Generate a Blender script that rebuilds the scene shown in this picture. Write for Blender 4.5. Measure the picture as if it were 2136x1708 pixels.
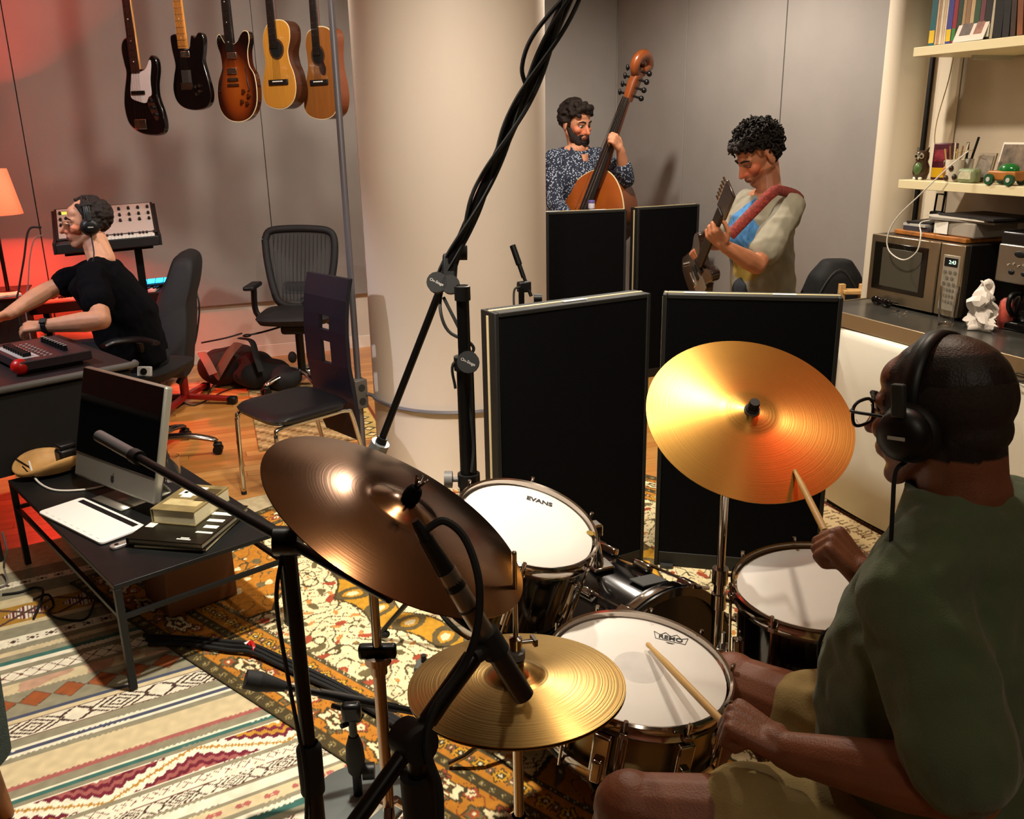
import bpy, bmesh, math, random
import numpy as np
from mathutils import Vector, Matrix
for _o in list(bpy.data.objects): bpy.data.objects.remove(_o)
random.seed(7); np.random.seed(7)
SC = bpy.context.scene; COL = SC.collection
V = Vector; PI = math.pi
# ------------------------------------------------------------- camera
FPX, CXP, CYP, HC = 1865., 1068., 854., 1.68
_a, _p, _r = math.radians(21.), math.radians(17.4), math.radians(1.07)
FW = V((math.sin(_a)*math.cos(_p), math.cos(_a)*math.cos(_p), -math.sin(_p)))
_rt = V((math.cos(_a), -math.sin(_a), 0)); _up = _rt.cross(FW)
RT = _rt*math.cos(_r)-_up*math.sin(_r); UP = _up*math.cos(_r)+_rt*math.sin(_r)
CO = V((0, 0, HC))
cd = bpy.data.cameras.new('camera'); cam = bpy.data.objects.new('camera', cd); COL.objects.link(cam)
cd.sensor_width = 36; cd.lens = FPX/2136*36; cd.clip_start = .05
cam.matrix_world = Matrix(((RT.x, UP.x, -FW.x, CO.x), (RT.y, UP.y, -FW.y, CO.y), (RT.z, UP.z, -FW.z, CO.z), (0, 0, 0, 1)))
SC.camera = cam
def _ray(x, y): return RT*((x-CXP)/FPX)-UP*((y-CYP)/FPX)+FW
def pd(x, y, D): return CO+_ray(x, y)*D                       # photo point -> place at a distance
def pz(x, y, z=0.):
    d = _ray(x, y); return CO+d*((z-HC)/d.z)                  # ... on a height
def pyy(x, y, Y):
    d = _ray(x, y); return CO+d*(Y/d.y)
def pxx(x, y, X):
    d = _ray(x, y); return CO+d*(X/d.x)
# ------------------------------------------------------------- light
SC.view_settings.view_transform = 'Standard'; SC.view_settings.look = 'None'
SC.view_settings.exposure = .12; SC.view_settings.gamma = 1.; SC.view_settings.use_curve_mapping = False
w = bpy.data.worlds.new('world'); SC.world = w; w.use_nodes = True
w.node_tree.nodes['Background'].inputs[0].default_value = (1, .93, .85, 1)
w.node_tree.nodes['Background'].inputs[1].default_value = .03
def spot(name, loc, tgt, power, col, ang, blend=.5, size=.06):
    l = bpy.data.lights.new(name, 'SPOT'); l.energy = power; l.color = col; l.spot_size = math.radians(ang)
    l.spot_blend = blend; l.shadow_soft_size = size
    o = bpy.data.objects.new(name, l); COL.objects.link(o); o.location = loc
    o.rotation_euler = (V(tgt)-V(loc)).to_track_quat('-Z', 'Y').to_euler(); return o
WARM = (1, .86, .66); NEUT = (1, .9, .76)
SPOTS = [('track_spot_table', (.3, 2.3, 2.9), (.12, 2.6, 0), 390, NEUT, 80, .85),
         ('track_spot_kit', (1.6, 1.96, 2.95), (1.3, 1.6, .3), 66, WARM, 120),
         ('track_spot_column', (.75, 2.2, 2.95), (1.3, 4.1, .5), 190, (1, .87, .72), 80, 1.),
         ('track_spot_bass', (2.35, 4.6, 2.95), (2.4, 4.9, 0), 205, NEUT, 165),
         ('track_spot_wall', (.55, 4.3, 2.95), (.5, 7.0, .7), 130, NEUT, 120, .5, .12),
         ('screen_fill_desk', (-1.9, 4.3, 2.75), (-.4, 4.9, 1.0), 170, (.95, .93, 1.), 60),  # added spot, stands in for unseen screens lighting the engineer
         ('track_spot_kitchen', (1.55, 2.45, 2.95), (2.85, 2.7, .7), 150, WARM, 80, .8),
         ('fill_spot_back', (.3, -.7, 2.95), (1.0, 1.0, .8), 36, WARM, 110, .5, .2),  # added fill behind the camera, lifts the drummer's dark back
         ('track_spot_red', (2.06, 1.45, 2.95), (1.3, 1.2, 1.0), 6.5, (1, .05, .02), 90, .6, .16)]
for s in SPOTS: spot(*s)
# ------------------------------------------------------------- materials
def lin(c):
    if isinstance(c, str):
        c = c.lstrip('#'); c = [int(c[i:i+2], 16)/255 for i in (0, 2, 4)]
    return tuple((x/12.92 if x <= .04045 else ((x+.055)/1.055)**2.4) for x in c[:3])
MATS = {}
def mat(name, col, rough=.6, metal=0., var=0., scale=8., bump=0., bscale=60., coat=0., emit=None, es=0., trans=0., ior=1.45, stretch=None, spec=.5, alpha=1., sheen=0.):
    if name in MATS: return MATS[name]
    m = bpy.data.materials.new(name); m.use_nodes = True; nt = m.node_tree; b = nt.nodes['Principled BSDF']
    c = lin(col); b.inputs['Base Color'].default_value = (*c, 1); b.inputs['Roughness'].default_value = rough
    b.inputs['Metallic'].default_value = metal; b.inputs['IOR'].default_value = ior
    b.inputs['Specular IOR Level'].default_value = spec
    if coat: b.inputs['Coat Weight'].default_value = coat; b.inputs['Coat Roughness'].default_value = .08
    if trans: b.inputs['Transmission Weight'].default_value = trans
    if alpha < 1: b.inputs['Alpha'].default_value = alpha
    if sheen: b.inputs['Sheen Weight'].default_value = sheen
    if emit is not None: b.inputs['Emission Color'].default_value = (*lin(emit), 1); b.inputs['Emission Strength'].default_value = es
    if var or bump:
        tc = nt.nodes.new('ShaderNodeTexCoord'); mp = nt.nodes.new('ShaderNodeMapping')
        nt.links.new(tc.outputs['Object'], mp.inputs[0])
        if stretch: mp.inputs['Scale'].default_value = stretch
    if var:
        n = nt.nodes.new('ShaderNodeTexNoise'); n.inputs['Scale'].default_value = scale; n.inputs['Detail'].default_value = 5
        nt.links.new(mp.outputs[0], n.inputs['Vector'])
        mr = nt.nodes.new('ShaderNodeMapRange'); mr.inputs['From Min'].default_value = .3; mr.inputs['From Max'].default_value = .7
        mr.inputs['To Min'].default_value = 1-var; mr.inputs['To Max'].default_value = 1+var
        nt.links.new(n.outputs['Fac'], mr.inputs['Value'])
        mx = nt.nodes.new('ShaderNodeMix'); mx.data_type = 'RGBA'; mx.blend_type = 'MULTIPLY'; mx.inputs['Factor'].default_value = 1
        mx.inputs['A'].default_value = (*c, 1); nt.links.new(mr.outputs[0], mx.inputs['B']); nt.links.new(mx.outputs['Result'], b.inputs['Base Color'])
    if bump:
        n2 = nt.nodes.new('ShaderNodeTexNoise'); n2.inputs['Scale'].default_value = bscale; n2.inputs['Detail'].default_value = 3
        nt.links.new(mp.outputs[0], n2.inputs['Vector'])
        bp = nt.nodes.new('ShaderNodeBump'); bp.inputs['Strength'].default_value = bump; bp.inputs['Distance'].default_value = .01
        nt.links.new(n2.outputs['Fac'], bp.inputs['Height']); nt.links.new(bp.outputs[0], b.inputs['Normal'])
    MATS[name] = m; return m
def attr_mat(name, rough=.9, bump=.4, bscale=500., metal=0.):
    if name in MATS: return MATS[name]
    m = bpy.data.materials.new(name); m.use_nodes = True; nt = m.node_tree; b = nt.nodes['Principled BSDF']
    a = nt.nodes.new('ShaderNodeAttribute'); a.attribute_name = 'Col'
    nt.links.new(a.outputs['Color'], b.inputs['Base Color']); b.inputs['Roughness'].default_value = rough; b.inputs['Metallic'].default_value = metal
    b.inputs['Specular IOR Level'].default_value = .2
    if bump:
        tc = nt.nodes.new('ShaderNodeTexCoord'); n2 = nt.nodes.new('ShaderNodeTexNoise'); n2.inputs['Scale'].default_value = bscale
        nt.links.new(tc.outputs['Object'], n2.inputs['Vector']); bp = nt.nodes.new('ShaderNodeBump')
        bp.inputs['Strength'].default_value = bump; bp.inputs['Distance'].default_value = .004
        nt.links.new(n2.outputs['Fac'], bp.inputs['Height']); nt.links.new(bp.outputs[0], b.inputs['Normal'])
    MATS[name] = m; return m
M = dict(
 black=mat('black_plastic', '#0b0b0c', .45, spec=.4), blackm=mat('black_metal', '#0a0a0b', .35, .3), rubber=mat('black_rubber', '#0c0c0c', .75),
 bfab=mat('black_fabric', '#08080a', .95, bump=.3, bscale=400, spec=.1), chrome=mat('chrome', '#c9c4bd', .12, 1.), steel=mat('brushed_steel', '#a39d92', .33, 1., bump=.05, bscale=90, stretch=(1, 1, 30)),
 white=mat('white_paint', '#e9e4d8', .5), cream=mat('cream_laminate', '#e6dcc0', .5), grey=mat('grey_plastic', '#6d6b69', .5), dgrey=mat('dark_grey', '#2b2c2b', .6),
 lgrey=mat('light_grey', '#b9b7b2', .5), wood=mat('pale_wood', '#c9a066', .5, var=.18, scale=5, stretch=(1, 12, 12)), dwood=mat('dark_wood', '#2a1912', .4, var=.3, scale=6, stretch=(8, 1, 8)),
 glass=mat('clear_glass', '#ffffff', .02, trans=1., ior=1.45), paper=mat('white_paper', '#f1eee6', .8), red=mat('red_plastic', '#b01412', .4))
# ------------------------------------------------------------- mesh builder
def frame_from(n, hint=None):
    n = V(n).normalized(); h = V(hint) if hint is not None else (V((0, 0, 1)) if abs(n.z) < .95 else V((0, 1, 0)))
    u = h.cross(n)
    if u.length < 1e-6: u = V((1, 0, 0)).cross(n)
    u.normalize(); v = n.cross(u); return u, v, n
def rz(deg): return Matrix.Rotation(math.radians(deg), 3, 'Z')
def rot(axis, deg): return Matrix.Rotation(math.radians(deg), 3, axis)
def mx3(x, y, z): return Matrix((V(x), V(y), V(z))).transposed()
def catmull(pts, k=6):
    P = [V(p) for p in pts]; P = [P[0]*2-P[1]]+P+[P[-1]*2-P[-2]]; out = []
    for i in range(1, len(P)-2):
        a, b, c, d = P[i-1:i+3]
        for j in range(k):
            t = j/k; out.append(.5*((2*b)+(c-a)*t+(2*a-5*b+4*c-d)*t*t+(3*b-a-3*c+d)*t**3))
    out.append(P[-2]); return out
class MB:
    def __init__(s): s.v = []; s.f = []; s.mi = []; s.cur = 0
    def add(s, vs, fs):
        o = len(s.v); s.v += [tuple(x) for x in vs]; s.f += [tuple(i+o for i in f) for f in fs]; s.mi += [s.cur]*len(fs); return s
    def box(s, c, size, R=None):
        R = R or Matrix.Identity(3); c = V(c); x, y, z = [q/2 for q in size]
        vs = [c+R@V((a, b, d)) for d in (-z, z) for a, b in ((-x, -y), (x, -y), (x, y), (-x, y))]
        return s.add(vs, [(3, 2, 1, 0), (4, 5, 6, 7), (0, 1, 5, 4), (1, 2, 6, 5), (2, 3, 7, 6), (3, 0, 4, 7)])
    def bar(s, a, b, w, h, hint=(0, 0, 1)):
        a, b = V(a), V(b); n = (b-a); u, v, n2 = frame_from(n, hint)
        return s.box((a+b)/2, (w, h, n.length), mx3(u, v, n2))
    def cyl(s, a, b, r0, r1=None, n=14, cap=True):
        r1 = r0 if r1 is None else r1; a, b = V(a), V(b); u, v, _ = frame_from(b-a)
        vs = [a+(u*math.cos(t)+v*math.sin(t))*r0 for t in [2*PI*i/n for i in range(n)]]+[b+(u*math.cos(t)+v*math.sin(t))*r1 for t in [2*PI*i/n for i in range(n)]]
        fs = [(i, (i+1) % n, n+(i+1) % n, n+i) for i in range(n)]
        if cap: fs += [tuple(range(n-1, -1, -1)), tuple(range(n, 2*n))]
        return s.add(vs, fs)
    def tube(s, pts, r, n=8, k=6, closed=False, flat=None):
        P = catmull(pts, k) if k > 1 else [V(p) for p in pts]; m = len(P)
        rr = [r]*m if not isinstance(r, (list, tuple)) else [float(np.interp(i/(m-1), np.linspace(0, 1, len(r)), r)) for i in range(m)]
        vs = []; u = None
        for i in range(m):
            t = (P[min(i+1, m-1)]-P[max(i-1, 0)])
            if t.length < 1e-9: t = V((0, 0, 1))
            t.normalize()
            if u is None: u, v, _ = frame_from(t)
            else:
                u = (u-t*u.dot(t)); u = u.normalized() if u.length > 1e-6 else frame_from(t)[0]
            v = t.cross(u); fl = flat or (1, 1)
            vs += [P[i]+(u*math.cos(2*PI*j/n)*fl[0]+v*math.sin(2*PI*j/n)*fl[1])*rr[i] for j in range(n)]
        fs = [(i*n+j, i*n+(j+1) % n, (i+1)*n+(j+1) % n, (i+1)*n+j) for i in range(m-1) for j in range(n)]
        fs += [tuple(range(n-1, -1, -1)), tuple(range((m-1)*n, m*n))]
        return s.add(vs, fs)
    def lathe(s, prof, o=(0, 0, 0), axis=(0, 0, 1), n=32, closed=False):
        u, v, w_ = frame_from(axis); o = V(o); vs = []; k = len(prof)
        for i in range(n):
            c, d = math.cos(2*PI*i/n), math.sin(2*PI*i/n)
            vs += [o+(u*c+v*d)*r+w_*z for r, z in prof]
        kk = k if closed else k-1
        fs = [(i*k+j, ((i+1) % n)*k+j, ((i+1) % n)*k+(j+1) % k, i*k+(j+1) % k) for i in range(n) for j in range(kk)]
        return s.add(vs, fs)
    def prism(s, poly, o, u, v, t):
        o, u, v = V(o), V(u).normalized(), V(v).normalized(); w_ = u.cross(v); n = len(poly)
        vs = [o+u*a+v*b for a, b in poly]+[o+u*a+v*b+w_*t for a, b in poly]
        fs = [tuple(range(n-1, -1, -1)), tuple(range(n, 2*n))]+[(i, (i+1) % n, n+(i+1) % n, n+i) for i in range(n)]
        return s.add(vs, fs)
    def ell(s, c, r, R=None, nu=16, nv=10):
        R = R or Matrix.Identity(3); c = V(c); r = (r, r, r) if not isinstance(r, (tuple, list)) else r
        vs = [c+R@V((0, 0, -r[2]))]
        for j in range(1, nv):
            p = -PI/2+PI*j/nv
            vs += [c+R@V((math.cos(p)*math.cos(2*PI*i/nu)*r[0], math.cos(p)*math.sin(2*PI*i/nu)*r[1], math.sin(p)*r[2])) for i in range(nu)]
        vs.append(c+R@V((0, 0, r[2]))); L = len(vs)-1
        fs = [(0, 1+(i+1) % nu, 1+i) for i in range(nu)]
        for j in range(nv-2): fs += [(1+j*nu+i, 1+j*nu+(i+1) % nu, 1+(j+1)*nu+(i+1) % nu, 1+(j+1)*nu+i) for i in range(nu)]
        fs += [(L, 1+(nv-2)*nu+i, 1+(nv-2)*nu+(i+1) % nu) for i in range(nu)]
        return s.add(vs, fs)
    def cap(s, a, b, ra, rb=None, n=12):
        rb = ra if rb is None else rb; a, b = V(a), V(b); L = (b-a).length
        if L < 1e-6: return s.ell(a, ra)
        pr = [(max(ra*math.cos(t), 1e-5), ra*math.sin(t)) for t in np.linspace(-PI/2, 0, 5)]+[(max(rb*math.cos(t), 1e-5), L+rb*math.sin(t)) for t in np.linspace(0, PI/2, 5)]
        k = len(pr); u, v, w_ = frame_from(b-a); vs = []
        for i in range(n):
            c, d = math.cos(2*PI*i/n), math.sin(2*PI*i/n); vs += [a+(u*c+v*d)*r+w_*z for r, z in pr]
        fs = [(i*k+j, ((i+1) % n)*k+j, ((i+1) % n)*k+j+1, i*k+j+1) for i in range(n) for j in range(k-1)]
        fs += [tuple(i*k for i in range(n-1, -1, -1)), tuple(i*k+k-1 for i in range(n))]
        return s.add(vs, fs)
    def chain(s, pts, rs):
        for i in range(len(pts)-1): s.cap(pts[i], pts[i+1], rs[i], rs[i+1])
        return s
    def loft(s, rings, n=20, e=2.):
        vs = []
        for c, a, b in rings:
            c, a, b = V(c), V(a), V(b)
            for i in range(n):
                t = 2*PI*i/n; q, w_ = math.cos(t), math.sin(t)
                vs.append(c+a*math.copysign(abs(q)**(2/e), q)+b*math.copysign(abs(w_)**(2/e), w_))
        m = len(rings)
        fs = [(i*n+j, i*n+(j+1) % n, (i+1)*n+(j+1) % n, (i+1)*n+j) for i in range(m-1) for j in range(n)]
        fs += [tuple(range(n-1, -1, -1)), tuple(range((m-1)*n, m*n))]
        return s.add(vs, fs)
    def quadgrid(s, P):
        h, w_ = len(P), len(P[0]); return s.add([p for r in P for p in r], [(i*w_+j, i*w_+j+1, (i+1)*w_+j+1, (i+1)*w_+j) for i in range(h-1) for j in range(w_-1)])
    def text(s, txt, size, o, u, v, ext=.0006, bold=0.):
        cu = bpy.data.curves.new('t', 'FONT'); cu.body = txt; cu.size = size; cu.extrude = ext; cu.align_x = 'CENTER'; cu.align_y = 'CENTER'; cu.offset = bold; cu.resolution_u = 3
        ob = bpy.data.objects.new('t', cu); me = bpy.data.meshes.new_from_object(ob)
        o, u, v = V(o), V(u).normalized(), V(v).normalized(); w_ = u.cross(v)
        s.add([o+u*p.co.x+v*p.co.y+w_*(p.co.z+ext) for p in me.vertices], [tuple(p.vertices) for p in me.polygons])
        bpy.data.objects.remove(ob); bpy.data.curves.remove(cu); bpy.data.meshes.remove(me); return s
    def build(s, name, mats, parent=None, smooth=40., bevel=0., seg=2, solid=0., origin=None, sub=0, fixn=True):
        me = bpy.data.meshes.new(name); A = np.array(s.v, dtype=float)
        if parent is not None:
            p = parent; off = V((0, 0, 0))
            while p is not None: off += p.location; p = p.parent
            loc = V((0, 0, 0))
        else:
            off = V(origin) if origin is not None else V(((A[:, 0].min()+A[:, 0].max())/2, (A[:, 1].min()+A[:, 1].max())/2, A[:, 2].min())); loc = off
        A = A-np.array(off); me.from_pydata(A.tolist(), [], s.f)
        mats = mats if isinstance(mats, (list, tuple)) else [mats]
        for m_ in mats: me.materials.append(m_)
        if len(mats) > 1: me.polygons.foreach_set('material_index', s.mi)
        if fixn:
            bm = bmesh.new(); bm.from_mesh(me); bmesh.ops.recalc_face_normals(bm, faces=bm.faces); bm.to_mesh(me); bm.free()
        if smooth:
            me.polygons.foreach_set('use_smooth', [True]*len(me.polygons))
            if smooth < 180: me.set_sharp_from_angle(angle=math.radians(smooth))
        o = bpy.data.objects.new(name, me); COL.objects.link(o); o.location = loc
        if parent is not None: o.parent = parent
        if solid: q = o.modifiers.new('s', 'SOLIDIFY'); q.thickness = solid; q.offset = 0
        if bevel: q = o.modifiers.new('b', 'BEVEL'); q.width = bevel; q.segments = seg; q.limit_method = 'ANGLE'; q.angle_limit = math.radians(35)
        if sub: q = o.modifiers.new('u', 'SUBSURF'); q.levels = sub; q.render_levels = sub
        return o
def tag(o, label=None, cat=None, group=None, kind=None):
    if label: o['label'] = label
    if cat: o['category'] = cat
    if group: o['group'] = group
    if kind: o['kind'] = kind
    return o
def thing(name, loc, label, cat, group=None):
    o = bpy.data.objects.new(name, None); COL.objects.link(o); o.location = loc; o.empty_display_size = .05
    return tag(o, label, cat, group)
def recolor(o, fn):
    me = o.data; n = len(me.vertices); co = np.empty(n*3); me.vertices.foreach_get('co', co); co = co.reshape(-1, 3)
    c = np.clip(fn(co), 0, 1); c = np.where(c <= .04045, c/12.92, ((c+.055)/1.055)**2.4)
    at = me.color_attributes.new('Col', 'FLOAT_COLOR', 'POINT'); at.data.foreach_set('color', np.concatenate([c, np.ones((n, 1))], 1).ravel())
def hexa(h): h = h.lstrip('#'); return np.array([int(h[i:i+2], 16)/255 for i in (0, 2, 4)])
def remesh(mb, name, m, parent, voxel=.006, it=6, fac=.5, disp=None):
    o = mb.build('tmp', m, None, smooth=0, origin=(0, 0, 0), fixn=True)
    q = o.modifiers.new('r', 'REMESH'); q.mode = 'VOXEL'; q.voxel_size = voxel
    if it: q = o.modifiers.new('s', 'SMOOTH'); q.factor = fac; q.iterations = it
    dg = bpy.context.evaluated_depsgraph_get(); me = bpy.data.meshes.new_from_object(o.evaluated_get(dg)); bpy.data.objects.remove(o)
    n = len(me.vertices); co = np.empty(n*3); me.vertices.foreach_get('co', co); co = co.reshape(-1, 3)
    if disp is not None:
        no = np.empty(n*3); me.vertices.foreach_get('normal', no); co = co+no.reshape(-1, 3)*disp(co)[:, None]
    off = V((0, 0, 0)); p = parent
    while p is not None: off += p.location; p = p.parent
    me.vertices.foreach_set('co', (co-np.array(off)).ravel()); me.update()
    me.polygons.foreach_set('use_smooth', [True]*len(me.polygons)); me.name = name
    o = bpy.data.objects.new(name, me); COL.objects.link(o)
    if parent is not None: o.parent = parent
    if not me.materials: me.materials.append(m)
    return o
def fold(co, s, seed=0):                                       # smooth pseudo noise for cloth
    x, y, z = co.T*s; return (np.sin(x*1.3+2*np.sin(y*.9+seed)+z*.4)+np.sin(y*1.7+1.6*np.sin(z*1.1+seed*2)+x*.5)+np.sin(z*1.5+1.8*np.sin(x*1.2+seed*3)))/3
# ------------------------------------------------------------- the room
WY, WX = 7.08, 3.71
wallg = mat('grey_wall_fabric', '#8f8a86', .95, var=.05, scale=3, bump=.15, bscale=700, spec=.1)
lowwall = mat('lower_wall_paint', '#cfc6ba', .7, var=.03)
def struct(o): o['kind'] = 'structure'; return o
fl = struct(MB().box((0, 2.2, -.05), (8.4, 10.2, .07)).build('floor', mat('floor_base', '#7a5226', .5)))
# plank boards where the bare floor shows
def plankmat(i):
    m = mat('oak_plank_%d' % i, ['#c98e4a', '#bd8140', '#d49a56', '#c38746', '#b87b3c'][i], .32, var=.16, scale=3, stretch=(1.2, 22, 1), coat=.25)
    return m
_pl = {}
rowy = 3.0
for r in range(54):
    y0 = rowy+r*.077; x = -2.4+random.uniform(-.8, 0)
    while x < 1.7:
        L = random.choice((.9, 1.2, 1.5)); key = (L, random.randrange(5))
        if key not in _pl:
            o = MB().box((0, 0, 0), (L-.002, .0752, .013)).build('plank', plankmat(key[1]), None, origin=(0, 0, 0), smooth=0); _pl[key] = o.data
            bpy.data.objects.remove(o)
        p = bpy.data.objects.new('plank', _pl[key]); COL.objects.link(p); p.parent = fl
        p.location = V((x+L/2, y0, -.0065))-fl.location; x += L
bf = mat('far_floor', '#c08a48', .35, var=.15, scale=3, stretch=(1, 20, 1))
MB().box((2.4, 5.1, -.007), (3.2, 4.2, .012)).build('floor_boards_far', bf, fl)
MB().box((0, 1.0, -.007), (8.2, 3.9, .012)).build('floor_boards_near', bf, fl)
ce = struct(MB().box((0, 2.2, 3.15), (8.4, 10.2, .1)).build('ceiling', mat('ceiling_paint', '#dcd6cc', .9)))
wf = struct(MB().box((-.2, WY+.07, 1.55), (8.2, .1, 3.2)).build('wall_far', lowwall))
seamx = [-3.9, -.775-1.0, -.775, .79, 2.1, WX-.01]
for a, b in zip(seamx[:-1], seamx[1:]):
    MB().box(((a+b)/2, WY, .445+(3.1-.445)/2), (b-a-.006, .04, 3.1-.445)).build('panel', wallg, wf, bevel=.003)
wr = struct(MB().box((WX+.06, 4.6, 1.55), (.1, 4.9, 3.2)).build('wall_right', lowwall))
for a, b in ((3.62, 4.86), (4.866, 5.98), (5.986, 7.05)):
    MB().box((WX, (a+b)/2, 1.62), (.03, b-a-.004, 2.9)).build('panel', wallg, wr, bevel=.002)
struct(MB().box((-4.15, 2.2, 1.55), (.1, 10, 3.2)).build('wall_left', mat('side_wall', '#9b948c', .9)))
struct(MB().box((0, -2.75, 1.55), (8.2, .1, 3.2)).build('wall_back', mat('back_wall', '#8d867f', .9)))
KX = 3.45
wk = struct(MB().box((KX+.06, .9, 1.55), (.1, 5.0, 3.1)).build('wall_kitchen', mat('kitchen_wall', '#cfc2b2', .7, var=.03)))
struct(MB().box((KX+.16, 3.5, 1.55), (.3, .2, 3.1)).build('wall_return', lowwall))
bb = MB(); bb.box((-.2, WY+.01, .045), (8.1, .02, .09)); bb.box((-.2, WY+.006, .094), (8.1, .012, .014))
struct(bb.build('baseboard_far', mat('baseboard_paint', '#e4ddd0', .45), bevel=.003))
# big round column with base collar pipe
CC = V((1.362, 4.289, 0)); CR = .45
struct(MB().lathe([(CR, 0), (CR, 3.1)], CC, n=96).build('trim_1', mat('column_paint', '#e0d2c3', .55, var=.02, scale=2), smooth=60)); 
colo = bpy.data.objects['trim_1']; tag(colo, 'large round white plaster column in the middle of the room', 'column')
C2 = V(pd(1873, 300, 4.15)); C2.z = 0
struct(tag(MB().lathe([(.095, 0), (.095, 3.1)], C2, n=48).build('trim_2', mat('column_paint2', '#dccfba', .55), smooth=60), 'slim round white column beside the kitchen shelves', 'column'))
# conduit, box and ring on the column
al = math.atan2(V((0, 0, 0)).y-CC.y, -CC.x)
cl = pd(772, 805, 4.15)
cbx = V((.835, 4.33, 0)); rt = thing('conduit_box', cbx, 'grey steel junction box with wall conduit left of the big column', 'conduit')
cm = mat('galvanised', '#8b8a92', .45, .8); MB().box(cbx+V((0, 0, .42)), (.07, .06, .15), rz(20)).build('junction_box', mat('box_grey', '#77726a', .5, .5), rt, bevel=.004)
for dz in (.385, .455): MB().cyl(cbx+rz(20)@V((.0, -.030, 0))+V((0, 0, dz)), cbx+rz(20)@V((0, -.034, 0))+V((0, 0, dz)), .018, n=16).build('outlet', M['dgrey'], rt)
MB().cyl(cbx+V((.005, .02, .49)), cbx+V((.005, .02, 3.1)), .016, n=12).build('pipe', cm, rt)
MB().cyl(cbx+V((.005, .02, .0)), cbx+V((.005, .02, .35)), .016, n=12).build('pipe', cm, rt)
ring = [CC+V((math.cos(t), math.sin(t), 0))*(CR+.012)+V((0, 0, .405)) for t in np.linspace(PI*.98, PI*1.75, 24)]
MB().tube([cbx+V((.03, -.02, .42))]+ring, .010, n=8, k=2).build('flexible_pipe', cm, rt)
# ------------------------------------------------------------- rugs
def rug(name, o, ang, us, vs, step, fn, label, z0, amp=.0012):
    u = V((math.cos(ang), math.sin(ang), 0)); v = V((-u.y, u.x, 0))
    U = np.arange(us[0], us[1]+step/2, step); W_ = np.arange(vs[0], vs[1]+step/2, step); nu, nv = len(U), len(W_)
    UU, VV = np.meshgrid(U, W_); zz = .005+amp*(np.sin(UU*7+VV*3)+np.sin(VV*9-UU*2))*.5
    X = o[0]+UU*u.x+VV*v.x; Y = o[1]+UU*u.y+VV*v.y
    co = np.stack([X, Y, z0+zz], -1).reshape(-1, 3); n = nu*nv
    i = np.arange(n).reshape(nv, nu); q = np.stack([i[:-1, :-1], i[:-1, 1:], i[1:, 1:], i[1:, :-1]], -1).reshape(-1, 4)
    rim = np.concatenate([i[0, :], i[1:, -1], i[-1, -2::-1], i[-2:0:-1, 0]]); co2 = co[rim].copy(); co2[:, 2] = z0
    k = len(rim); a = np.arange(k); s = np.stack([rim, n+a, n+(a+1) % k, rim[(a+1) % k]], -1)
    me = bpy.data.meshes.new(name); allv = np.concatenate([co, co2]); off = np.array([co[:, 0].mean(), co[:, 1].mean(), z0])
    F = np.concatenate([q, s]); me.vertices.add(len(allv)); me.vertices.foreach_set('co', (allv-off).ravel())
    me.loops.add(F.size); me.loops.foreach_set('vertex_index', F.ravel().astype(np.int32)); me.polygons.add(len(F))
    me.polygons.foreach_set('loop_start', np.arange(0, F.size, 4, dtype=np.int32)); me.update(calc_edges=True)
    c = np.clip(fn(UU.ravel(), VV.ravel()), 0, 1); c = np.concatenate([c, c[rim]*.8]); c = np.where(c <= .04045, c/12.92, ((c+.055)/1.055)**2.4)
    at = me.color_attributes.new('Col', 'FLOAT_COLOR', 'POINT'); at.data.foreach_set('color', np.concatenate([c, np.ones((len(c), 1))], 1).ravel())
    me.materials.append(attr_mat('woven_wool', .95, .5, 420)); ob = bpy.data.objects.new(name, me); COL.objects.link(ob); ob.location = off
    return tag(ob, label, 'rug')
def nz(u, v, s, seed=0):
    return (np.sin(u*s*1.0+2.1*np.sin(v*s*.7+seed)+seed)+np.sin(v*s*1.3+1.7*np.sin(u*s*.9+seed*1.7))+np.sin((u+v)*s*.8+2.3*np.sin((u-v)*s*.6+seed*.6)))/3
H = hexa
GR, CRM, WH, BL, TE, PK, BR, OR, MU, YE = [H(x) for x in ('#8d8871', '#cdbd97', '#e6dfc8', '#4a5064', '#3f6b63', '#a5605a', '#4b352e', '#97552f', '#6b2433', '#b98a36')]
bands = [(-9, 1.93, 'lat'), (1.93, 1.955, GR), (1.955, 1.978, TE), (1.978, 1.995, WH), (1.995, 2.012, GR), (2.012, 2.055, 'bow'), (2.055, 2.068, GR), (2.068, 2.105, WH), (2.105, 2.115, GR), (2.115, 2.165, 'ikat'), (2.165, 2.178, WH), (2.178, 2.208, 'lat'), (2.208, 2.225, GR),
 (2.225, 2.335, 'zig'), (2.335, 2.352, GR), (2.352, 2.368, TE), (2.368, 2.378, WH), (2.378, 2.412, GR), (2.412, 2.430, PK), (2.430, 2.538, CRM), (2.538, 2.562, GR), (2.562, 2.576, WH), (2.576, 2.592, BL), (2.592, 2.606, WH), (2.606, 2.645, GR),
 (2.645, 2.735, 'ikat'), (2.735, 2.755, CRM), (2.755, 2.772, BL), (2.772, 2.785, GR), (2.785, 2.905, 'dia'), (2.905, 2.965, 'pinkc'), (2.965, 2.985, GR), (2.985, 3.045, 'lat'), (3.045, 3.075, GR), (3.075, 3.1, WH), (3.1, 3.125, TE), (3.125, 3.16, GR), (3.16, 3.19, CRM), (3.19, 3.225, GR), (3.225, 3.285, 'small'), (3.285, 3.36, GR), (3.36, 3.39, CRM), (3.39, 3.53, 'star'), (3.53, 3.6, CRM), (3.6, 3.7, GR), (3.7, 3.75, 'small'), (3.75, 3.85, GR), (3.85, 9, CRM)]
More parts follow.
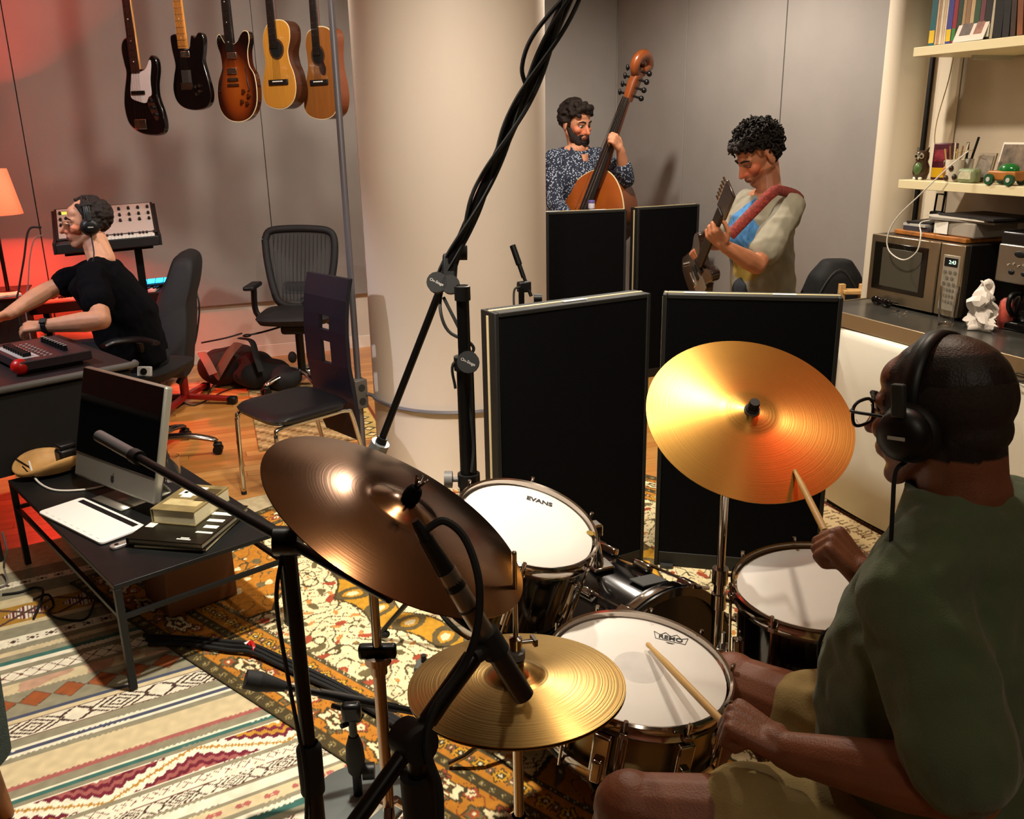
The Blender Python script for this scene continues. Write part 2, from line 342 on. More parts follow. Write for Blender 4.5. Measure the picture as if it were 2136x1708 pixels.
def kilim(u, v):
    c = np.tile(CRM, (len(u), 1)); v = v+.004*nz(u, v, 6, 1)+.0006*np.sign(np.sin(u*420))
    def put(m, col): c[m] = col
    for a, b, k in bands:
        m = (v >= a) & (v < b)
        if not isinstance(k, str): put(m, k); continue
        t = (v-a)/(b-a); h = b-a
        if k == 'lat':
            h = min(h, .06); t = ((v-a)/h) % 1; put(m, WH); p = (u/(h*.9)) % 1; d = np.abs(np.abs(p-.5)*2-np.abs(t-.5)*2); put(m & (d < .09), BR*1.6); put(m & (np.abs(p-.5)+np.abs(t-.5) < .12), BR*1.4)
        elif k == 'ikat':
            put(m, WH*.97); p = (u/(h*2.7)) % 1; q = np.abs(p-.5)*2; w_ = np.abs(t-.5)*2; s = q*1.15+w_*.62
            for lo_, hi_ in ((0, .08), (.22, .34), (.48, .60), (.76, .88)): put(m & (s >= lo_) & (s < hi_) & (w_ < .84), BR)
            put(m & (np.abs(w_-(q-.55)*2.1) < .13) & (q > .6) & (w_ < .84), BR); put(m & (w_ > .9), BR*1.5)
        elif k == 'dia':
            put(m, GR); p = ((u+.055)/.098) % 1; put(m & (np.abs(p-.5)*1.+np.abs(t-.5)*1.25 < .5), BR*1.3); put(m & (np.abs(p-.5)*1.+np.abs(t-.5)*1.25 < .45), OR)
        elif k == 'bow':
            put(m, CRM*1.03); p = (u/.075) % 1; q = np.abs(p-.5); w_ = np.abs(t-.5); put(m & (((q < .28) & (w_ < .38) & (np.abs(q-.13)+w_ < .24))), PK*1.05); put(m & (q+w_ < .07), CRM)
        elif k == 'small':
            put(m, WH); p = (u/.06) % 1; q = np.abs(p-.5); w_ = np.abs(t-.5); put(m & ((q*1.2+w_ < .22) | ((q > .18) & (q < .3) & (w_ < .2) & (w_ > .08))), BR)
        elif k == 'pinkc':
            put(m, CRM); put(m & (nz(u, v, 30) > .1), CRM*.6+PK*.4)
        elif k == 'star':
            put(m, YE*.9); p = (u/.2) % 1; q = np.abs(p-.5)*2; w_ = np.abs(t-.5)*2; put(m & (q+w_ < .8), MU); put(m & (q+w_ < .8) & ((q*9) % 1 < .4), WH); put(m & (np.abs(q-w_) < .12), BR*1.2)
        elif k == 'zig':
            put(m, WH*1.02); per = .48; p = ((u-.03)/per) % 1; tri = np.abs(p-.5)*2                      # zigzag line through the band
            edge = t-(1-tri); jag = .13*np.abs(((u*34) % 1)-.5)*2
            put(m & (np.abs(edge) < .035), YE*.95); put(m & (np.abs(edge) < .075) & (np.abs(edge) > .06), YE)
            up = edge > .2+jag; layer = np.floor((edge-.2-jag)/.16)
            inn = m & up & (t < .97)
            cols = [MU*1.05, PK*.95, MU, PK*1.0]
            cols2 = [MU, YE, MU*1.1, YE*1.05]
            alt = (np.floor((u-.03)/per+.5) % 2) == 0
            for L in range(4):
                put(inn & (layer == L) & alt, cols[L]); put(inn & (layer == L) & ~alt, cols2[L])
            dn = edge < -.2-jag; layer = np.floor((-edge-.2-jag)/.16); alt2 = (np.floor((u-.03)/per) % 2) == 0
            for L in range(4):
                put(m & dn & (t > .03) & (layer == L) & alt2, cols[L]); put(m & dn & (t > .03) & (layer == L) & ~alt2, cols2[L])
    return c*(1+.05*nz(u, v, 90, 3)[:, None])
rug('kilim_rug', (0, 0, 0), math.radians(8.97), (-1.5, 1.1), (1.35, 4.1), .0042, kilim, 'flat-woven striped rug in cream, grey, teal and red zigzags under the coffee table', .0)
def persian(u, v, W=2.35, L=2.9):
    n = len(u); c = np.tile(H('#c9b27f'), (n, 1)); d = np.minimum(np.minimum(u, W-u), np.minimum(v, L-v))
    along = np.where(np.minimum(u, W-u) < np.minimum(v, L-v), v, u)
    DK, ORG, CR_, RD, OL, YL = [H(x) for x in ('#4a4029', '#b97a2a', '#e8d9ac', '#93452f', '#6f6443', '#c08f2c')]
    def put(m, col): c[m] = col
    def flower(m, a, b, per, cols, rr=.32):
        p = (a/per) % 1-.5; k = np.floor(a/per); q = b; ang = np.arctan2(q, p); r = np.hypot(p, q)*(1+.18*np.cos(5*ang+k))
        put(m & (r < rr), cols[0]); put(m & (r < rr) & (r > rr*.82), DK); put(m & (r < rr*.5), cols[1]); put(m & (r < rr*.22), cols[2])
    # cream field with vines
    put(d > .28, CR_)
    vine = np.abs(nz(u, v, 34, 2)); f = (d > .28)
    put(f & (vine < .06), OL*.75)
    vine2 = np.abs(nz(u+.3, v, 55, 5)); put(f & (vine2 < .055), DK*1.2)
    bl = nz(u, v, 40, 9); put(f & (bl > .62), RD*1.1); put(f & (bl < -.66), OL); put(f & (nz(u, v, 62, 4) > .72), H('#c98b4a'))
    # central medallion, scalloped
    cu, cv = W*.50, L*.59; du, dv = (u-cu), (v-cv); R = np.hypot(du/.66, dv/.72); A = np.arctan2(dv/.72, du/.66)
    sc = R*(1+.07*np.abs(np.sin(8*A)))
    for rad, col in ((1.0, DK), (.985, YL), (.80, DK), (.785, CR_*.98), (.70, RD*.9), (.55, DK), (.535, OL*1.15), (.36, YL), (.2, RD)):
        put((sc < rad) & f, col)
    ymask = (sc < .985) & (sc > .80) & f
    a_ = A*24/(2*PI)*1.; pp = (a_ % 1)-.5; qq = (sc-.892)/.19*.55; rr = np.hypot(pp, qq); put(ymask & (np.abs(rr-.24) < .07), DK*1.3); put(ymask & (rr < .1), CR_)
    fm = (sc < .785) & f; put(fm & (np.abs(nz(u, v, 48, 7)) < .05), DK); put(fm & (nz(u, v, 52, 3) > .68), CR_); put(fm & (nz(u, v, 45, 11) < -.7), RD)
    # corner spandrels
    for eu, ev in ((.28, .28), (W-.28, .28), (.28, L-.28), (W-.28, L-.28)):
        r = np.hypot((u-eu)/.42, (v-ev)/.55)*(1+.06*np.abs(np.sin(9*np.arctan2(v-ev, u-eu)))); m = f & (r < 1); put(m, DK); put(f & (r < .97), ORG*1.02)
        m = f & (r < .95); put(m & (np.abs(nz(u, v, 44, 6)) < .06), DK*1.2); put(m & (nz(u, v, 40, 2) > .6), OL); put(m & (nz(u, v, 47, 8) > .72), CR_)
    # borders from the edge inward
    put(d < .28, H('#a8905a'))
    put(d < .045, DK); m = d < .045; flower(m, along, (d-.0225)/.05, .05, [H('#8b7a4a'), DK, CR_*.8], .3)
    m = (d >= .045) & (d < .155); put(m, ORG)
    flower(m, along, (d-.075)/.11, .11, [OL, H('#a5502c'), CR_], .26); flower(m, along+.055, (d-.125)/.1, .11, [H('#a04a30'), CR_, DK], .24)
    flower(m, along+.03, (d-.10)/.1, .22, [CR_*1.02, DK, CR_], .34)
    put(m & (np.abs(nz(u, v, 50, 4)) < .045), H('#8a4a24'))
    m = (d >= .155) & (d < .188); put(m, DK); flower(m, along, (d-.1715)/.036, .036, [H('#8b7a4a'), DK, CR_*.8], .3)
    m = (d >= .188) & (d < .262); put(m, ORG*1.03); flower(m, along, (d-.225)/.075, .075, [YL*1.1, DK, CR_], .33); flower(m, along+.0375, (d-.225)/.075, .075, [OL, RD, CR_], .2)
    m = (d >= .262) & (d < .28); put(m, OL*.8); flower(m, along, (d-.271)/.02, .03, [CR_*.9, DK, DK], .26)
    return c*(1+.06*nz(u, v, 120, 3)[:, None])
pang = math.atan2(.48, .877); pu = V((math.cos(pang), math.sin(pang), 0)); pv = V((-pu.y, pu.x, 0))
po = pu*1.277+pv*(3.375-2.9)
rug('persian_rug', po, pang, (0, 2.35), (0, 2.9), .0052, lambda u, v: persian(u, v), 'ochre and cream floral carpet with dark borders under the drum kit', .0075)
def smallrug(u, v):
    c = np.tile(H('#a78c5e'), (len(u), 1)); a = ((np.floor(u/.03)+np.floor(v/.03)) % 5); c[a == 0] = H('#7c6038'); c[(a == 2)] = H('#c2a878'); d = np.minimum(u, 1.0-u)
    m = d < .16; c[m] = H('#c9a95f'); k = (np.abs(((v/.11) % 1)-.5)+np.abs((d-.08)/.12)) ; c[m & (k < .38)] = H('#3f3c28'); c[m & (k < .22)] = H('#dcc48a'); c[d < .02] = H('#7d3a24'); c[np.abs(d-.16) < .012] = H('#7d3a24')
    return c*(1+.08*nz(u, v, 40, 2)[:, None])
rug('runner_rug', (.36, 4.86, 0), math.radians(-3), (0, .72), (0, 1.35), .008, lambda u, v: smallrug(u+.28, v), 'small worn beige and brown rug beneath the high-backed chair', .002)
def kitrug(u, v):
    c = np.tile(H('#cdb58a'), (len(u), 1)); m = (u % .09) < .05; w_ = (np.abs(((v/.028) % 1)-.5) < .2); c[m & w_] = H('#6a5636'); c[(u % .18) < .012] = H('#7a3b28'); c[np.abs(nz(u, v, 40)) < .05] = H('#6b4a34'); return c
rug('kitchen_rug', (2.32, 1.95, 0), 0, (0, .62), (0, 1.35), .008, kitrug, 'narrow beige patterned runner in front of the white fridge', .014)
# ------------------------------------------------------------- sound gobos
gf = mat('gobo_frame', '#141513', .6, var=.15, scale=20)
def gobo(a, b, top, th, label, zb=0., tapes=()):
    a, b = V((a[0], a[1], zb)), V((b[0], b[1], zb)); top -= zb; x = (b-a).normalized(); y = V((-x.y, x.x, 0)); L = (b-a).length; R = mx3(x, y, (0, 0, 1)); mid = (a+b)/2+y*th/2
    rt = thing('gobo_panel', mid, label, 'acoustic panel', 'black studio gobos')
    fr = MB()
    for sx in (-1, 1): fr.box(mid+x*sx*(L/2-.008)+V((0, 0, top/2)), (.016, th, top), R)
    fr.box(mid+V((0, 0, top-.008)), (L-.033, th, .016), R); fr.box(mid+V((0, 0, .03)), (L-.033, th, .06), R)
    fr.build('frame', gf, rt, bevel=.003)
    for s_, nm in ((-1, 'front_fabric'), (1, 'back_fabric')): MB().box(mid+y*s_*(th/2-.015)+V((0, 0, top/2+.02)), (L-.034, .026, top-.075), R).build(nm, M['bfab'], rt, bevel=.004)
    MB().box(mid+V((0, 0, top+.001)), (L-.01, .012, .003), R).build('wood_inlay', mat('pale_inlay', '#d9c79a', .6), rt)
    for sx in (-1, 1): MB().box(mid+x*sx*(L/2+.001)+V((0, 0, top/2)), (.003, .012, top-.03), R).build('edge_strip', mat('pale_inlay', '#d9c79a', .6), rt)
    for t0, t1 in tapes: MB().box(mid+x*((t0+t1)/2*L-L/2)-y*.01+V((0, 0, top+.003)), ((t1-t0)*L, .022, .002), R).build('tape_strip', M['paper'], rt)
    for sx in (-.42, .42): MB().box(mid+x*sx*L+V((0, 0, .005)), (.05, th+.05, .012), R).build('foot', M['dgrey'], rt)
    return rt
gobo((.995, 2.735), (1.640, 2.835), 1.10, .10, 'near black gobo standing left of the ride cymbal, bright left edge strip', .0150, tapes=((.45, .6),))
gobo((1.668, 2.80), (2.185, 2.455), 1.10, .085, 'near black gobo behind the gold ride cymbal, beside the fridge', .0150, tapes=((.12, .25), (.62, .75)))
g3 = pz(1140, 443, 1.17); g4 = pz(1308, 437, 1.17); g5 = pz(1331, 434, 1.17); g6 = pz(1460, 426, 1.17)
gobo(g3[:2], g4[:2], 1.17, .09, 'far black gobo in front of the double bass player, next to the column', tapes=((.0, .18), (.55, .75)))
gobo((g5.x, g5.y), (g6.x, g6.y), 1.17, .09, 'far black gobo just left of the guitarist', tapes=())
# ------------------------------------------------------------- drum kit
gold = None
def cym_mat(name, col, rough, an=.75, var=.1, bst=.18, arot=.25):
    m = mat(name, col, rough, 1., var=var, scale=3); nt = m.node_tree; b = nt.nodes['Principled BSDF']
    t = nt.nodes.new('ShaderNodeTangent'); t.direction_type = 'RADIAL'; t.axis = 'Z'; nt.links.new(t.outputs[0], b.inputs['Tangent']); b.inputs['Anisotropic'].default_value = an; b.inputs['Anisotropic Rotation'].default_value = arot
    tc = nt.nodes.new('ShaderNodeTexCoord'); ln = nt.nodes.new('ShaderNodeVectorMath'); ln.operation = 'LENGTH'; nt.links.new(tc.outputs['Object'], ln.inputs[0])
    n = nt.nodes.new('ShaderNodeTexNoise'); n.noise_dimensions = '1D'; n.inputs['Scale'].default_value = 260; n.inputs['Detail'].default_value = 2; nt.links.new(ln.outputs['Value'], n.inputs['W'])
    bp = nt.nodes.new('ShaderNodeBump'); bp.inputs['Strength'].default_value = bst; bp.inputs['Distance'].default_value = .0012; nt.links.new(n.outputs['Fac'], bp.inputs['Height']); nt.links.new(bp.outputs[0], b.inputs['Normal'])
    return m
def cymbal(name, c, n, r, m, label, dome=.022, bell=.055, bellh=.016, parent=None, group=None):
    u, v, n = frame_from(n); Rm = mx3(u, v, n)
    prof = [(.006, bellh+dome)]
    for t in np.linspace(.15, 1, 9): prof.append((.006+(bell-.006)*t, dome+bellh*math.cos(t*PI/2)**1.2 if t < 1 else dome))
    for t in np.linspace(.06, 1, 22): prof.append((bell+(r-bell)*t, dome*(1-t**1.6)))
    low = [(q, z-.0016) for q, z in prof[::-1]]
    b = MB().lathe(prof+low, n=96, closed=True); me_o = b.build(name, m, None, smooth=30, origin=(0, 0, 0))
    if parent is None:
        me_o.matrix_world = Matrix.Translation(V(c)-n*dome*.0)@Rm.to_4x4(); tag(me_o, label, 'cymbal', group)
    else:
        me_o.parent = parent; me_o.matrix_local = Matrix.Translation(V(c)-parent.location)@Rm.to_4x4()
    return me_o
brassR = cym_mat('ride_bronze', '#cb9c50', .30, .8, .12); brassC = cym_mat('crash_bronze', '#6f4d33', .18, .0, .12, .04); brassH = cym_mat('hihat_bronze', '#a08048', .32, .75, .16, .3)
headw = mat('drum_head', '#e3ded6', .45, var=.04, scale=6, spec=.3); ink = mat('print_ink', '#141414', .6)
hoopm = mat('chrome_hoop', '#b3aaa2', .1, 1.); shellb = mat('black_lacquer', '#08080a', .12, coat=.6)
def drum(name, c, n, rh, depth, shell, label, lugs=8, bottom=True, hint=None, legs=None, wear=False):
    u, v, n = frame_from(n); c = V(c); r = rh-.008
    rt = thing(name, V((c.x, c.y, max((c-n*depth).z-.0, .0))), label, 'drum')
    MB().lathe([(r-.012, -.01), (r-.007, -.012), (r-.007, -depth+.012), (r-.012, -depth+.01)], c, n, n=64).build('shell', shell, rt, smooth=50)
    MB().lathe([(.0001, -.004), (r*.6, -.0042), (r-.012, -.0045), (r-.004, -.008), (r-.003, -.016)], c, n, n=64).build('drum_head', headw, rt)
    for z0, nm in ((0, 'hoop'), (-depth, 'bottom_hoop')):
        s_ = 1 if z0 == 0 else -1; h0 = .026
        MB().lathe([(r+.001, z0+s_*.004), (r+.006, z0+s_*.006), (rh+.002, z0+s_*.002), (rh-.001, z0-s_*.006), (rh-.001, z0-s_*(h0-.006)), (rh+.003, z0-s_*h0), (r+.001, z0-s_*h0), (r-.001, z0-s_*.01)], c, n, n=64, closed=True).build(nm, hoopm, rt, smooth=50)
    MB().lathe([(.0001, -depth+.004), (r-.006, -depth+.004)], c, n, n=48).build('bottom_head', headw, rt)
    for i in range(lugs):
        t = 2*PI*(i+.5)/lugs; d = u*math.cos(t)+v*math.sin(t)
        lug = MB(); mid = c+d*(r-.002)-n*depth/2; hl = min(.05, depth*.36)
        lug.box(mid, (.016, .020, hl*2), mx3(d, n.cross(d), n)); lug.build('lug', hoopm, rt, bevel=.004)
        MB().cyl(c+d*(rh+.005)+n*.006, c+d*(rh+.005)-n*(depth+.008), .0032, n=8).cyl(c+d*(rh+.005)+n*.004, c+d*(rh+.005)+n*.014, .0045, n=8).build('tension_rod', hoopm, rt)
        MB().box(c+d*(rh+.004)-n*.018, (.012, .016, .012), mx3(d, n.cross(d), n)).build('ear', hoopm, rt, bevel=.002)
    return rt, u, v, n
def on_head(px, py, c, n, lift=.0005):
    d = _ray(px, py); n = V(n).normalized(); t = (V(c)-CO+n*(-.0042)).dot(n)/d.dot(n); return CO+d*t+n*lift
def head_axes(px, py, dx, dy, c, n):
    a = on_head(px, py, c, n); u = (on_head(px+dx, py+dy, c, n)-a).normalized(); return a, u, V(n).normalized().cross(u)
# snare
sc, sn = V((.78, 1.354, .658)), V((.083, -.103, .991))
sn_o, *_ = drum('snare_drum', sc, sn, .186, .145, mat('champagne_shell', '#8f7f56', .3, .85, var=.1), 'snare drum with worn white head on a chrome stand in front of the drummer', 10)
a, u, v = head_axes(1399, 1331, 1, .22, sc, sn)
MB().text('REMO', .019, a+v*-.002, u, v, .0003, .0004).build('head_logo', ink, sn_o, smooth=0)
crown = [(-.036, .012), (-.031, -.012), (.031, -.012), (.036, .012), (.022, .004), (.012, .016), (.0, .006), (-.012, .016), (-.022, .004), (-.036, .012)]
cb = MB(); 
for (x0, y0), (x1, y1) in zip(crown[:-1], crown[1:]): cb.bar(a+u*x0+v*y0, a+u*x1+v*y1, .0012, .0006, (0, 0, 1))
cb.box(a-v*.018, (.018, .001, .0004), mx3(u, v, u.cross(v))).box(a-v*.0205, (.012, .001, .0004), mx3(u, v, u.cross(v))); cb.build('logo_outline', ink, sn_o, smooth=0)
for px, py, rx in ((1330, 1395, .05), (1400, 1440, .03)): pass
MB().lathe([(.0001, -.0040), (.05, -.0040)], sc, sn, n=40).build('wear_patch', mat('head_wear', '#cfcac4', .6, var=.08, scale=20), sn_o)
st = MB(); u0, v0, _ = frame_from(sn); dd = u0*math.cos(.2+PI)+v0*math.sin(.2+PI)
# strainer on the shell
for t in (2.5, 3.3):
    d = u0*math.cos(t+1.4)+v0*math.sin(t+1.4); MB().box(sc+d*.192-sn*.07, (.02, .035, .085), mx3(d, sn.cross(d), sn)).box(sc+d*.204-sn*.10, (.02, .02, .05), mx3(d, sn.cross(d), sn)).build('strainer', hoopm, sn_o, bevel=.004)
def stand_legs(rt, base, h, spread, n=3, a0=0, m=None, r=.010, nm='leg', foot=True, z0=.0145):
    m = m or M['chrome']
    for i in range(n):
        t = a0+2*PI*i/n; d = V((math.cos(t), math.sin(t), 0)); e = base+d*spread; e.z = z0+.012
        b = MB(); b.tube([V((base.x, base.y, base.z+h))+d*.015, V((base.x, base.y, base.z+h*.55))+d*spread*.5, e], r, n=8, k=1); lg = b.build(nm, m, rt)
        b2 = MB(); b2.cyl(V((base.x, base.y, base.z+h*.32))+d*.012, V((base.x, base.y, base.z+h*.55))+d*spread*.48, r*.7, n=8); b2.build('brace', m, rt)
        if foot: MB().cap(e-d*.03+V((0, 0, .012)), e+V((0, 0, .002)), r*1.5, r*1.4, 10).build('rubber_foot', M['rubber'], lg)
RZ = .0145
ss = thing('snare_stand', V((.772, 1.365, RZ)), 'chrome folding stand holding the snare drum', 'stand')
MB().cyl((.772, 1.365, .10), (.772, 1.365, .44), .013).build('pole', M['chrome'], ss); MB().cyl((.772, 1.365, .44), (.772, 1.365, .485), .02).build('hub', M['chrome'], ss)
stand_legs(ss, V((.772, 1.365, RZ)), .30, .24, 3, .4)
for i in range(3):
    t = .9+2*PI*i/3; d = u0*math.cos(t)+v0*math.sin(t); q = sc-sn*.162
    MB().tube([V((.772, 1.365, .47)), q+d*.10, q+d*.205, q+d*.207+sn*.035], .007, n=8, k=3).build('basket_arm', M['chrome'], ss)
    MB().cap(q+d*.203+sn*.002, q+d*.207+sn*.036, .010, .010, 8).build('arm_grip', M['rubber'], ss)
# rack tom
tc_, tn = V((.685, 1.70, .841)), V((.19, -.263, .946))
to, *_ = drum('rack_tom', tc_, tn, .165, .235, shellb, 'rack tom with bright white head, lettering and chrome hoop above the bass drum', 6)
a, u, v = head_axes(1125, 1046, 1, .30, tc_, tn); MB().text('EVANS', .021, a, u, v, .0003, .0007).build('head_logo', ink, to, smooth=0)
a, u, v = head_axes(1231, 1112, 1, .5, tc_, tn); MB().lathe([(.0001, .0004), (.009, .0004), (.009, 0)], a, tn, n=20).build('badge', mat('badge_gold', '#a88c3e', .4, .6), to)
# floor tom
fc, fn_ = V((1.255, 1.406, .71)), V((-.062, -.029, .998))
fo, *_ = drum('floor_tom', fc, fn_, .186, .36, shellb, 'black floor tom with white head beside the drummer\'s right knee', 8)
a, u, v = head_axes(1722, 1165, 1, .1, fc, fn_); MB().text('EVANS', .02, a+u*.02, u, v, .0003, .0007).build('head_logo', ink, fo, smooth=0)
for t in (0.3, 2.4, 4.5):
    d = V((math.cos(t), math.sin(t), 0)); b = fc+d*.197
    MB().tube([b+V((0, 0, -.16)), b+V((0, 0, -.50)), b+d*.03+V((0, 0, -.60)), V((b.x, b.y, 0))+d*.035+V((0, 0, RZ+.014))], .0055, n=8, k=2).build('leg', M['chrome'], fo)
    MB().cap(V((b.x, b.y, RZ+.012))+d*.035, V((b.x, b.y, RZ+.04))+d*.034, .011, .010, 8).build('rubber_foot', M['rubber'], fo); MB().box(b+V((0, 0, -.22)), (.03, .04, .05), rz(math.degrees(t))).build('leg_bracket', M['chrome'], fo, bevel=.004)
# bass drum
bc, bn, bl, brd = V((1.04, 1.70, .302)), V((-.30, .954, 0)).normalized(), .46, .272
bo = thing('bass_drum', V((bc.x, bc.y, RZ)), 'black bass drum with chrome hoops lying beneath the rack tom', 'drum')
MB().lathe([(brd-.006, .02), (brd-.006, bl-.02)], bc, bn, n=72).build('shell', shellb, bo, smooth=60)
for z0, s_, nm in ((0, 1, 'batter_hoop'), (bl, -1, 'front_hoop')):
    MB().lathe([(brd-.012, z0), (brd+.012, z0-s_*.002), (brd+.014, z0+s_*.036), (brd-.002, z0+s_*.038)], bc, bn, n=72, closed=True).build(nm, mat('bass_hoop', '#16161a', .2, coat=.5) if s_ == 1 else hoopm, bo, smooth=50)
    MB().lathe([(brd+.0150, z0+s_*.006), (brd+.0165, z0+s_*.018), (brd+.0150, z0+s_*.03)], bc, bn, n=72).build('hoop_inlay', hoopm, bo)
    MB().lathe([(.0001, z0+s_*.012), (brd-.012, z0+s_*.012)], bc, bn, n=64).build('drum_head', mat('black_head', '#0d0d0e', .35), bo)
ub, vb, _ = frame_from(bn)
for i in range(8):
    t = 2*PI*(i+.5)/8; d = ub*math.cos(t)+vb*math.sin(t)
    for z0, s_ in ((0, 1), (bl, -1)):
        MB().box(bc+d*(brd+.017)+bn*(z0+s_*.016), (.016, .026, .05), mx3(d, bn.cross(d), bn)).build('claw', hoopm, bo, bevel=.004)
        MB().cyl(bc+d*(brd+.022)+bn*(z0-s_*.03), bc+d*(brd+.016)+bn*(z0+s_*.15), .0042, n=8).cyl(bc+d*(brd+.022)+bn*(z0-s_*.03)-bn.cross(d)*.028, bc+d*(brd+.022)+bn*(z0-s_*.03)+bn.cross(d)*.028, .005, n=8).build('t_rod', hoopm, bo)
        MB().box(bc+d*(brd+.008)+bn*(z0+s_*.165), (.022, .022, .06), mx3(d, bn.cross(d), bn)).build('lug', hoopm, bo, bevel=.005)
gaff = mat('grey_gaffer', '#4a4a48', .8)
dtop = (ub*0+vb) if vb.z > 0 else -vb
for ang, z0, sz, m in ((10, .09, (.09, .05), gaff), (-22, .17, (.028, .075), mat('white_tape', '#c9c9c8', .6))):
    d = (Matrix.Rotation(math.radians(ang), 3, bn)@dtop); MB().box(bc+d*(brd-.002)+bn*z0, (sz[0], sz[1], .005), mx3(bn.cross(d), bn, d)).build('tape_patch', m, bo, bevel=.001)
for sg in (-1, 1):
    s0 = bc+bn*.36+ub*sg*brd*.8-V((0, 0, .12)); MB().tube([s0, s0+ub*sg*.09-V((0, 0, .10)), V((s0.x, s0.y, RZ+.012))+ub*sg*.16+bn*.05], .008, n=8, k=2).build('spur', M['chrome'], bo)
# tom post on the bass drum
tp = thing('tom_mount', bc+bn*.22+dtop*brd, 'chrome double-bracket post holding the rack tom', 'stand')
p0 = bc+bn*.22+dtop*(brd-.01); p1 = tc_-tn*.16+(p0-tc_).normalized()*.0; p1 = V((.83, 1.79, .73))
MB().cyl(p0, p0+V((-.02, 0, .12)), .013).build('post', M['chrome'], tp); MB().tube([p0+V((-.02, 0, .11)), p0+V((-.05, .0, .14)), p1], .009, n=8, k=3).build('arm', M['chrome'], tp); MB().box(p0+V((-.02, 0, .12)), (.04, .04, .035)).build('clamp', M['chrome'], tp, bevel=.006)
MB().box(p0+V((0, 0, .012)), (.06, .06, .012)).build('mount_plate', M['chrome'], tp, bevel=.004)
# ride cymbal and stand
rc, rn = V((1.292, 1.739, .997)), V((-.167, -.529, .832))
cymbal('ride_cymbal', rc, rn, .254, brassR, 'large gold ride cymbal with bright streaks, right of the gobos', .014, .07, .010)
rs = V(pd(1502, 1200, 2.22)); rs.z = RZ
ro = thing('ride_stand', rs, 'chrome stand with wing bolts holding the gold ride cymbal', 'stand')
rn_ = rn.normalized(); tip = rc+rn_*.055
MB().cyl(rs+V((0, 0, .12)), rs+V((0, 0, .62)), .0143).build('lower_tube', M['chrome'], ro); MB().cyl(rs+V((0, 0, .60)), rs+V((0, 0, .85)), .0105).build('upper_tube', M['chrome'], ro)
top = rs+V((0, 0, .85)); MB().tube([top, top+(rc-rn_*.05-top)*.5+V((0, 0, .01)), rc-rn_*.05], .008, n=8, k=2).build('tilter_arm', M['chrome'], ro); MB().cyl(top-V((.02, 0, 0)), top+V((.02, 0, 0)), .02).build('tilter', M['chrome'], ro)
MB().cyl(rc-rn_*.05, rc+rn_*.045, .004).build('cymbal_post', M['chrome'], ro); MB().lathe([(.0001, .050), (.012, .050), (.0135, .044), (.013, .03), (.011, .028), (.0165, .026), (.0165, .018), (.0001, .018)], rc+rn_*.006, rn_, n=20).build('felt_sleeve', mat('black_felt', '#0d0c0c', .5), ro)
MB().lathe([(.0001, .022), (.019, .022), (.020, .012), (.018, .008), (.0001, .008)], rc+rn_*.006, rn_, n=20).build('felt_washer', M['grey'], ro)
for h, r2 in ((.60, .020), (.53, .019)):
    MB().lathe([(.0143, -.02), (r2, -.02), (r2, .02), (.0143, .02)], rs+V((0, 0, h)), n=18).build('collar', M['chrome'], ro)
cr = RT.copy(); cr.z = 0; cr.normalize()
MB().cyl(rs+V((0, 0, .60))+cr*.018, rs+V((0, 0, .60))+cr*.045, .005).cyl(rs+V((0, 0, .60))+cr*.045-V((0, 0, .022)), rs+V((0, 0, .60))+cr*.045+V((0, 0, .022)), .008).build('wing_bolt', M['chrome'], ro)
MB().cyl(rs+V((0, 0, .53))+cr*.018, rs+V((0, 0, .52))+cr*.055, .0055).build('wing_bolt', M['chrome'], ro)
stand_legs(ro, rs, .30, .26, 3, .9)
sg = MB(); 
for i in range(2):
    q = rc+(on_head(1560+i*16, 814+i*4, rc, rn)-rc); uu = (on_head(1600, 822, rc, rn)-on_head(1560, 814, rc, rn)).normalized(); vv = rn_.cross(uu)
    sg.tube([q+uu*(.0)+vv*0+rn_*.006, q+uu*.004+vv*.009+rn_*.006, q+uu*.011+vv*.004+rn_*.006, q+uu*.014-vv*.006+rn_*.006, q+uu*.022+vv*.002+rn_*.006], .0006, n=5, k=5)
sg.build('ink_signature', ink, bpy.data.objects['ride_cymbal'], smooth=0) if False else None
# crash cymbal and stand
kc, kn = V((.293, 1.275, 1.096)), V((.48, -.189, .856)).normalized()
cymbal('crash_cymbal', kc, kn, .2286, brassC, 'dark bronze crash cymbal tilted in the left foreground with a large bell', .024, .062, .014)
kb = V(pd(794, 1450, 1.80)); kb.z = RZ
ko = thing('crash_stand', kb, 'chrome boom stand rising to the dark bronze crash cymbal', 'stand')
MB().cyl(kb+V((0, 0, .1)), kb+V((0, 0, .66)), .0125).build('lower_tube', mat('aged_chrome', '#a08c7c', .22, 1.), ko); MB().cyl(kb+V((0, 0, .62)), kb+V((0, 0, .98)), .0095).build('upper_tube', M['chrome'], ko)
MB().lathe([(.0125, -.03), (.017, -.03), (.017, -.005), (.0265, -.004), (.027, .012), (.0125, .014)], kb+V((0, 0, .665)), n=18).build('collar', mat('aged_chrome', '#a08c7c', .22, 1.), ko)
MB().box(kb+V((0, 0, .685))+cr*.0, (.075, .022, .03), mx3(cr, V((-cr.y, cr.x, 0)), (0, 0, 1))).build('memory_clamp', M['blackm'], ko, bevel=.006)
MB().cyl(kb+V((0, 0, .98)), kc-kn*.04, .007).build('boom_arm', M['chrome'], ko); MB().ell(kb+V((0, 0, .98)), .02).build('tilter', M['blackm'], ko)
MB().cyl(kc-kn*.045, kc+kn*.072, .0035).build('cymbal_post', M['chrome'], ko)
MB().lathe([(.0001, .062), (.010, .062), (.013, .056), (.0145, .046), (.014, .04), (.0001, .04)], kc, kn, n=18).build('felt_washer', M['bfab'], ko)
wn = MB()
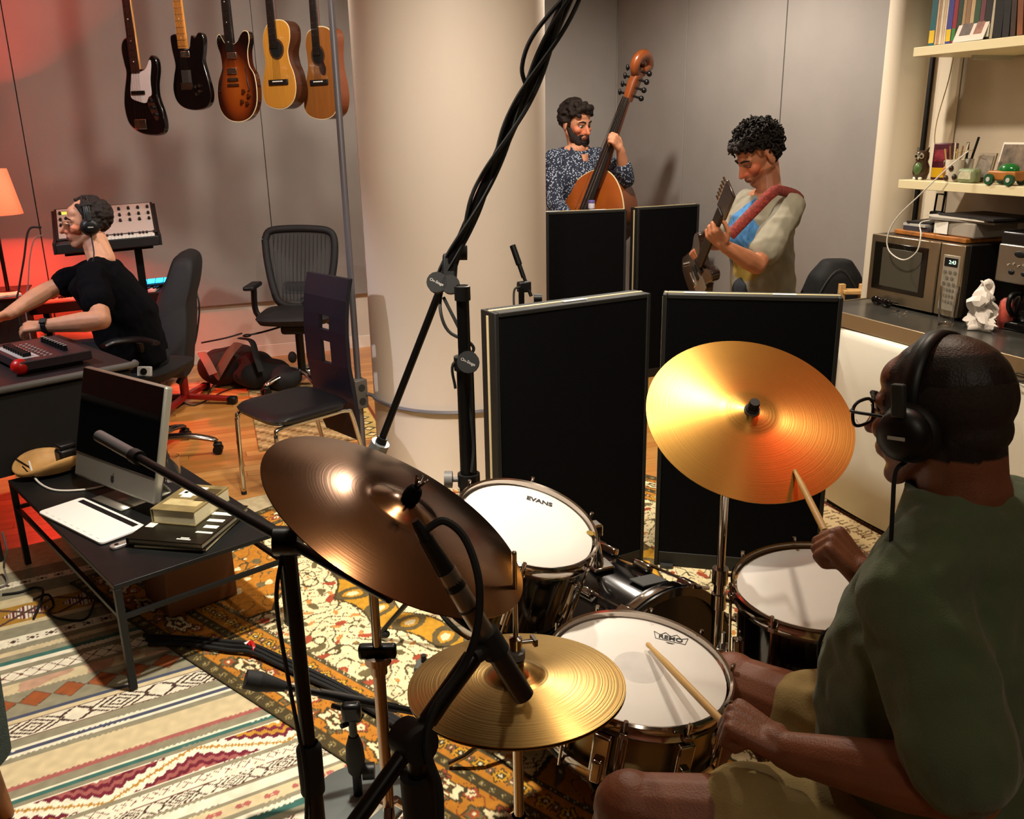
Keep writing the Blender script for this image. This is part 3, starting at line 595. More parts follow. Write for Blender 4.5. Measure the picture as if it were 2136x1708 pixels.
for i in range(5):
    t = 2*PI*i/5; uu, vv, _ = frame_from(kn); d = uu*math.cos(t)+vv*math.sin(t); wn.cap(kc+kn*.06, kc+kn*.080+d*.010, .0028, .0016, 6)
wn.build('wing_nut', M['chrome'], ko); stand_legs(ko, kb, .32, .27, 3, 2.3)
# hi-hat
hc, hn = V((.452, 1.18, .813)), V((.022, .079, .997))
hh = thing('hi_hat', V((hc.x, hc.y, RZ)), 'brass hi-hat cymbals with rod and chrome stand in the centre foreground', 'cymbals')
cymbal('top_cymbal', hc, hn, .178, brassH, None, .016, .05, .022, parent=hh); cymbal('bottom_cymbal', hc-hn*.006, -hn, .178, brassH, None, .012, .05, .018, parent=hh)
MB().cyl(hc-V((0, 0, .1)), hc+V((0, 0, .235)), .0042, n=10).build('pull_rod', M['chrome'], hh); MB().ell(hc+V((0, 0, .236)), .0045, nu=8, nv=6).build('rod_tip', M['chrome'], hh)
MB().lathe([(.0042, .038), (.013, .038), (.014, .046), (.0042, .05)], hc, n=16).lathe([(.0042, .066), (.010, .066), (.011, .085), (.0042, .088)], hc, n=16).build('clutch', M['chrome'], hh)
MB().lathe([(.0042, .05), (.015, .05), (.015, .062), (.0042, .066)], hc, n=16).build('felt_washer', M['grey'], hh)
MB().cyl(hc+V((.009, 0, .076)), hc+V((.028, -.004, .076)), .004).box(hc+V((.03, -.004, .076)), (.006, .02, .012)).build('clutch_screw', M['chrome'], hh)
MB().cyl((hc.x, hc.y, .08), (hc.x, hc.y, .54), .0125).build('lower_tube', mat('aged_chrome', '#a08c7c', .22, 1.), hh); MB().cyl((hc.x, hc.y, .5), (hc.x, hc.y, hc.z-.05), .009).build('upper_tube', M['chrome'], hh)
MB().lathe([(.009, .775), (.022, .775), (.03, .783), (.009, .785)], (hc.x, hc.y, 0), n=20).build('seat_cup', M['grey'], hh); MB().lathe([(.0125, .50), (.018, .50), (.019, .545), (.0125, .55)], (hc.x, hc.y, 0), n=18).build('collar', M['chrome'], hh)
stand_legs(hh, V((hc.x, hc.y, RZ)), .30, .25, 3, 2.0)
fp = V((.62, 1.02, RZ)); MB().box(V((.53, 1.10, .06)), (.09, .26, .012), rz(60)@rot('X', 14)).box((.46, 1.16, .022), (.11, .05, .012), rz(60)).build('foot_pedal', M['steel'], hh, bevel=.004)
# bass drum pedal
bp_ = bc-bn*.02; q = V((bp_.x, bp_.y, 0))-bn*.16
pe = thing('kick_pedal', V((q.x, q.y, RZ)), 'chrome bass drum pedal with felt beater under the snare', 'pedal')
Rq = mx3(bn.cross(V((0, 0, 1))), bn, (0, 0, 1)); MB().box(q-bn*.05+V((0, 0, .055)), (.09, .27, .01), Rq@rot('X', 10)).build('footboard', M['steel'], pe, bevel=.004); MB().box(q+V((0, 0, .024)), (.11, .3, .008), Rq).build('base_plate', M['blackm'], pe, bevel=.003)
for sg_ in (-1, 1): MB().cyl(q+bn*.1+Rq@V((.05*sg_, 0, .02)), q+bn*.1+Rq@V((.05*sg_, 0, .22)), .009).build('post', M['chrome'], pe)
MB().cyl(q+bn*.1+Rq@V((-.05, 0, .22)), q+bn*.1+Rq@V((.05, 0, .22)), .008).build('axle', M['chrome'], pe); MB().cyl(q+bn*.1+V((0, 0, .22)), q+bn*.04+V((0, 0, .36)), .004).build('beater_rod', M['chrome'], pe); MB().cap(q+bn*.03+V((0, 0, .37)), q+bn*.07+V((0, 0, .38)), .022).build('beater', mat('felt_white', '#b8ae9c', .9), pe)
# ------------------------------------------------------------- microphone stands
def tripod(rt, base, h, spread, a0=0, m=None):
    stand_legs(rt, base, h, spread, 3, a0, m or M['blackm'], .009)
def knob(mb, p, d, r=.02, t=.02): d = V(d).normalized(); mb.cyl(V(p)-d*t/2, V(p)+d*t/2, r, n=16); return mb
# boom stand in front of the coffee table
mb_ = V(pd(636, 1480, 1.52)); mb_.z = RZ*0+.008
ms = thing('boom_mic_stand', mb_, 'black boom stand reaching left over the coffee table with grey end weight', 'mic stand')
ph = pd(598, 1086, 1.50); MB().cyl(mb_+V((0, 0, .06)), mb_+V((0, 0, .62)), .0165).build('lower_tube', M['blackm'], ms); MB().cyl(mb_+V((0, 0, .6)), V((mb_.x, mb_.y, ph.z)), .0125).build('upper_tube', M['blackm'], ms)
hp = V((mb_.x, mb_.y, ph.z)); MB().lathe([(.0165, -.05), (.021, -.05), (.022, .04), (.0165, .05)], mb_+V((0, 0, .62)), n=16).build('clutch', M['rubber'], ms)
be = pd(207, 909, 1.85); bd = (hp-be).normalized(); kk = MB(); knob(kk, hp, RT, .024, .04); kk.build('boom_joint', M['blackm'], ms)
MB().cyl(be+bd*.15, hp+bd*.25, .0085).build('boom_arm', M['blackm'], ms)
MB().cyl(be, be+bd*.155, .0125, n=18).build('end_weight', mat('grey_weight', '#5e5e60', .3, .6), ms); MB().cyl(be+bd*.150, be+bd*.175, .0145, n=16).build('weight_ring', M['black'], ms)
MB().tube([hp+V((-.01, .0, -.02)), hp+V((-.028, -.01, -.10)), hp+V((-.022, -.01, -.25)), mb_+V((-.012, -.02, .62)), mb_+V((-.022, -.01, .45)), mb_+V((-.018, -.02, .2)), mb_+V((.02, -.1, .02))], .0035, n=6).build('cable', M['rubber'], ms)
MB().lathe([(.0001, .0), (.05, 0), (.05, .01), (.018, .06), (.0001, .06)], mb_+V((0, 0, .02)), n=20).build('hub', M['blackm'], ms); stand_legs(ms, mb_, .18, .30, 3, 1.75, M['blackm'], .009, z0=.01)
# overhead pencil microphone on hi-hat / snare
t0, t1 = pd(1093, 1452, 1.27), pd(930, 1190, 1.20); md = (t1-t0).normalized(); L = (t1-t0).length
hm = thing('hihat_mic_stand', V(pd(868, 1560, 1.16))*1, 'black boom stand with silver pencil microphone aimed at the hi-hat', 'mic stand'); hb = V((hm.location.x, hm.location.y, RZ)); hm.location = hb
clp = t0+md*L*.42; cl2 = pd(862, 1545, 1.16)
MB().cyl(t0, t0+md*L*.40, .0150, n=20).build('mic_capsule', mat('dark_nickel', '#3a332c', .35, .7), hm); MB().cyl(t0+md*L*.40, t1, .0142, n=20).build('mic_body', mat('satin_nickel', '#857a6c', .35, .8), hm)
MB().cyl(t1-md*.03, t1+md*.055, .0148, .0105, n=18).cyl(t1+md*.05, t1+md*.085, .0105, .0060, n=14).build('connector', M['black'], hm)
MB().lathe([(.0152, -.0015), (.0156, 0), (.0152, .0015)], t0+md*L*.72, md, n=20).build('mic_ring', M['dgrey'], hm)
MB().tube([t1+md*.08, pd(886, 1105, 1.18), pd(925, 1086, 1.18), pd(968, 1120, 1.18), pd(996, 1195, 1.17), pd(1000, 1270, 1.17), pd(988, 1340, 1.17), pd(960, 1400, 1.17), pd(905, 1480, 1.15), pd(890, 1560, 1.14), pd(915, 1640, 1.14), pd(918, 1720, 1.14)], .0056, n=8).build('cable', M['rubber'], hm)
MB().cyl(t0+md*L*.36, t0+md*L*.52, .0195, n=18).build('mic_clip', M['rubber'], hm); cp = pd(985, 1372, 1.21); MB().tube([clp, cp], .012, n=10, k=1).build('clip_neck', M['rubber'], hm)
bdv = (cl2-cp).normalized(); MB().cyl(cp, cp+bdv*.10, .014, .013).cyl(cp+bdv*.1, cl2+bdv*.22, .0115).build('boom_arm', M['blackm'], hm); MB().cyl(cl2+bdv*.13, cl2+bdv*.26, .021, .019).build('counterweight', M['rubber'], hm)
kk = MB(); knob(kk, cl2, V((.3, -.9, .1)), .025, .045); kk.build('boom_joint', M['rubber'], hm)
MB().cyl(hb+V((0, 0, .08)), V((hb.x, hb.y, cl2.z)), .013).build('pole', M['blackm'], hm); MB().cyl(V((hb.x, hb.y, cl2.z-.28)), V((hb.x, hb.y, cl2.z-.05)), .020, .024).build('clutch', M['rubber'], hm); tripod(hm, hb, .30, .26, .3)
# short round-base stand for the kick microphone
kb2 = V((.300, 1.955, RZ)); ks = thing('kick_mic_stand', kb2, 'short black round-base microphone stand with horizontal boom behind the crash stand', 'mic stand')
MB().lathe([(.0001, .012), (.02, .016), (.115, .012), (.125, .008), (.125, 0), (.0001, 0)], kb2, n=48).build('round_base', mat('grey_base', '#5a605e', .5, .2), ks); MB().cyl(kb2+V((0, 0, .01)), kb2+V((0, 0, .10)), .012).build('lower_tube', M['blackm'], ks)
kj = pd(762, 1452, (kb2-CO).dot(FW)-.02); kj = V((kb2.x, kb2.y, kj.z)); MB().lathe([(.012, 0), (.021, .015), (.025, .05), (.022, .09), (.013, .12)], kb2+V((0, 0, .075)), n=18).build('clutch', M['rubber'], ks)
MB().cyl(kb2+V((0, 0, .18)), kj, .0105).build('upper_tube', M['blackm'], ks); MB().box(kj, (.05, .03, .05), rz(-20)).build('boom_joint', M['blackm'], ks, bevel=.01); dK = (kj-CO).dot(FW)
e0, e1 = pd(512, 1416, dK-.05), pd(905, 1492, dK+.12); bv = (e1-e0).normalized()
MB().cyl(e0+bv*.09, e0+bv*.20, .009).cyl(e0+bv*.19, e0+bv*.40, .0125).cyl(e0+bv*.39, e1, .010).build('boom_arm', M['blackm'], ks); MB().cyl(e0, e0+bv*.035, .024, .026, n=10).cyl(e0+bv*.035, e0+bv*.10, .026, .013, n=10).build('counterweight', M['rubber'], ks)
MB().tube([e0+bv*.22-V((0, 0, .03)), e0+bv*.30-V((0, 0, .045)), kj-bv*.03-V((0, 0, .05))], .007, n=8, k=3).build('cable', M['rubber'], ks)
kk = MB(); knob(kk, kb2+V((.03, -.01, .085)), (1, -.3, 0), .022, .03); kk.build('knob', M['black'], ks)
# tall studio stand with boom in front of the column
tb = V(pd(978, 1000, 2.72)); tb.z = RZ; ts = thing('tall_boom_stand', tb, 'tall heavy black boom stand with cable-wrapped arm in front of the column', 'mic stand')
def zat(px, py): return pd(px, py, (tb-CO).dot(FW)).z
D_ = 2.72; j = pd(936, 575, 2.62); jb = V((tb.x, tb.y, pd(945, 600, 2.64).z))
zc = pd(965, 748, 2.66).z; zl = pd(972, 1000, 2.72).z
MB().cyl(V((tb.x, tb.y, .1)), V((tb.x, tb.y, zl)), .030).build('base_tube', M['blackm'], ts); MB().cyl(V((tb.x, tb.y, zl-.02)), V((tb.x, tb.y, zc)), .0255).build('lower_tube', M['blackm'], ts); MB().cyl(V((tb.x, tb.y, zc-.02)), jb+V((0, 0, .02)), .0185).build('upper_tube', M['blackm'], ts)
for z_, r_ in ((zl, .034), (zc, .032), (jb.z, .023)): MB().lathe([(.018, -.02), (r_, -.02), (r_, .02), (.018, .022)], V((tb.x, tb.y, z_)), n=20).build('collar', M['black'], ts)
kk = MB(); q = V((tb.x, tb.y, zc)); knob(kk, q-FW*.035+RT*.012, FW, .032, .035); kk.build('clamp_knob', M['rubber'], ts); MB().text('On-Stage', .012, q-FW*.0528+RT*.012, (RT-UP*.45), (UP+RT*.45), .0003).build('knob_lettering', M['lgrey'], ts, smooth=0); kk = MB(); q = V((tb.x, tb.y, zl)); kk.cyl(q-RT*.02, q-RT*.055, .008); knob(kk, q-RT*.062, RT, .026, .024); kk.build('clamp_knob', M['grey'], ts)
up = pd(1215, -60, 2.25); lo = pd(792, 928, 2.85); bw = (up-lo).normalized(); kk = MB(); pv = pd(927, 580, 2.66)
MB().cyl(lo, pv+bw*.02, .0115).build('lower_boom', M['blackm'], ts); MB().cyl(pv-bw*.03, up+bw*.5, .0165).build('upper_boom', M['blackm'], ts)
MB().cyl(lo-bw*.06, lo+bw*.01, .032, .03, n=16).build('counterweight', mat('grey_weight2', '#8a8e90', .4, .7), ts); MB().cyl(lo, lo+bw*.03, .019, .016).build('weight_collar', M['black'], ts)
for c_, r_, d_ in ((pd(912, 590, 2.60), .030, FW), (pd(940, 594, 2.60), .027, FW), (pd(962, 527, 2.64), .022, RT)):
    kk = MB(); knob(kk, c_, d_, r_, .035); kk.build('clamp_knob', M['rubber'], ts)
MB().text('On-Stage', .0115, pd(912, 590, 2.60)-FW*.0178, (RT-UP*.45), (UP+RT*.45), .0003).build('knob_lettering', M['lgrey'], ts, smooth=0)
MB().bar(pd(935, 605, 2.64), pd(940, 530, 2.64), .045, .035, FW).build('boom_joint', M['black'], ts, bevel=.008)
cbm = MB(); nP = 26
for ph0 in (0, 2.4, 4.2):
    pts = []
    for i in range(nP):
        t = i/(nP-1); c_ = pv+(up-pv)*t; a_ = ph0+t*9; pts.append(c_+RT*math.cos(a_)*.020*(1+.35*math.sin(5*t+ph0))+UP*math.sin(a_)*.012-FW*abs(math.sin(a_))*.016)
    cbm.tube(pts, .0058, n=6, k=3)
cbm.tube([pv+(up-pv)*.96, pv+(up-pv)*.88-RT*.035, pv+(up-pv)*.80-RT*.055, pv+(up-pv)*.72-RT*.045, pv+(up-pv)*.66-RT*.01], .006, n=6); cbm.build('wrapped_cables', M['rubber'], ts)
MB().tube([pv-RT*.0, pd(918, 640, 2.6), pd(935, 690, 2.6), pd(980, 715, 2.6), pd(985, 735, 2.6), pd(945, 760, 2.6), pd(950, 810, 2.62)], .0048, n=6).tube([pd(925, 620, 2.6), pd(960, 690, 2.6), pd(982, 745, 2.62), pd(982, 850, 2.62), pd(988, 930, 2.64), pd(984, 985, 2.64)], .005, n=6).build('hanging_cable', M['rubber'], ts)
tripod(ts, tb, .45, .38, .2)
# small condenser behind the near gobo
sp = pd(1088, 640, 3.28); sm = thing('guitar_mic_stand', V((sp.x, sp.y, 0)), 'slim black microphone on a small stand peeking over the near gobo by the column', 'mic stand')
m0, m1 = pd(1069, 512, 3.28), pd(1083, 552, 3.28); mdv = (m1-m0).normalized(); MB().cyl(m0, m1, .0115).cyl(m1, m1+mdv*.05, .0085).build('mic_body', M['blackm'], sm)
j2 = pd(1093, 598, 3.28); MB().cyl(m1, pd(1108, 618, 3.28), .0065).build('boom_arm', M['blackm'], sm); MB().box(j2, (.05, .03, .04)).build('boom_joint', M['black'], sm, bevel=.006); MB().cyl(V((sp.x, sp.y, .025)), V((sp.x, sp.y, j2.z)), .011).build('pole', M['blackm'], sm)
kk = MB(); knob(kk, pd(1122, 622, 3.28), RT, .016, .03); kk.build('knob', M['black'], sm); MB().lathe([(.0001, .014), (.02, .018), (.10, .012), (.11, .006), (.11, 0), (.0001, 0)], V((sp.x, sp.y, .014)), n=36).build('round_base', M['blackm'], sm)
MB().tube([pd(1085, 598, 3.26), pd(1073, 605, 3.26), pd(1072, 640, 3.26), pd(1076, 700, 3.26)], .004, n=6).build('cable', M['rubber'], sm)
# ------------------------------------------------------------- coffee table and what lies on it
TZ = .38; A0 = pz(237, 1222, TZ); B0 = pz(592, 1105, TZ); ex = (B0-A0).normalized(); ey = V((-ex.y, ex.x, 0)); TW, TL = .57, 1.2
tc0 = A0+ex*TW/2+ey*TL/2; RT3 = mx3(ex, ey, (0, 0, 1)); tmt = mat('blackened_steel', '#232526', .42, .55, var=.2, scale=7)
ct = thing('coffee_table', V((tc0.x, tc0.y, 0)), 'low black steel coffee table with open frame legs, computer and books on top', 'table')
MB().box(tc0-V((0, 0, .008)), (TW, TL, .016), RT3).build('table_top', tmt, ct, bevel=.002)
def tp_(x, y, z): return A0+ex*x+ey*y+V((0, 0, z-TZ))
for x in (.011, TW-.011):
    for y in (.011, TL-.011): MB().box(tp_(x, y, .187), (.022, .022, .352), RT3).build('leg', tmt, ct, bevel=.001)
for x in (.011, TW-.011): MB().box(tp_(x, TL/2, .262), (.014, TL-.045, .014), RT3).build('rail', tmt, ct)
for y in (.011, TL-.011): MB().box(tp_(TW/2, y, .262), (TW-.045, .014, .014), RT3).build('rail', tmt, ct)
# all-in-one computer
def ccurve0(pts, k=3):
    n = len(pts); P = [V((a, b, 0)) for a, b in pts]; out = []
    for i in range(n):
        a, b, c, d = P[(i-1) % n], P[i], P[(i+1) % n], P[(i+2) % n]
        for j in range(k):
            t = j/k; out.append(.5*((2*b)+(c-a)*t+(2*a-5*b+4*c-d)*t*t+(3*b-a-3*c+d)*t**3))
    return [(p.x, p.y) for p in out]
alu = mat('satin_aluminium', '#a9a79c', .35, .7); im_bl, im_br = pz(153, 990, .435), pz(320, 1055, .435); ie = (im_br-im_bl).normalized(); inn = V((ie.y, -ie.x, 0))
if inn.dot(V((-.8, -.5, 0))) < 0: inn = -inn
iu = (V((0, 0, 1))*math.cos(.26)-inn*math.sin(.26)).normalized(); iw = iu.cross(ie).normalized()*-1
if iw.dot(inn) < 0: iw = -iw
W_, Hh = (im_br-im_bl).length, .425; ic = (im_bl+im_br)/2; RI = mx3(ie, iw, iu)
co_ = thing('desktop_computer', V((ic.x, ic.y, TZ)), 'silver all-in-one desktop computer with black switched-off screen on the coffee table', 'computer')
MB().box(ic+iu*Hh/2-iw*.018, (W_, .034, Hh), RI).build('casing', alu, co_, bevel=.010, seg=3)
MB().box(ic+iu*(.09+(Hh-.09)/2)+iw*.0005, (W_-.012, .004, Hh-.10), RI).build('screen', mat('black_glass', '#050506', .06, spec=.6), co_, bevel=.004)
lg = MB(); la = ic+iu*.042+iw*.0005
ap = ccurve0([(0, .0085), (.004, .0105), (.0085, .009), (.0098, .006), (.0066, .002), (.0072, -.003), (.0102, -.0045), (.0085, -.0095), (.0055, -.0130), (.0028, -.0120), (0, -.0125), (-.0028, -.0120), (-.0055, -.0130), (-.0085, -.0095), (-.0108, -.002), (-.0105, .005), (-.0075, .0098), (-.004, .0105)]); lg.prism(ap, la, ie, iu, .0006*(1 if ie.cross(iu).dot(iw) > 0 else -1)); lg.build('front_mark', ink, co_); MB().ell(la+iu*.016+ie*.003, (.002, .0008, .005), RI@rot('Y', 25), 10, 6).build('front_mark_leaf', ink, co_)
# foot: bent aluminium stand
f0 = ic+iu*.10-iw*.034; f1 = V((ic.x, ic.y, TZ))-inn*.17; f2 = V((ic.x, ic.y, TZ))+inn*.03
sb = MB(); pr = catmull([f0, f0-inn*.05-V((0, 0, .05)), f1+V((0, 0, .02)), f1+inn*.02+V((0, 0, .004)), f2+V((0, 0, .004))], 5)
sb.quadgrid([[p-ie*.10, p+ie*.10] for p in pr]); sb.build('stand', alu, co_, solid=.006, smooth=80)
# white pad with dark strip
kp = [pz(x, y, TZ+.010) for x, y in ((82, 1070), (168, 1034), (299, 1094), (217, 1136))]
kc_ = sum(kp, V())/4; kx = ((kp[2]-kp[1])+(kp[3]-kp[0])).normalized(); ky = V((-kx.y, kx.x, 0)); kw = ((kp[2]-kp[1]).length+(kp[3]-kp[0]).length)/2; kh = ((kp[1]-kp[0]).length+(kp[2]-kp[3]).length)/2*.97; RK = mx3(kx, ky, (0, 0, 1))
kb_ = thing('white_pad', V((kc_.x, kc_.y, TZ)), 'white rounded rectangular pad with a dark glossy strip on the coffee table', 'pad')
def rrect(w_, h_, r, k=5):
    P = []
    for cx, cy, a0 in ((w_/2-r, h_/2-r, 0), (-w_/2+r, h_/2-r, 90), (-w_/2+r, -h_/2+r, 180), (w_/2-r, -h_/2+r, 270)):
        P += [(cx+r*math.cos(math.radians(a0+90*i/k)), cy+r*math.sin(math.radians(a0+90*i/k))) for i in range(k+1)]
    return P
MB().prism(rrect(kw, kh, .018), V((kc_.x, kc_.y, TZ+.002)), kx, ky, .009).build('pad_body', mat('gloss_white', '#eeeae6', .3), kb_, bevel=.002)
MB().box(V((kc_.x, kc_.y, TZ+.0115))+ky*(kh*.36), (kw*.86, kh*.13, .001), RK).build('dark_strip', mat('strip_black', '#181417', .15), kb_)
MB().prism([(a*1.02, b*1.02) for a, b in rrect(kw, kh, .018)], V((kc_.x, kc_.y, TZ+.0003)), kx, ky, .003).build('rubber_base', M['black'], kb_)
for i in range(9): MB().box(V((kc_.x, kc_.y, TZ+.0113))-ky*kh*.42+kx*(kw*(-.4+.1*i)), (.018, .002, .0006), RK).build('dash_mark', M['lgrey'], kb_)
# books
def book(z0, ths, ang, cpx, w_, h_, label, covm, pagem, deco=None, group='books on the coffee table'):
    c = pz(cpx[0], cpx[1], z0); R = rz(ang); o = thing('book', V((c.x, c.y, z0)), label, 'book', group); t = ths
    MB().box(c+R@V((0, 0, .0015)), (w_, h_, .003), R).build('back_cover', covm, o); MB().box(c+R@V((.003, 0, t/2)), (w_-.008, h_-.008, t-.0065), R).build('page_block', pagem, o)
    MB().box(c+R@V((0, 0, t-.0015)), (w_, h_, .003), R).build('front_cover', covm, o); MB().box(c+R@V((-w_/2+.0015, 0, t/2)), (.003, h_, t-.0062), R).build('spine', covm, o)
    for (x, y, a, b, m) in (deco or []): MB().box(c+R@V((x, y, t+.0004)), (a, b, .0008), R).build('cover_print', m, o)
    return o, c, R
pg = mat('book_pages', '#cfc6a2', .8, var=.12, scale=60, stretch=(1, 1, 18)); inkw = mat('print_white', '#e8e6da', .6); inkb = mat('print_black', '#1a1815', .5); sep = mat('print_sepia', '#7b6d47', .5, var=.35, scale=14); sep2 = mat('print_sepia_light', '#b5a678', .5, var=.2, scale=20)
ba = -32.
book(TZ, .016, ba+2, (400, 1106), .262, .31, 'thin black hardback at the bottom of the stack on the coffee table', mat('cover_black', '#131211', .3), pg)
o2, c2, R2 = book(TZ+.0165, .020, ba-1, (396, 1098), .275, .315, 'large black hardback with white block shapes, middle of the stack of three', mat('cover_black2', '#17150f', .25), mat('grey_pages', '#8e8672', .7), [(.09, .02, .06, .02, inkw), (.10, -.03, .05, .022, inkw), (.085, .075, .075, .022, inkw), (.1, -.075, .06, .012, inkw), (-.12, .03, .02, .05, inkw), (-.11, -.05, .03, .035, inkw), (.06, -.135, .05, .006, inkw), (.06, -.125, .03, .006, inkw)])
book(TZ+.037, .052, ba-2, (401, 1066), .165, .23, 'thick cream and olive paperback with a house picture, top of the stack', sep, pg, [(-.02, .055, .075, .075, inkw), (.05, .03, .05, .11, mat('print_brown', '#4b3f26', .5, var=.3, scale=30)), (-.0, -.045, .13, .05, sep2), (-.04, .075, .014, .016, inkb), (-.005, .075, .014, .016, inkb), (-.04, .04, .014, .016, inkb), (-.005, .04, .014, .016, inkb), (-.02, .008, .04, .018, inkw), (.055, .02, .022, .04, inkb)])
# silver handle
kn0, kn1 = pz(236, 1141, TZ+.006), pz(286, 1124, TZ+.006); kd_ = (kn1-kn0).normalized(); kq = V((-kd_.y, kd_.x, 0)); kl = (kn1-kn0).length+.02
hd = thing('pocket_tool', V((kn0.x, kn0.y, TZ)), 'small silver rounded handle with a dark rivet beside the books', 'tool')
MB().prism(rrect(kl, .034, .0165), V(((kn0+kn1)/2).to_tuple())-V((0, 0, .0055)), kd_, kq, .011).build('handle', mat('pale_metal', '#b9b2ab', .35, .6), hd, bevel=.003); MB().cyl((kn0+kd_*.012)+V((0, 0, .005)), (kn0+kd_*.012)+V((0, 0, .0068)), .007).build('rivet', M['black'], hd)
# drinking glass
def tumbler(name, c, r, h, label, rb=None, taper=.9):
    rb = r*taper
    o = MB().lathe([(.0001, 0), (rb, 0), (r, h), (r-.0022, h), (rb-.002, .012), (.0001, .010)], c, n=32).build(name, M['glass'], None, smooth=50); return tag(o, label, 'glass')
g0 = pz(362, 1001, TZ); tumbler('drinking_glass', V((g0.x, g0.y, TZ+.0005)), .034, .10, 'empty clear tumbler behind the computer on the coffee table')
# leather tray with wire rim and black box, white cable
tr = pz(112, 985, TZ); ly = thing('leather_tray', V((tr.x, tr.y, TZ)), 'shallow tan leather tray with curled rim at the back of the coffee table', 'tray')
lt = MB(); n_ = 36; rings = []
for k, (rr, hh_) in enumerate(((.001, .012), (.05, .012), (.095, .020), (.118, .045), (.125, .062))):
    rings.append([V((tr.x, tr.y, TZ))+ex*math.cos(2*PI*i/n_)*rr*1.15+ey*math.sin(2*PI*i/n_)*rr*.85+V((0, 0, hh_+(.02*math.cos(2*PI*i/n_*2+2.6) if k > 2 else 0))) for i in range(n_+1)])
lt.quadgrid(rings); lt.build('bowl', mat('tan_leather', '#c99a5c', .55, var=.25, scale=9), ly, solid=.004, smooth=80)
for s_ in (-1, 1):
    MB().tube([V((tr.x, tr.y, TZ+.075))+ex*s_*.12-ey*.06, V((tr.x, tr.y, TZ+.02))+ex*s_*.085-ey*.06, V((tr.x, tr.y, TZ+.004))+ex*s_*.03-ey*.02, V((tr.x, tr.y, TZ+.004))+ex*s_*.05+ey*.05, V((tr.x, tr.y, TZ+.08))+ex*s_*.12+ey*.06], .003, n=6).build('wire_leg', M['blackm'], ly)
bx_ = pz(146, 985, TZ); cbx_ = thing('camera_case', V((bx_.x, bx_.y, TZ+.016)), 'small black leather case leaning behind the computer', 'case'); MB().box(V((bx_.x, bx_.y, TZ+.062)), (.075, .06, .09), rz(30)).build('case_body', mat('black_leather', '#141110', .4), cbx_, bevel=.012, seg=3); MB().box(V((bx_.x, bx_.y, TZ+.118)), (.07, .055, .022), rz(30)).build('case_lid', mat('black_leather', '#141110', .4), cbx_, bevel=.008, seg=3)
tag(MB().tube([pz(60, 962, TZ+.07), pz(75, 1000, TZ+.012), pz(110, 1021, TZ+.0045), pz(165, 1022, TZ+.0045), pz(215, 1014, TZ+.0045), pz(262, 1000, TZ+.0045)], .0042, n=8).build('white_cable', mat('white_cable', '#dcd7cd', .5), None, origin=pz(110, 1021, TZ)), 'white cable looping across the coffee table from the leather tray', 'cable')
# box and cables under the table
bp0 = pz(475, 1268, 0); bxo = thing('wooden_box', V((-.06, 3.27, .014)), 'plain brown wooden box under the coffee table', 'box'); cdb = mat('brown_board', '#6a3f1e', .6, var=.12, scale=4); RB = mx3(ex, ey, (0, 0, 1)); cB = V((-.06, 3.27, .014))
for dx, dy, sx, sy in ((0, -.11, .26, .012), (0, .11, .26, .012), (-.124, 0, .012, .206), (.124, 0, .012, .206)): MB().box(cB+RB@V((dx, dy, .11)), (sx, sy, .21), RB).build('side_panel', cdb, bxo, bevel=.002)
MB().box(cB+RB@V((0, 0, .221)), (.268, .24, .010), RB).build('lid', cdb, bxo, bevel=.002)
def cable(pts, r, label, m=None, name='cable', n=7):
    P = [V(p) for p in pts]; return tag(MB().tube(P, r, n=n).build(name, m or M['rubber'], None, origin=P[len(P)//2]), label, 'cable')
zf = .026
cb1 = thing('cable_bundle', pz(480, 1345, .012), 'bundle of black cables with a red tie snaking from under the table to the kit', 'cables')
for i, dz in enumerate((0, .011, .004)):
    MB().tube([pz(300+i*5, 1325+i*9, zf), pz(390, 1330+i*7, zf), pz(478, 1338+i*9, zf), pz(525, 1344+i*8, zf+dz), pz(580, 1368+i*9, zf), pz(640, 1395+i*9, zf), pz(720, 1435+i*8, zf), pz(830, 1500+i*8, zf), pz(900, 1560+i*6, zf)], .0075, n=8).build('cable', M['rubber'], cb1)
tq = pz(526, 1351, zf); MB().tube([tq+V((-.012, -.005, .016)), tq+V((0, .0, .021)), tq+V((.004, -.03, .012)), tq+V((0, -.035, -.008))], .007, n=6, flat=(1, 1)).build('red_tie', M['red'], cb1); MB().box(tq+V((-.012, .012, .016)), (.022, .01, .004), rz(25)).build('tie_tag', M['paper'], cb1)
cable([pz(0, 1225, .012), pz(15, 1215, .012), pz(8, 1180, .05), pz(14, 1150, .13), pz(5, 1110, .22)], .004, 'thin grey cable hanging at the left edge beside the table', M['grey'])
cable([pz(70, 1250, .012), pz(100, 1240, .03), pz(112, 1262, .012), pz(100, 1280, .012), pz(135, 1292, .012), pz(180, 1290, .012), pz(200, 1250, .012)], .0045, 'black cable coil on the striped rug at the table corner')
cable([pz(70, 1290, .012), pz(90, 1236, .03), pz(75, 1225, .012), pz(40, 1235, .012), pz(5, 1240, .012)], .0045, 'black cable curling out at the left edge onto the striped rug')
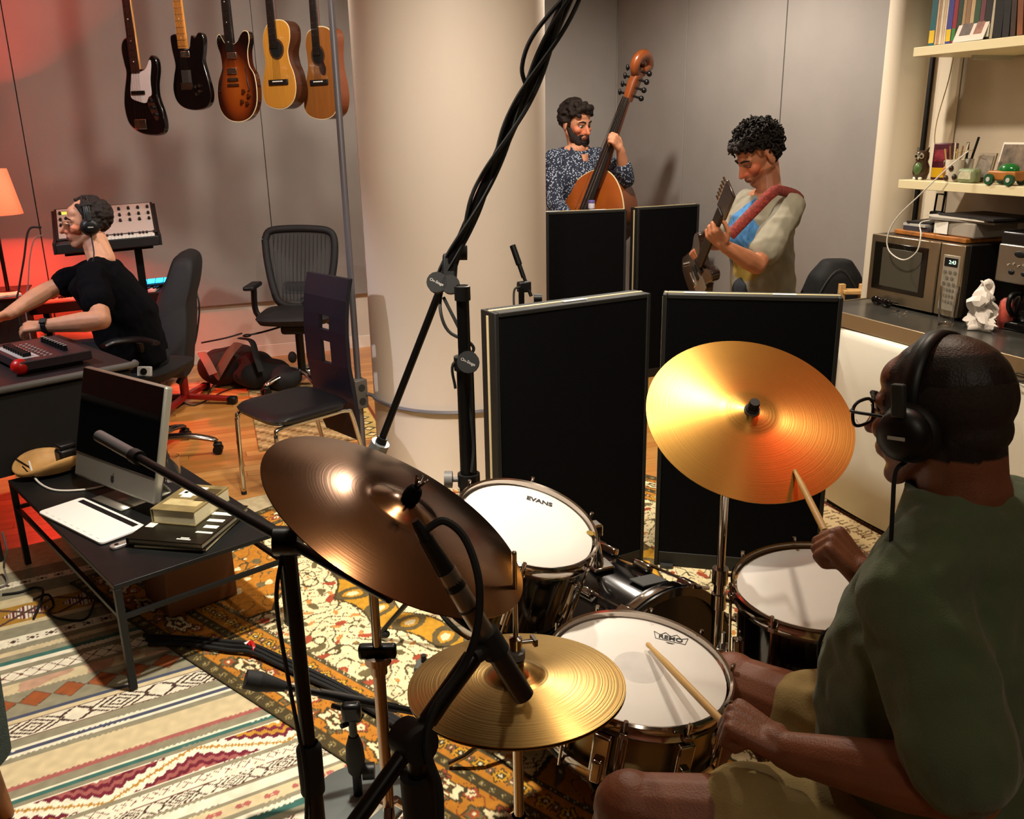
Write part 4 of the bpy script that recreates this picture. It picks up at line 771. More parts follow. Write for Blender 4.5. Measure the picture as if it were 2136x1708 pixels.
# sofa corner
kq_ = V((-.475, 2.275, 0)); sa_ = V((-.5, -.866, 0)); sb2 = V((-.866, .5, 0)); sc0 = kq_+sa_*.48+sb2*.45
so = thing('sofa', sc0+V((0, 0, .008)), 'grey-green upholstered sofa corner with tapered wooden leg at the lower left', 'sofa'); sfm = mat('sofa_fabric', '#39423e', .95, var=.12, scale=60, bump=.6, bscale=260, spec=.1)
stz = .56
MB().loft([(sc0+V((0, 0, .19)), sb2*.42, sa_*.45), (sc0+V((0, 0, .2)), sb2*.445, sa_*.475), (sc0+V((0, 0, stz-.07)), sb2*.455, sa_*.485), (sc0+V((0, 0, stz-.015)), sb2*.435, sa_*.465), (sc0+V((0, 0, stz)), sb2*.38, sa_*.41)], n=64, e=12).build('seat', sfm, so, smooth=60)
MB().loft([(sc0+sb2*.40+V((0, 0, .2)), sb2*.10, sa_*.47), (sc0+sb2*.44+V((0, 0, .8)), sb2*.09, sa_*.45), (sc0+sb2*.45+V((0, 0, .84)), sb2*.05, sa_*.41)], n=48, e=6).build('backrest', sfm, so, smooth=60)
for p_ in (-1, 1):
    for q_ in (-1, 1): b_0 = sc0+sb2*p_*.37+sa_*q_*.40; MB().cyl(b_0+V((0, 0, .21)), b_0+sb2*p_*.02+sa_*q_*.02+V((0, 0, .010)), .030, .018, n=18).build('leg', mat('walnut_leg', '#7a4c24', .45, var=.2, scale=10), so)
# ------------------------------------------------------------- desk, control surface, synths
DZ = .74; dR = pz(284, 757, DZ); dL = pz(0, 812, DZ); dx = (dL-dR).normalized(); dy = V((dx.y, -dx.x, 0)); dy = dy if dy.y > 0 else -dy; RD = mx3(-dx, dy, (0, 0, 1))
dk = thing('studio_desk', V((dR.x, dR.y, 0))+dx*.8+dy*.44, 'black studio desk with grey padded front edge at the left', 'desk'); dkm = mat('desk_laminate', '#241c1d', .5, var=.08); dsd = mat('desk_side', '#0d0c0d', .6)
def dq(a, b, z): return V((dR.x, dR.y, z))+dx*a+dy*b
MB().box(dq(.85, .46, DZ-.0175), (1.7, .86, .035), RD).build('desk_top', dkm, dk, bevel=.008, seg=3)
MB().tube([dq(-.005, .03, DZ-.004), dq(.0, .008, DZ-.004), dq(.03, 0, DZ-.004), dq(.07, 0, DZ-.004), dq(.12, 0, DZ-.004), dq(.24, 0, DZ-.004), dq(.5, 0, DZ-.004), dq(1., 0, DZ-.004), dq(1.68, 0, DZ-.004)], .014, n=10, k=4).build('front_edge', mat('edge_pad', '#5d5a57', .5), dk)
MB().box(dq(.85, .03, DZ-.20), (1.66, .02, .33), RD).build('front_panel', dsd, dk); MB().box(dq(.03, .42, DZ-.11), (.02, .72, .14), RD).build('side_panel', dsd, dk)
for a in (.66, 1.6): MB().box(dq(a, .09, .35), (.05, .05, .68), RD).build('leg', dsd, dk)
for a in (.66, 1.6): MB().box(dq(a, .82, .35), (.05, .05, .68), RD).build('leg', dsd, dk)
cs = [pz(x, y, .815) for x, y in ((-25, 703), (112, 703), (186, 738), (48, 738))]; csc = sum(cs, V())/4; cx_ = V((-dx.x, -dx.y, 0)).normalized(); cy_ = V((-cx_.y, cx_.x, 0)); cwd, chd = (cs[2]-cs[3]).length, (cs[1]-cs[2]).dot(-cy_*-1) if False else .43
cf = thing('control_surface', V((csc.x, csc.y, DZ)), 'dark fader control surface with rows of small buttons on the desk', 'mixer'); RC = mx3(cx_, cy_, (0, 0, 1))
MB().box(csc-V((0, 0, .035)), (cwd, chd, .04), RC).build('body', mat('mixer_dark', '#2e2226', .45), cf, bevel=.004); MB().box(csc-V((0, 0, .062)), (cwd*.8, chd*.8, .026), RC).build('stand', M['black'], cf)
def cp_(a, b): return csc-V((0, 0, .014))+cx_*a*cwd+cy_*b*chd
MB().box(cp_(-.30, -.02), (.075, chd*.72, .002), RC).build('fader_strip', M['lgrey'], cf)
for i in range(9): MB().box(cp_(-.31, -.3+i*.07)+V((0, 0, .010)), (.034, .014, .018), RC).build('fader_cap', M['black'], cf, bevel=.003)
for i in range(9): MB().cyl(cp_(.22, -.32+i*.075), cp_(.22, -.32+i*.075)+V((0, 0, .022)), .011, .009, n=12).build('rotary_knob', M['black'], cf)
for i in range(9):
    MB().box(cp_(.225, -.32+i*.075)+V((0, 0, .023)), (.016, .007, .002), RC).build('knob_cap', M['lgrey'], cf)
    for a in (-.10, -.02): MB().box(cp_(a, -.38+i*.085), (.010, .008, .004), RC).build('button', M['lgrey'], cf)
rb = pz(42, 768, .77); tag(MB().ell((rb.x, rb.y, .776), (.036, .036, .034), None, 24, 14).build('red_ball', mat('red_shine', '#c01208', .35), None), 'round red ball beside the control surface on the desk', 'ball')
# loose papers and little box left on desk
lp = pz(20, 622, .82)
def keyboard(name, L, R_, front, label, dark=True, lit=None, nk=30, dep_=.25, th=.08):
    pass
# --- analogue synth on stand
sl, sr = pd(135, 508, 5.25), pd(312, 492, 5.42); se = (sr-sl).normalized(); sf = V((-se.y, se.x, 0)).normalized(); sup = V((0, 0, 1)); SW = (sr-sl).length
RS = mx3(se, sf, sup); so_ = (sl+sr)/2; sy = thing('analog_synthesizer', V((so_.x, so_.y, so_.z-.06)), 'silver-faced analog synthesizer with knobs and short keyboard behind the engineer', 'synthesizer')
kpanel = mat('synth_silver', '#b3aca3', .4, .3); kcase = mat('synth_black', '#100d0d', .5)
W2 = SW+.10
MB().box(so_+sf*.07-sup*.03, (W2, .16, .06), RS).build('key_bed', kcase, sy, bevel=.006)
tl = math.radians(38); pu_ = (sf*math.cos(tl)+sup*math.sin(tl)); pn = (se.cross(pu_)); pc = so_+sf*.15+sup*.012+pu_*.13; RP = mx3(se, pu_, pn)
MB().box(pc-pn*.02, (W2, .275, .04), RP).build('panel_case', kcase, sy, bevel=.004); MB().box(pc+pn*.001, (W2-.03, .255, .004), RP).build('control_panel', kpanel, sy)
for x_ in (-W2/2-.008, W2/2+.008): MB().prism([(0, -.06), (.16, -.06), (.37, .12), (.37, .165), (.15, .012), (0, .004)], so_+se*x_-se*.008, sf, sup, .016).build('side_cheek', kcase, sy)
for rI, yy_ in enumerate((.085, .03, -.02)):
    for i in range(10):
        if (i in (2, 3)) and rI > 0: continue
        q = pc+se*(-W2*.44+W2*.098*i)+pu_*yy_+pn*.003; MB().cyl(q, q+pn*.016, .0095, .0075, n=10).build('knob', kcase, sy)
MB().box(pc-se*W2*.38+pu_*.09+pn*.003, (.055, .022, .002), RP).build('display', mat('lcd_yellow', '#c9d24a', .4, emit='#c9d24a', es=.8), sy)
nk = 22; kw_ = (W2-.12)/nk
for i in range(nk):
    MB().box(so_+se*(-W2/2+.10+kw_*(i+.5))+sf*.055+sup*.006, (kw_-.0012, .12, .014), RS).build('white_key', mat('key_white', '#ded8cd', .35), sy)
    if i % 7 in (0, 1, 3, 4, 5): MB().box(so_+se*(-W2/2+.10+kw_*(i+1))+sf*.08+sup*.016, (kw_*.55, .072, .014), RS).build('black_key', M['black'], sy)
ks_ = thing('keyboard_stand', V((so_.x, so_.y, 0))+sf*.1, 'black column stand under the silver-faced synthesizer', 'stand'); q0 = so_+sf*.13+se*.16
MB().box((q0.x, q0.y, (q0.z-.06)/2+.02), (.045, .06, q0.z-.06-.04), RS).build('post', M['blackm'], ks_); MB().box(q0-V((0, 0, .075))-se*.16, (.5, .03, .025), RS).build('cross_bar', M['blackm'], ks_); MB().box((q0.x-.1, q0.y, .015), (.5, .12, .03), RS).build('base_plate', M['blackm'], ks_, bevel=.004)
[MB().bar(q0+sf*.06-V((0, 0, .062))-se*a_, q0-sf*.10-V((0, 0, .062))-se*a_, .03, .012).build('support', M['blackm'], ks_) for a_ in (0, .32)]
# --- long keyboard with blue lit panel
kl_, kr_ = pd(30, 642, 5.92), pd(356, 608, 6.04); ke = (kr_-kl_); KW = ke.length; ke.normalize(); kf = V((-ke.y, ke.x, 0)).normalized(); RKb = mx3(ke, kf, (0, 0, 1)); kc2 = (kl_+kr_)/2
kbd = thing('lit_keyboard', V((kc2.x, kc2.y, kc2.z-.06)), 'long black keyboard with glowing blue panel behind the engineer\'s back', 'keyboard')
MB().box(kc2+kf*.13-V((0, 0, .025)), (KW, .30, .07), RKb).build('casing', kcase, kbd, bevel=.006)
nk = 44; kw_ = (KW-.16)/nk
for i in range(nk):
    MB().box(kc2+ke*(-KW/2+.06+kw_*(i+.5))+kf*.06+V((0, 0, .016)), (kw_-.0012, .12, .014), RKb).build('white_key', mat('key_white', '#ded8cd', .35), kbd)
    if i % 7 in (0, 1, 3, 4, 5): MB().box(kc2+ke*(-KW/2+.06+kw_*(i+1))+kf*.085+V((0, 0, .026)), (kw_*.55, .072, .014), RKb).build('black_key', M['black'], kbd)
blu = mat('blue_glow', '#1fb4ff', .4, emit='#2ab6ff', es=3.2)
MB().box(kc2+ke*(KW/2-.12)+kf*.19+V((0, 0, .035)), (.22, .07, .05), RKb@rot('X', 35)).build('display_housing', kcase, kbd, bevel=.004)
for i in range(4): MB().box(kc2+ke*(KW/2-.21+.055*i)+kf*.160+V((0, 0, .062)), (.05, .045, .002), RKb@rot('X', 35)).build('lit_display', blu, kbd)
for a in (-.35, .35): MB().box(V((kc2.x, kc2.y, (kc2.z-.06)/2))+ke*a+kf*.13, (.04, .04, kc2.z-.06), RKb).build('leg', M['blackm'], kbd); MB().box(V((kc2.x, kc2.y, .012))+ke*a+kf*.13, (.05, .4, .024), RKb).build('foot', M['blackm'], kbd)
cable([pd(86, 474, 5.4), pd(60, 480, 5.35), pd(50, 540, 5.35), pd(40, 600, 5.35), pd(36, 640, 5.35), V((pd(36, 640, 5.35).x, pd(36, 640, 5.35).y, .4)), V((pd(36, 640, 5.35).x, pd(36, 640, 5.35).y, .008))], .006, 'dark cable drooping from the left side of the synthesizer')
cable([pd(92, 490, 5.4), pd(72, 498, 5.38), pd(62, 540, 5.38), pd(58, 600, 5.38), pd(52, 640, 5.38), V((pd(52, 640, 5.38).x, pd(52, 640, 5.38).y, .4)), V((pd(52, 640, 5.38).x, pd(52, 640, 5.38).y, .008))], .004, 'thin pale cable next to the dark one beside the synthesizer', M['grey'])
# ------------------------------------------------------------- red table lamp
lc = pyy(-22, 400, 6.45); ltop, lbot = pyy(0, 352, 6.45).z, pyy(0, 447, 6.45).z
lm = thing('red_lamp', V((lc.x, lc.y, .74)), 'glowing lamp with pale shade throwing red light on the wall, far left', 'lamp'); rr0, rr1 = .115, .165
shm = bpy.data.materials.new('lamp_shade'); shm.use_nodes = True; nt = shm.node_tree; nt.nodes.clear(); ou = nt.nodes.new('ShaderNodeOutputMaterial'); ad = nt.nodes.new('ShaderNodeAddShader'); mi_ = nt.nodes.new('ShaderNodeMixShader'); df = nt.nodes.new('ShaderNodeBsdfDiffuse'); tl_ = nt.nodes.new('ShaderNodeBsdfTranslucent'); em = nt.nodes.new('ShaderNodeEmission')
df.inputs[0].default_value = (.8, .45, .3, 1); tl_.inputs[0].default_value = (.8, .35, .2, 1); em.inputs[0].default_value = (1, .30, .13, 1); em.inputs[1].default_value = .45; nt.links.new(df.outputs[0], mi_.inputs[1]); nt.links.new(tl_.outputs[0], mi_.inputs[2]); nt.links.new(mi_.outputs[0], ad.inputs[0]); nt.links.new(em.outputs[0], ad.inputs[1]); nt.links.new(ad.outputs[0], ou.inputs[0])
MB().lathe([(rr1, lbot), (rr0, ltop)], (lc.x, lc.y, 0), n=40).build('shade', shm, lm, solid=.002, smooth=60)
MB().cyl((lc.x, lc.y, .76), (lc.x, lc.y, lbot+.06), .012).build('stem', M['blackm'], lm); MB().lathe([(.0001, .02), (.06, .016), (.075, 0), (.0001, 0)], (lc.x, lc.y, .74), n=28).build('base', M['blackm'], lm)
MB().ell((lc.x, lc.y, lbot+.11), .03).build('bulb', mat('red_bulb', '#ff2a10', .4, emit='#ff2408', es=6), lm)
L = bpy.data.lights.new('lamp_bulb', 'POINT'); L.energy = 620; L.color = (1, .045, .02); L.shadow_soft_size = .034; lo_ = bpy.data.objects.new('lamp_bulb', L); COL.objects.link(lo_); lo_.location = (lc.x, lc.y, lbot+.11)
sd = thing('side_cabinet', (lc.x-.1, 6.5, 0), 'dark low cabinet under the glowing lamp at the left wall', 'cabinet'); MB().box((lc.x-.27, 6.5, .38), (.7, .5, .70), None).build('body', dsd, sd, bevel=.004); MB().box((lc.x-.27, 6.5, .7352), (.74, .54, .0086), None).build('top', dkm, sd)
pp = pz(12, 624, .75); tag(MB().box((lc.x-.02, 6.33, .748), (.2, .14, .012), rz(15)).build('paper_stack', M['paper'], None), 'small stack of white papers on the cabinet beside the lamp', 'papers')
FH_ = V((FW.x, FW.y, 0)).normalized(); RH_ = V((RT.x, RT.y, 0)).normalized()
# ------------------------------------------------------------- chairs
blf = mat('chair_black', '#0f0d0f', .7, bump=.15, bscale=300); lea = mat('seat_leather', '#121013', .38); navy = mat('navy_lacquer', '#0b0c1c', .5)
def starbase(rt, c, r, a0, m, z1, casters=True):
    for i in range(5):
        t = a0+2*PI*i/5; d = V((math.cos(t), math.sin(t), 0)); b = MB()
        b.tube([c+V((0, 0, .115)), c+d*r*.5+V((0, 0, .115)), c+d*r*.9+V((0, 0, .088)), c+d*r+V((0, 0, .07))], [.024, .022, .018, .015], n=10, flat=(1.25, .8)); b.build('base_arm', m, rt)
        if casters:
            q = c+d*r; s_ = V((-d.y, d.x, 0))
            for k in (-1, 1): MB().cyl(q+s_*k*.010+V((0, 0, .027)), q+s_*k*.028+V((0, 0, .027)), .026, n=18).build('caster', M['black'], rt)
            MB().box(q+V((0, 0, .055)), (.045, .045, .02), rz(math.degrees(t))).build('caster_hood', M['black'], rt, bevel=.008)
    MB().cyl(c+V((0, 0, .09)), c+V((0, 0, z1)), .028).build('gas_lift', M['blackm'], rt)
# dining chair with two cut-outs
q0, q1, q2, q3 = V((.214, 4.292, 0)), V((.373, 3.899, 0)), V((.754, 4.087, 0)), V((.594, 4.437, 0)); sxv = (q2-q1).normalized(); syv = (q0-q1).normalized()
sce = (q0+q1+q2+q3)/4; dc = thing('dining_chair', sce.copy(), 'dark high-backed dining chair with two square cut-outs and chrome legs', 'chair')
RCh = mx3(sxv, syv, (0, 0, 1)); SZ = .465
MB().loft([(sce+V((0, 0, SZ-.045)), sxv*.17, syv*.17), (sce+V((0, 0, SZ-.035)), sxv*.212, syv*.208), (sce+V((0, 0, SZ-.015)), sxv*.222, syv*.215), (sce+V((0, 0, SZ)), sxv*.205, syv*.20), (sce+V((0, 0, SZ+.004)), sxv*.15, syv*.15)], n=48, e=5).build('seat', lea, dc, smooth=70)
# backrest: curved slab with two windows, built from strips
hw = .185; zs = np.array([.245, .36, .47, .62, .80, .95, 1.03]); off = np.array([.24, .245, .235, .215, .215, .235, .26])
def bk(t, z): return sce+sxv*float(np.interp(z, zs, off))+syv*t+V((0, 0, z))
bmb = MB(); th_ = .022
ts_ = [-hw, -.045, .045, hw]; zz_ = [.36, .47, .55, .61, .72, .775, .845, .93, 1.03]; holes = {(1, 3), (1, 5)}
for i in range(3):
    for k in range(len(zz_)-1):
        if (i, k) in holes: continue
        a, b, c_, d_ = bk(ts_[i], zz_[k]), bk(ts_[i+1], zz_[k]), bk(ts_[i+1], zz_[k+1]), bk(ts_[i], zz_[k+1]); o_ = sxv*th_
        bmb.add([a, b, c_, d_, a+o_, b+o_, c_+o_, d_+o_], [(0, 3, 2, 1), (4, 5, 6, 7), (0, 1, 5, 4), (1, 2, 6, 5), (2, 3, 7, 6), (3, 0, 4, 7)])
a, b, c_, d_ = bk(-hw, .36), bk(hw, .36), bk(hw*.5, .25), bk(-hw, .25); o_ = sxv*th_; bmb.add([a, b, c_, d_, a+o_, b+o_, c_+o_, d_+o_], [(0, 3, 2, 1), (4, 5, 6, 7), (0, 1, 5, 4), (1, 2, 6, 5), (2, 3, 7, 6), (3, 0, 4, 7)])
bmo = bmb.build('backrest', navy, dc, smooth=30)
bm = bmesh.new(); bm.from_mesh(bmo.data); bmesh.ops.remove_doubles(bm, verts=bm.verts, dist=.0005)
fd = {}
for f in bm.faces: fd.setdefault(tuple(sorted(v_.index for v_ in f.verts)), []).append(f)
bmesh.ops.delete(bm, geom=[f for fs in fd.values() if len(fs) > 1 for f in fs], context='FACES'); bmesh.ops.recalc_face_normals(bm, faces=bm.faces); bm.to_mesh(bmo.data); bm.free()
for k in (-1, 1):
    MB().tube([sce+sxv*.17+syv*k*.185+V((0, 0, SZ-.05)), sce-sxv*.165+syv*k*.185+V((0, 0, SZ-.05)), sce-sxv*.20+syv*k*.185+V((0, 0, SZ-.075)), sce-sxv*.205+syv*k*.187+V((0, 0, SZ-.12)), sce-sxv*.21+syv*k*.19+V((0, 0, .012))], .011, n=10, k=5).build('leg', M['chrome'], dc)
    MB().tube([sce+sxv*.10+syv*k*.185+V((0, 0, SZ-.05)), sce+sxv*.19+syv*k*.185+V((0, 0, SZ-.055)), sce+sxv*.225+syv*k*.187+V((0, 0, SZ-.10)), sce+sxv*.30+syv*k*.19+V((0, 0, .012))], .011, n=10, k=5).build('leg', M['chrome'], dc)
    for s_ in (-.21, .30): MB().cyl(sce+sxv*s_+syv*k*.19, sce+sxv*s_+syv*k*.19+V((0, 0, .016)), .013, n=12).build('foot_cap', M['rubber'], dc)
# mesh-back office chair by the far wall
mc = V((.86, 6.33, 0)); oc = thing('mesh_office_chair', mc, 'black mesh-backed office chair against the far wall', 'chair'); fx = V((.25, .968, 0)); fx = V((.34, .94, 0)); lx = V((fx.y, -fx.x, 0)); fwd_ = -fx  # chair faces the room
D6 = 6.28
P_ = [pd(x, y, D6) for x, y in ((553, 500), (563, 482), (600, 477), (650, 477), (685, 482), (697, 500), (697, 545), (688, 600), (676, 632), (625, 640), (585, 632), (570, 600), (558, 545))]
MB().tube(P_+[P_[0]], .026, n=10, k=5).build('back_frame', blf, oc)
mshm = mat('chair_mesh', '#2b2a2a', .8, alpha=.88); pc_ = sum(P_, V())/len(P_)
mm = MB(); cur = catmull(P_+[P_[0]], 5); mm.add([pc_+FW*.03]+cur, [(0, i, i+1) for i in range(1, len(cur))]); mm.build('back_mesh', mshm, oc, smooth=180)
for i in range(14):                                          # vertical ribs of the mesh
    x = 572+i*8.2; MB().tube([pd(x, 489, D6-.004), pd(x-2+i*.1, 560, D6+.022), pd(577+i*7.3, 628, D6-.004)], .0022, n=5, k=3).build('mesh_rib', blf, oc)
MB().box(pd(640, 600, D6+.03), (.34, .04, .09), mx3(RT, FW, UP)).build('lumbar_pad', blf, oc, bevel=.02, seg=3)
sc_ = pd(620, 655, D6-.22); MB().loft([(sc_+V((0, 0, -.055)), lx*.15, fx*.15), (sc_+V((0, 0, -.035)), lx*.235, fx*.23), (sc_+V((0, 0, .0)), lx*.255, fx*.25), (sc_+V((0, 0, .022)), lx*.235, fx*.23), (sc_+V((0, 0, .016)), lx*.16, fx*.16)], n=40, e=4).build('seat', blf, oc, smooth=70)
for k in (-1, 1):
    q = sc_+lx*k*.275; MB().box(q+V((0, 0, .20))-fx*.02, (.075, .24, .03), mx3(lx, fx, (0, 0, 1))).build('armrest', M['black'], oc, bevel=.012, seg=3); MB().tube([q+V((0, 0, .19)), q+V((0, 0, .02)), q-lx*k*.08+V((0, 0, -.06))], .020, n=8, k=4).build('arm_post', M['black'], oc)
MB().tube([sc_+V((0, 0, -.05)), sc_-lx*.2-fx*.05+V((0, 0, -.10)), sc_-lx*.32-fx*.08+V((0, 0, -.12))], .007, n=6).build('lever', M['black'], oc); MB().ell(sc_-lx*.33-fx*.085+V((0, 0, -.122)), (.03, .018, .012)).build('lever_knob', M['black'], oc)
MB().tube([sc_+fx*.1+V((0, 0, -.05)), sc_+fx*.27+V((0, 0, .02)), pd(630, 620, D6+.03)], .03, n=8, k=4).build('spine', M['black'], oc); MB().box(sc_+V((0, 0, -.085)), (.2, .22, .07), mx3(lx, fx, (0, 0, 1))).build('mechanism', M['black'], oc, bevel=.02)
starbase(oc, V((sc_.x, sc_.y, 0)), .30, 2.35, M['chrome'], sc_.z-.08)
# black task chair on red base
tcx = V((.10, 6.0, 0)); tk = thing('task_chair', tcx, 'black task chair with tall curved back and red star base, right of the engineer', 'chair'); DK_ = 5.6
prof = [(352, 775), (342, 745), (333, 690), (331, 650), (340, 610), (356, 575), (366, 545), (374, 530), (390, 524), (408, 532), (414, 552), (410, 590), (402, 625), (403, 660), (402, 700), (398, 735), (396, 775)]
pp = [pd(x, y, DK_) for x, y in prof]; wv = (FW+RT*.15).normalized(); wv = V((wv.x, wv.y, 0)).normalized(); wv2 = (FH_-RH_*.16).normalized()
bk_ = MB(); cr_ = catmull(pp, 3); nn_ = len(cr_); cen = sum(cr_, V())/nn_; bk_.loft([(V((0, 0, 0)), V((0, 0, 0)), V((0, 0, 0)))]*0 or [], n=4) if False else None
rows = []
for w_, s_ in ((-.20, .80), (-.19, .93), (-.15, 1.), (0, 1.02), (.15, 1.), (.19, .93), (.20, .80)): rows.append([cen+(p-cen)*s_+wv2*w_ for p in cr_])
vs = [p for r_ in rows for p in r_]; fs = [(i*nn_+j, i*nn_+(j+1) % nn_, (i+1)*nn_+(j+1) % nn_, (i+1)*nn_+j) for i in range(len(rows)-1) for j in range(nn_)]+[tuple(range(nn_-1, -1, -1)), tuple(range((len(rows)-1)*nn_, len(rows)*nn_))]
bk_.add(vs, fs); bk_.build('backrest', blf, tk, smooth=60)
sq = pd(330, 770, DK_+.12); MB().loft([(sq-RT*.08+V((0, 0, -.05)), RT*.16, wv*.16), (sq-RT*.08+V((0, 0, -.03)), RT*.22, wv*.22), (sq-RT*.08+V((0, 0, .02)), RT*.225, wv*.225), (sq-RT*.08+V((0, 0, .035)), RT*.17, wv*.17)], n=36, e=4).build('seat', blf, tk, smooth=70)
MB().tube([pd(385, 690, DK_+.2), pd(392, 760, DK_+.2), pd(372, 800, DK_+.2)], .02, n=8, k=4).build('back_bracket', M['black'], tk); redb = mat('red_enamel', '#8c1712', .35)
MB().tube([pd(407, 600, DK_+.2), pd(416, 640, DK_+.2), pd(410, 700, DK_+.2), pd(400, 735, DK_+.2)], .006, n=6).build('cable_loop', M['black'], tk)
bc_ = V((.02, 6.02, 0))
for i in range(4):
    t = -.45+PI/2*i; d = V((math.cos(t), math.sin(t), 0)); MB().bar(bc_+V((0, 0, .05)), bc_+d*.30+V((0, 0, .035)), .045, .03).build('base_arm', redb, tk, bevel=.006); MB().box(bc_+d*.315+V((0, 0, .026)), (.06, .06, .05), rz(math.degrees(t))).build('foot', M['black'], tk, bevel=.012)
MB().cyl(bc_+V((0, 0, .04)), V((bc_.x, bc_.y, sq.z-.06)), .028).build('post', redb, tk)
# engineer's chair
ec = V((-.16, 4.98, 0)); eo = thing('engineer_chair', ec, 'black swivel chair with chrome star base under the engineer', 'chair'); es_ = V((-.22, 5.08, .50))
MB().loft([(es_+V((0, 0, -.06)), RT*.15, wv*.15), (es_+V((0, 0, -.04)), RT*.24, wv*.24), (es_+V((0, 0, -.0)), RT*.25, wv*.25), (es_+V((0, 0, .01)), RT*.19, wv*.19)], n=36, e=4).build('seat', blf, eo, smooth=70)
ar = pz(275, 712, .70); MB().tube([pz(215, 722, .69), pz(240, 712, .70), pz(290, 708, .70), pz(328, 716, .69)], [.016, .022, .022, .016], n=10, flat=(1.4, .7)).build('armrest', lea, eo); MB().tube([pz(290, 712, .68), pz(296, 745, .58), pz(285, 775, .47)], .018, n=8).build('arm_post', M['black'], eo)
MB().box(pz(302, 775, .52), (.075, .02, .055), mx3(RT, FW, UP)).build('label_plate', M['lgrey'], eo, bevel=.006); pl_ = pz(302, 775, .52); MB().cyl(pl_-FW*.011, pl_-FW*.016, .017, n=16).build('plate_knob', M['black'], eo)
MB().box(es_-V((0, 0, .10)), (.2, .2, .06)).build('mechanism', M['black'], eo, bevel=.02); starbase(eo, ec, .315, -.18, mat('dark_chrome', '#8e867f', .15, 1.), .42)
# ------------------------------------------------------------- bags on the floor
def bag(name, blobs, m, label, voxel=.012, it=8, disp=None, parentless=True):
    mb = MB()
    for c, r in blobs: mb.ell(c, r, None, 18, 12)
    lo = min(c[2]-r[2] for c, r in blobs); c0 = V(blobs[0][0]); rt = thing(name, V((c0.x, c0.y, 0)), label, 'bag'); remesh(mb, 'bag_body', m, rt, voxel, it, .5, disp or (lambda co: .008*fold(co, 22, 1))); return rt
gb = mat('bag_charcoal', '#231c1a', .85, bump=.3, bscale=200); gb2 = mat('bag_black', '#0d0b0c', .8, bump=.3, bscale=200); strap = mat('strap_olive', '#5a4738', .8, bump=.2, bscale=300)
def fp_(x, y, D, z=None): p = pd(x, y, D); return (p.x, p.y, p.z if z is None else z)
b1 = bag('shoulder_bag', [(fp_(470, 740, 6.25, .13), (.20, .16, .13)), (fp_(500, 735, 6.3, .14), (.14, .15, .13))], gb, 'dark slumped shoulder bag with broad olive straps on the floor by the far wall')
b2 = bag('black_backpack', [(fp_(545, 745, 6.15, .10), (.20, .15, .10)), (fp_(590, 752, 6.1, .08), (.12, .12, .085)), (fp_(530, 735, 6.2, .16), (.12, .12, .09))], gb2, 'black backpack lying beside the shoulder bag on the floor')
for pts in (((497, 716, 6.05), (480, 735, 6.0), (462, 765, 5.98), (450, 786, 6.0)),): MB().tube([pd(*p) for p in pts], .045, n=8, flat=(1, .18)).build('strap', strap, b1)
MB().tube([pd(420, 735, 6.0), pd(432, 755, 5.95), pd(445, 780, 5.95)], .03, n=8, flat=(1, .2)).build('strap', mat('strap_pink', '#a1584a', .8), b1)
MB().tube([pd(500, 705, 6.1), pd(525, 712, 6.0), pd(535, 745, 5.97), pd(545, 775, 5.97)], .022, n=8, flat=(1, .25)).build('strap', gb2, b2); MB().tube([pd(420, 715, 6.1), pd(470, 705, 6.1), pd(505, 695, 6.15)], .006, n=6).build('handle', M['rubber'], b1)
MB().ell(pd(610, 745, 6.05), (.03, .03, .04)).build('side_pouch', gb2, b2)
cable([pz(430, 830, .008), pz(450, 800, .008), pz(500, 792, .008), pz(540, 790, .008)], .004, 'thin black cable on the wood floor by the red chair foot')
cable([pz(375, 838, .008), pz(405, 845, .008), pz(440, 830, .008), pz(470, 815, .008), pz(520, 800, .008)], .004, 'second thin cable on the wood floor under the task chair')
cable([pz(120, 870, .01), pz(150, 862, .012), pz(175, 868, .01), pz(150, 880, .01), pz(128, 872, .012), pz(165, 858, .01), pz(200, 850, .01)], .006, 'coil of black cable on the floor under the desk')
cable([pz(742, 785, .01), pz(756, 790, .01), pz(738, 798, .012), pz(760, 806, .01), pz(742, 812, .01)], .007, 'black cable tangle on the floor beside the column conduit')
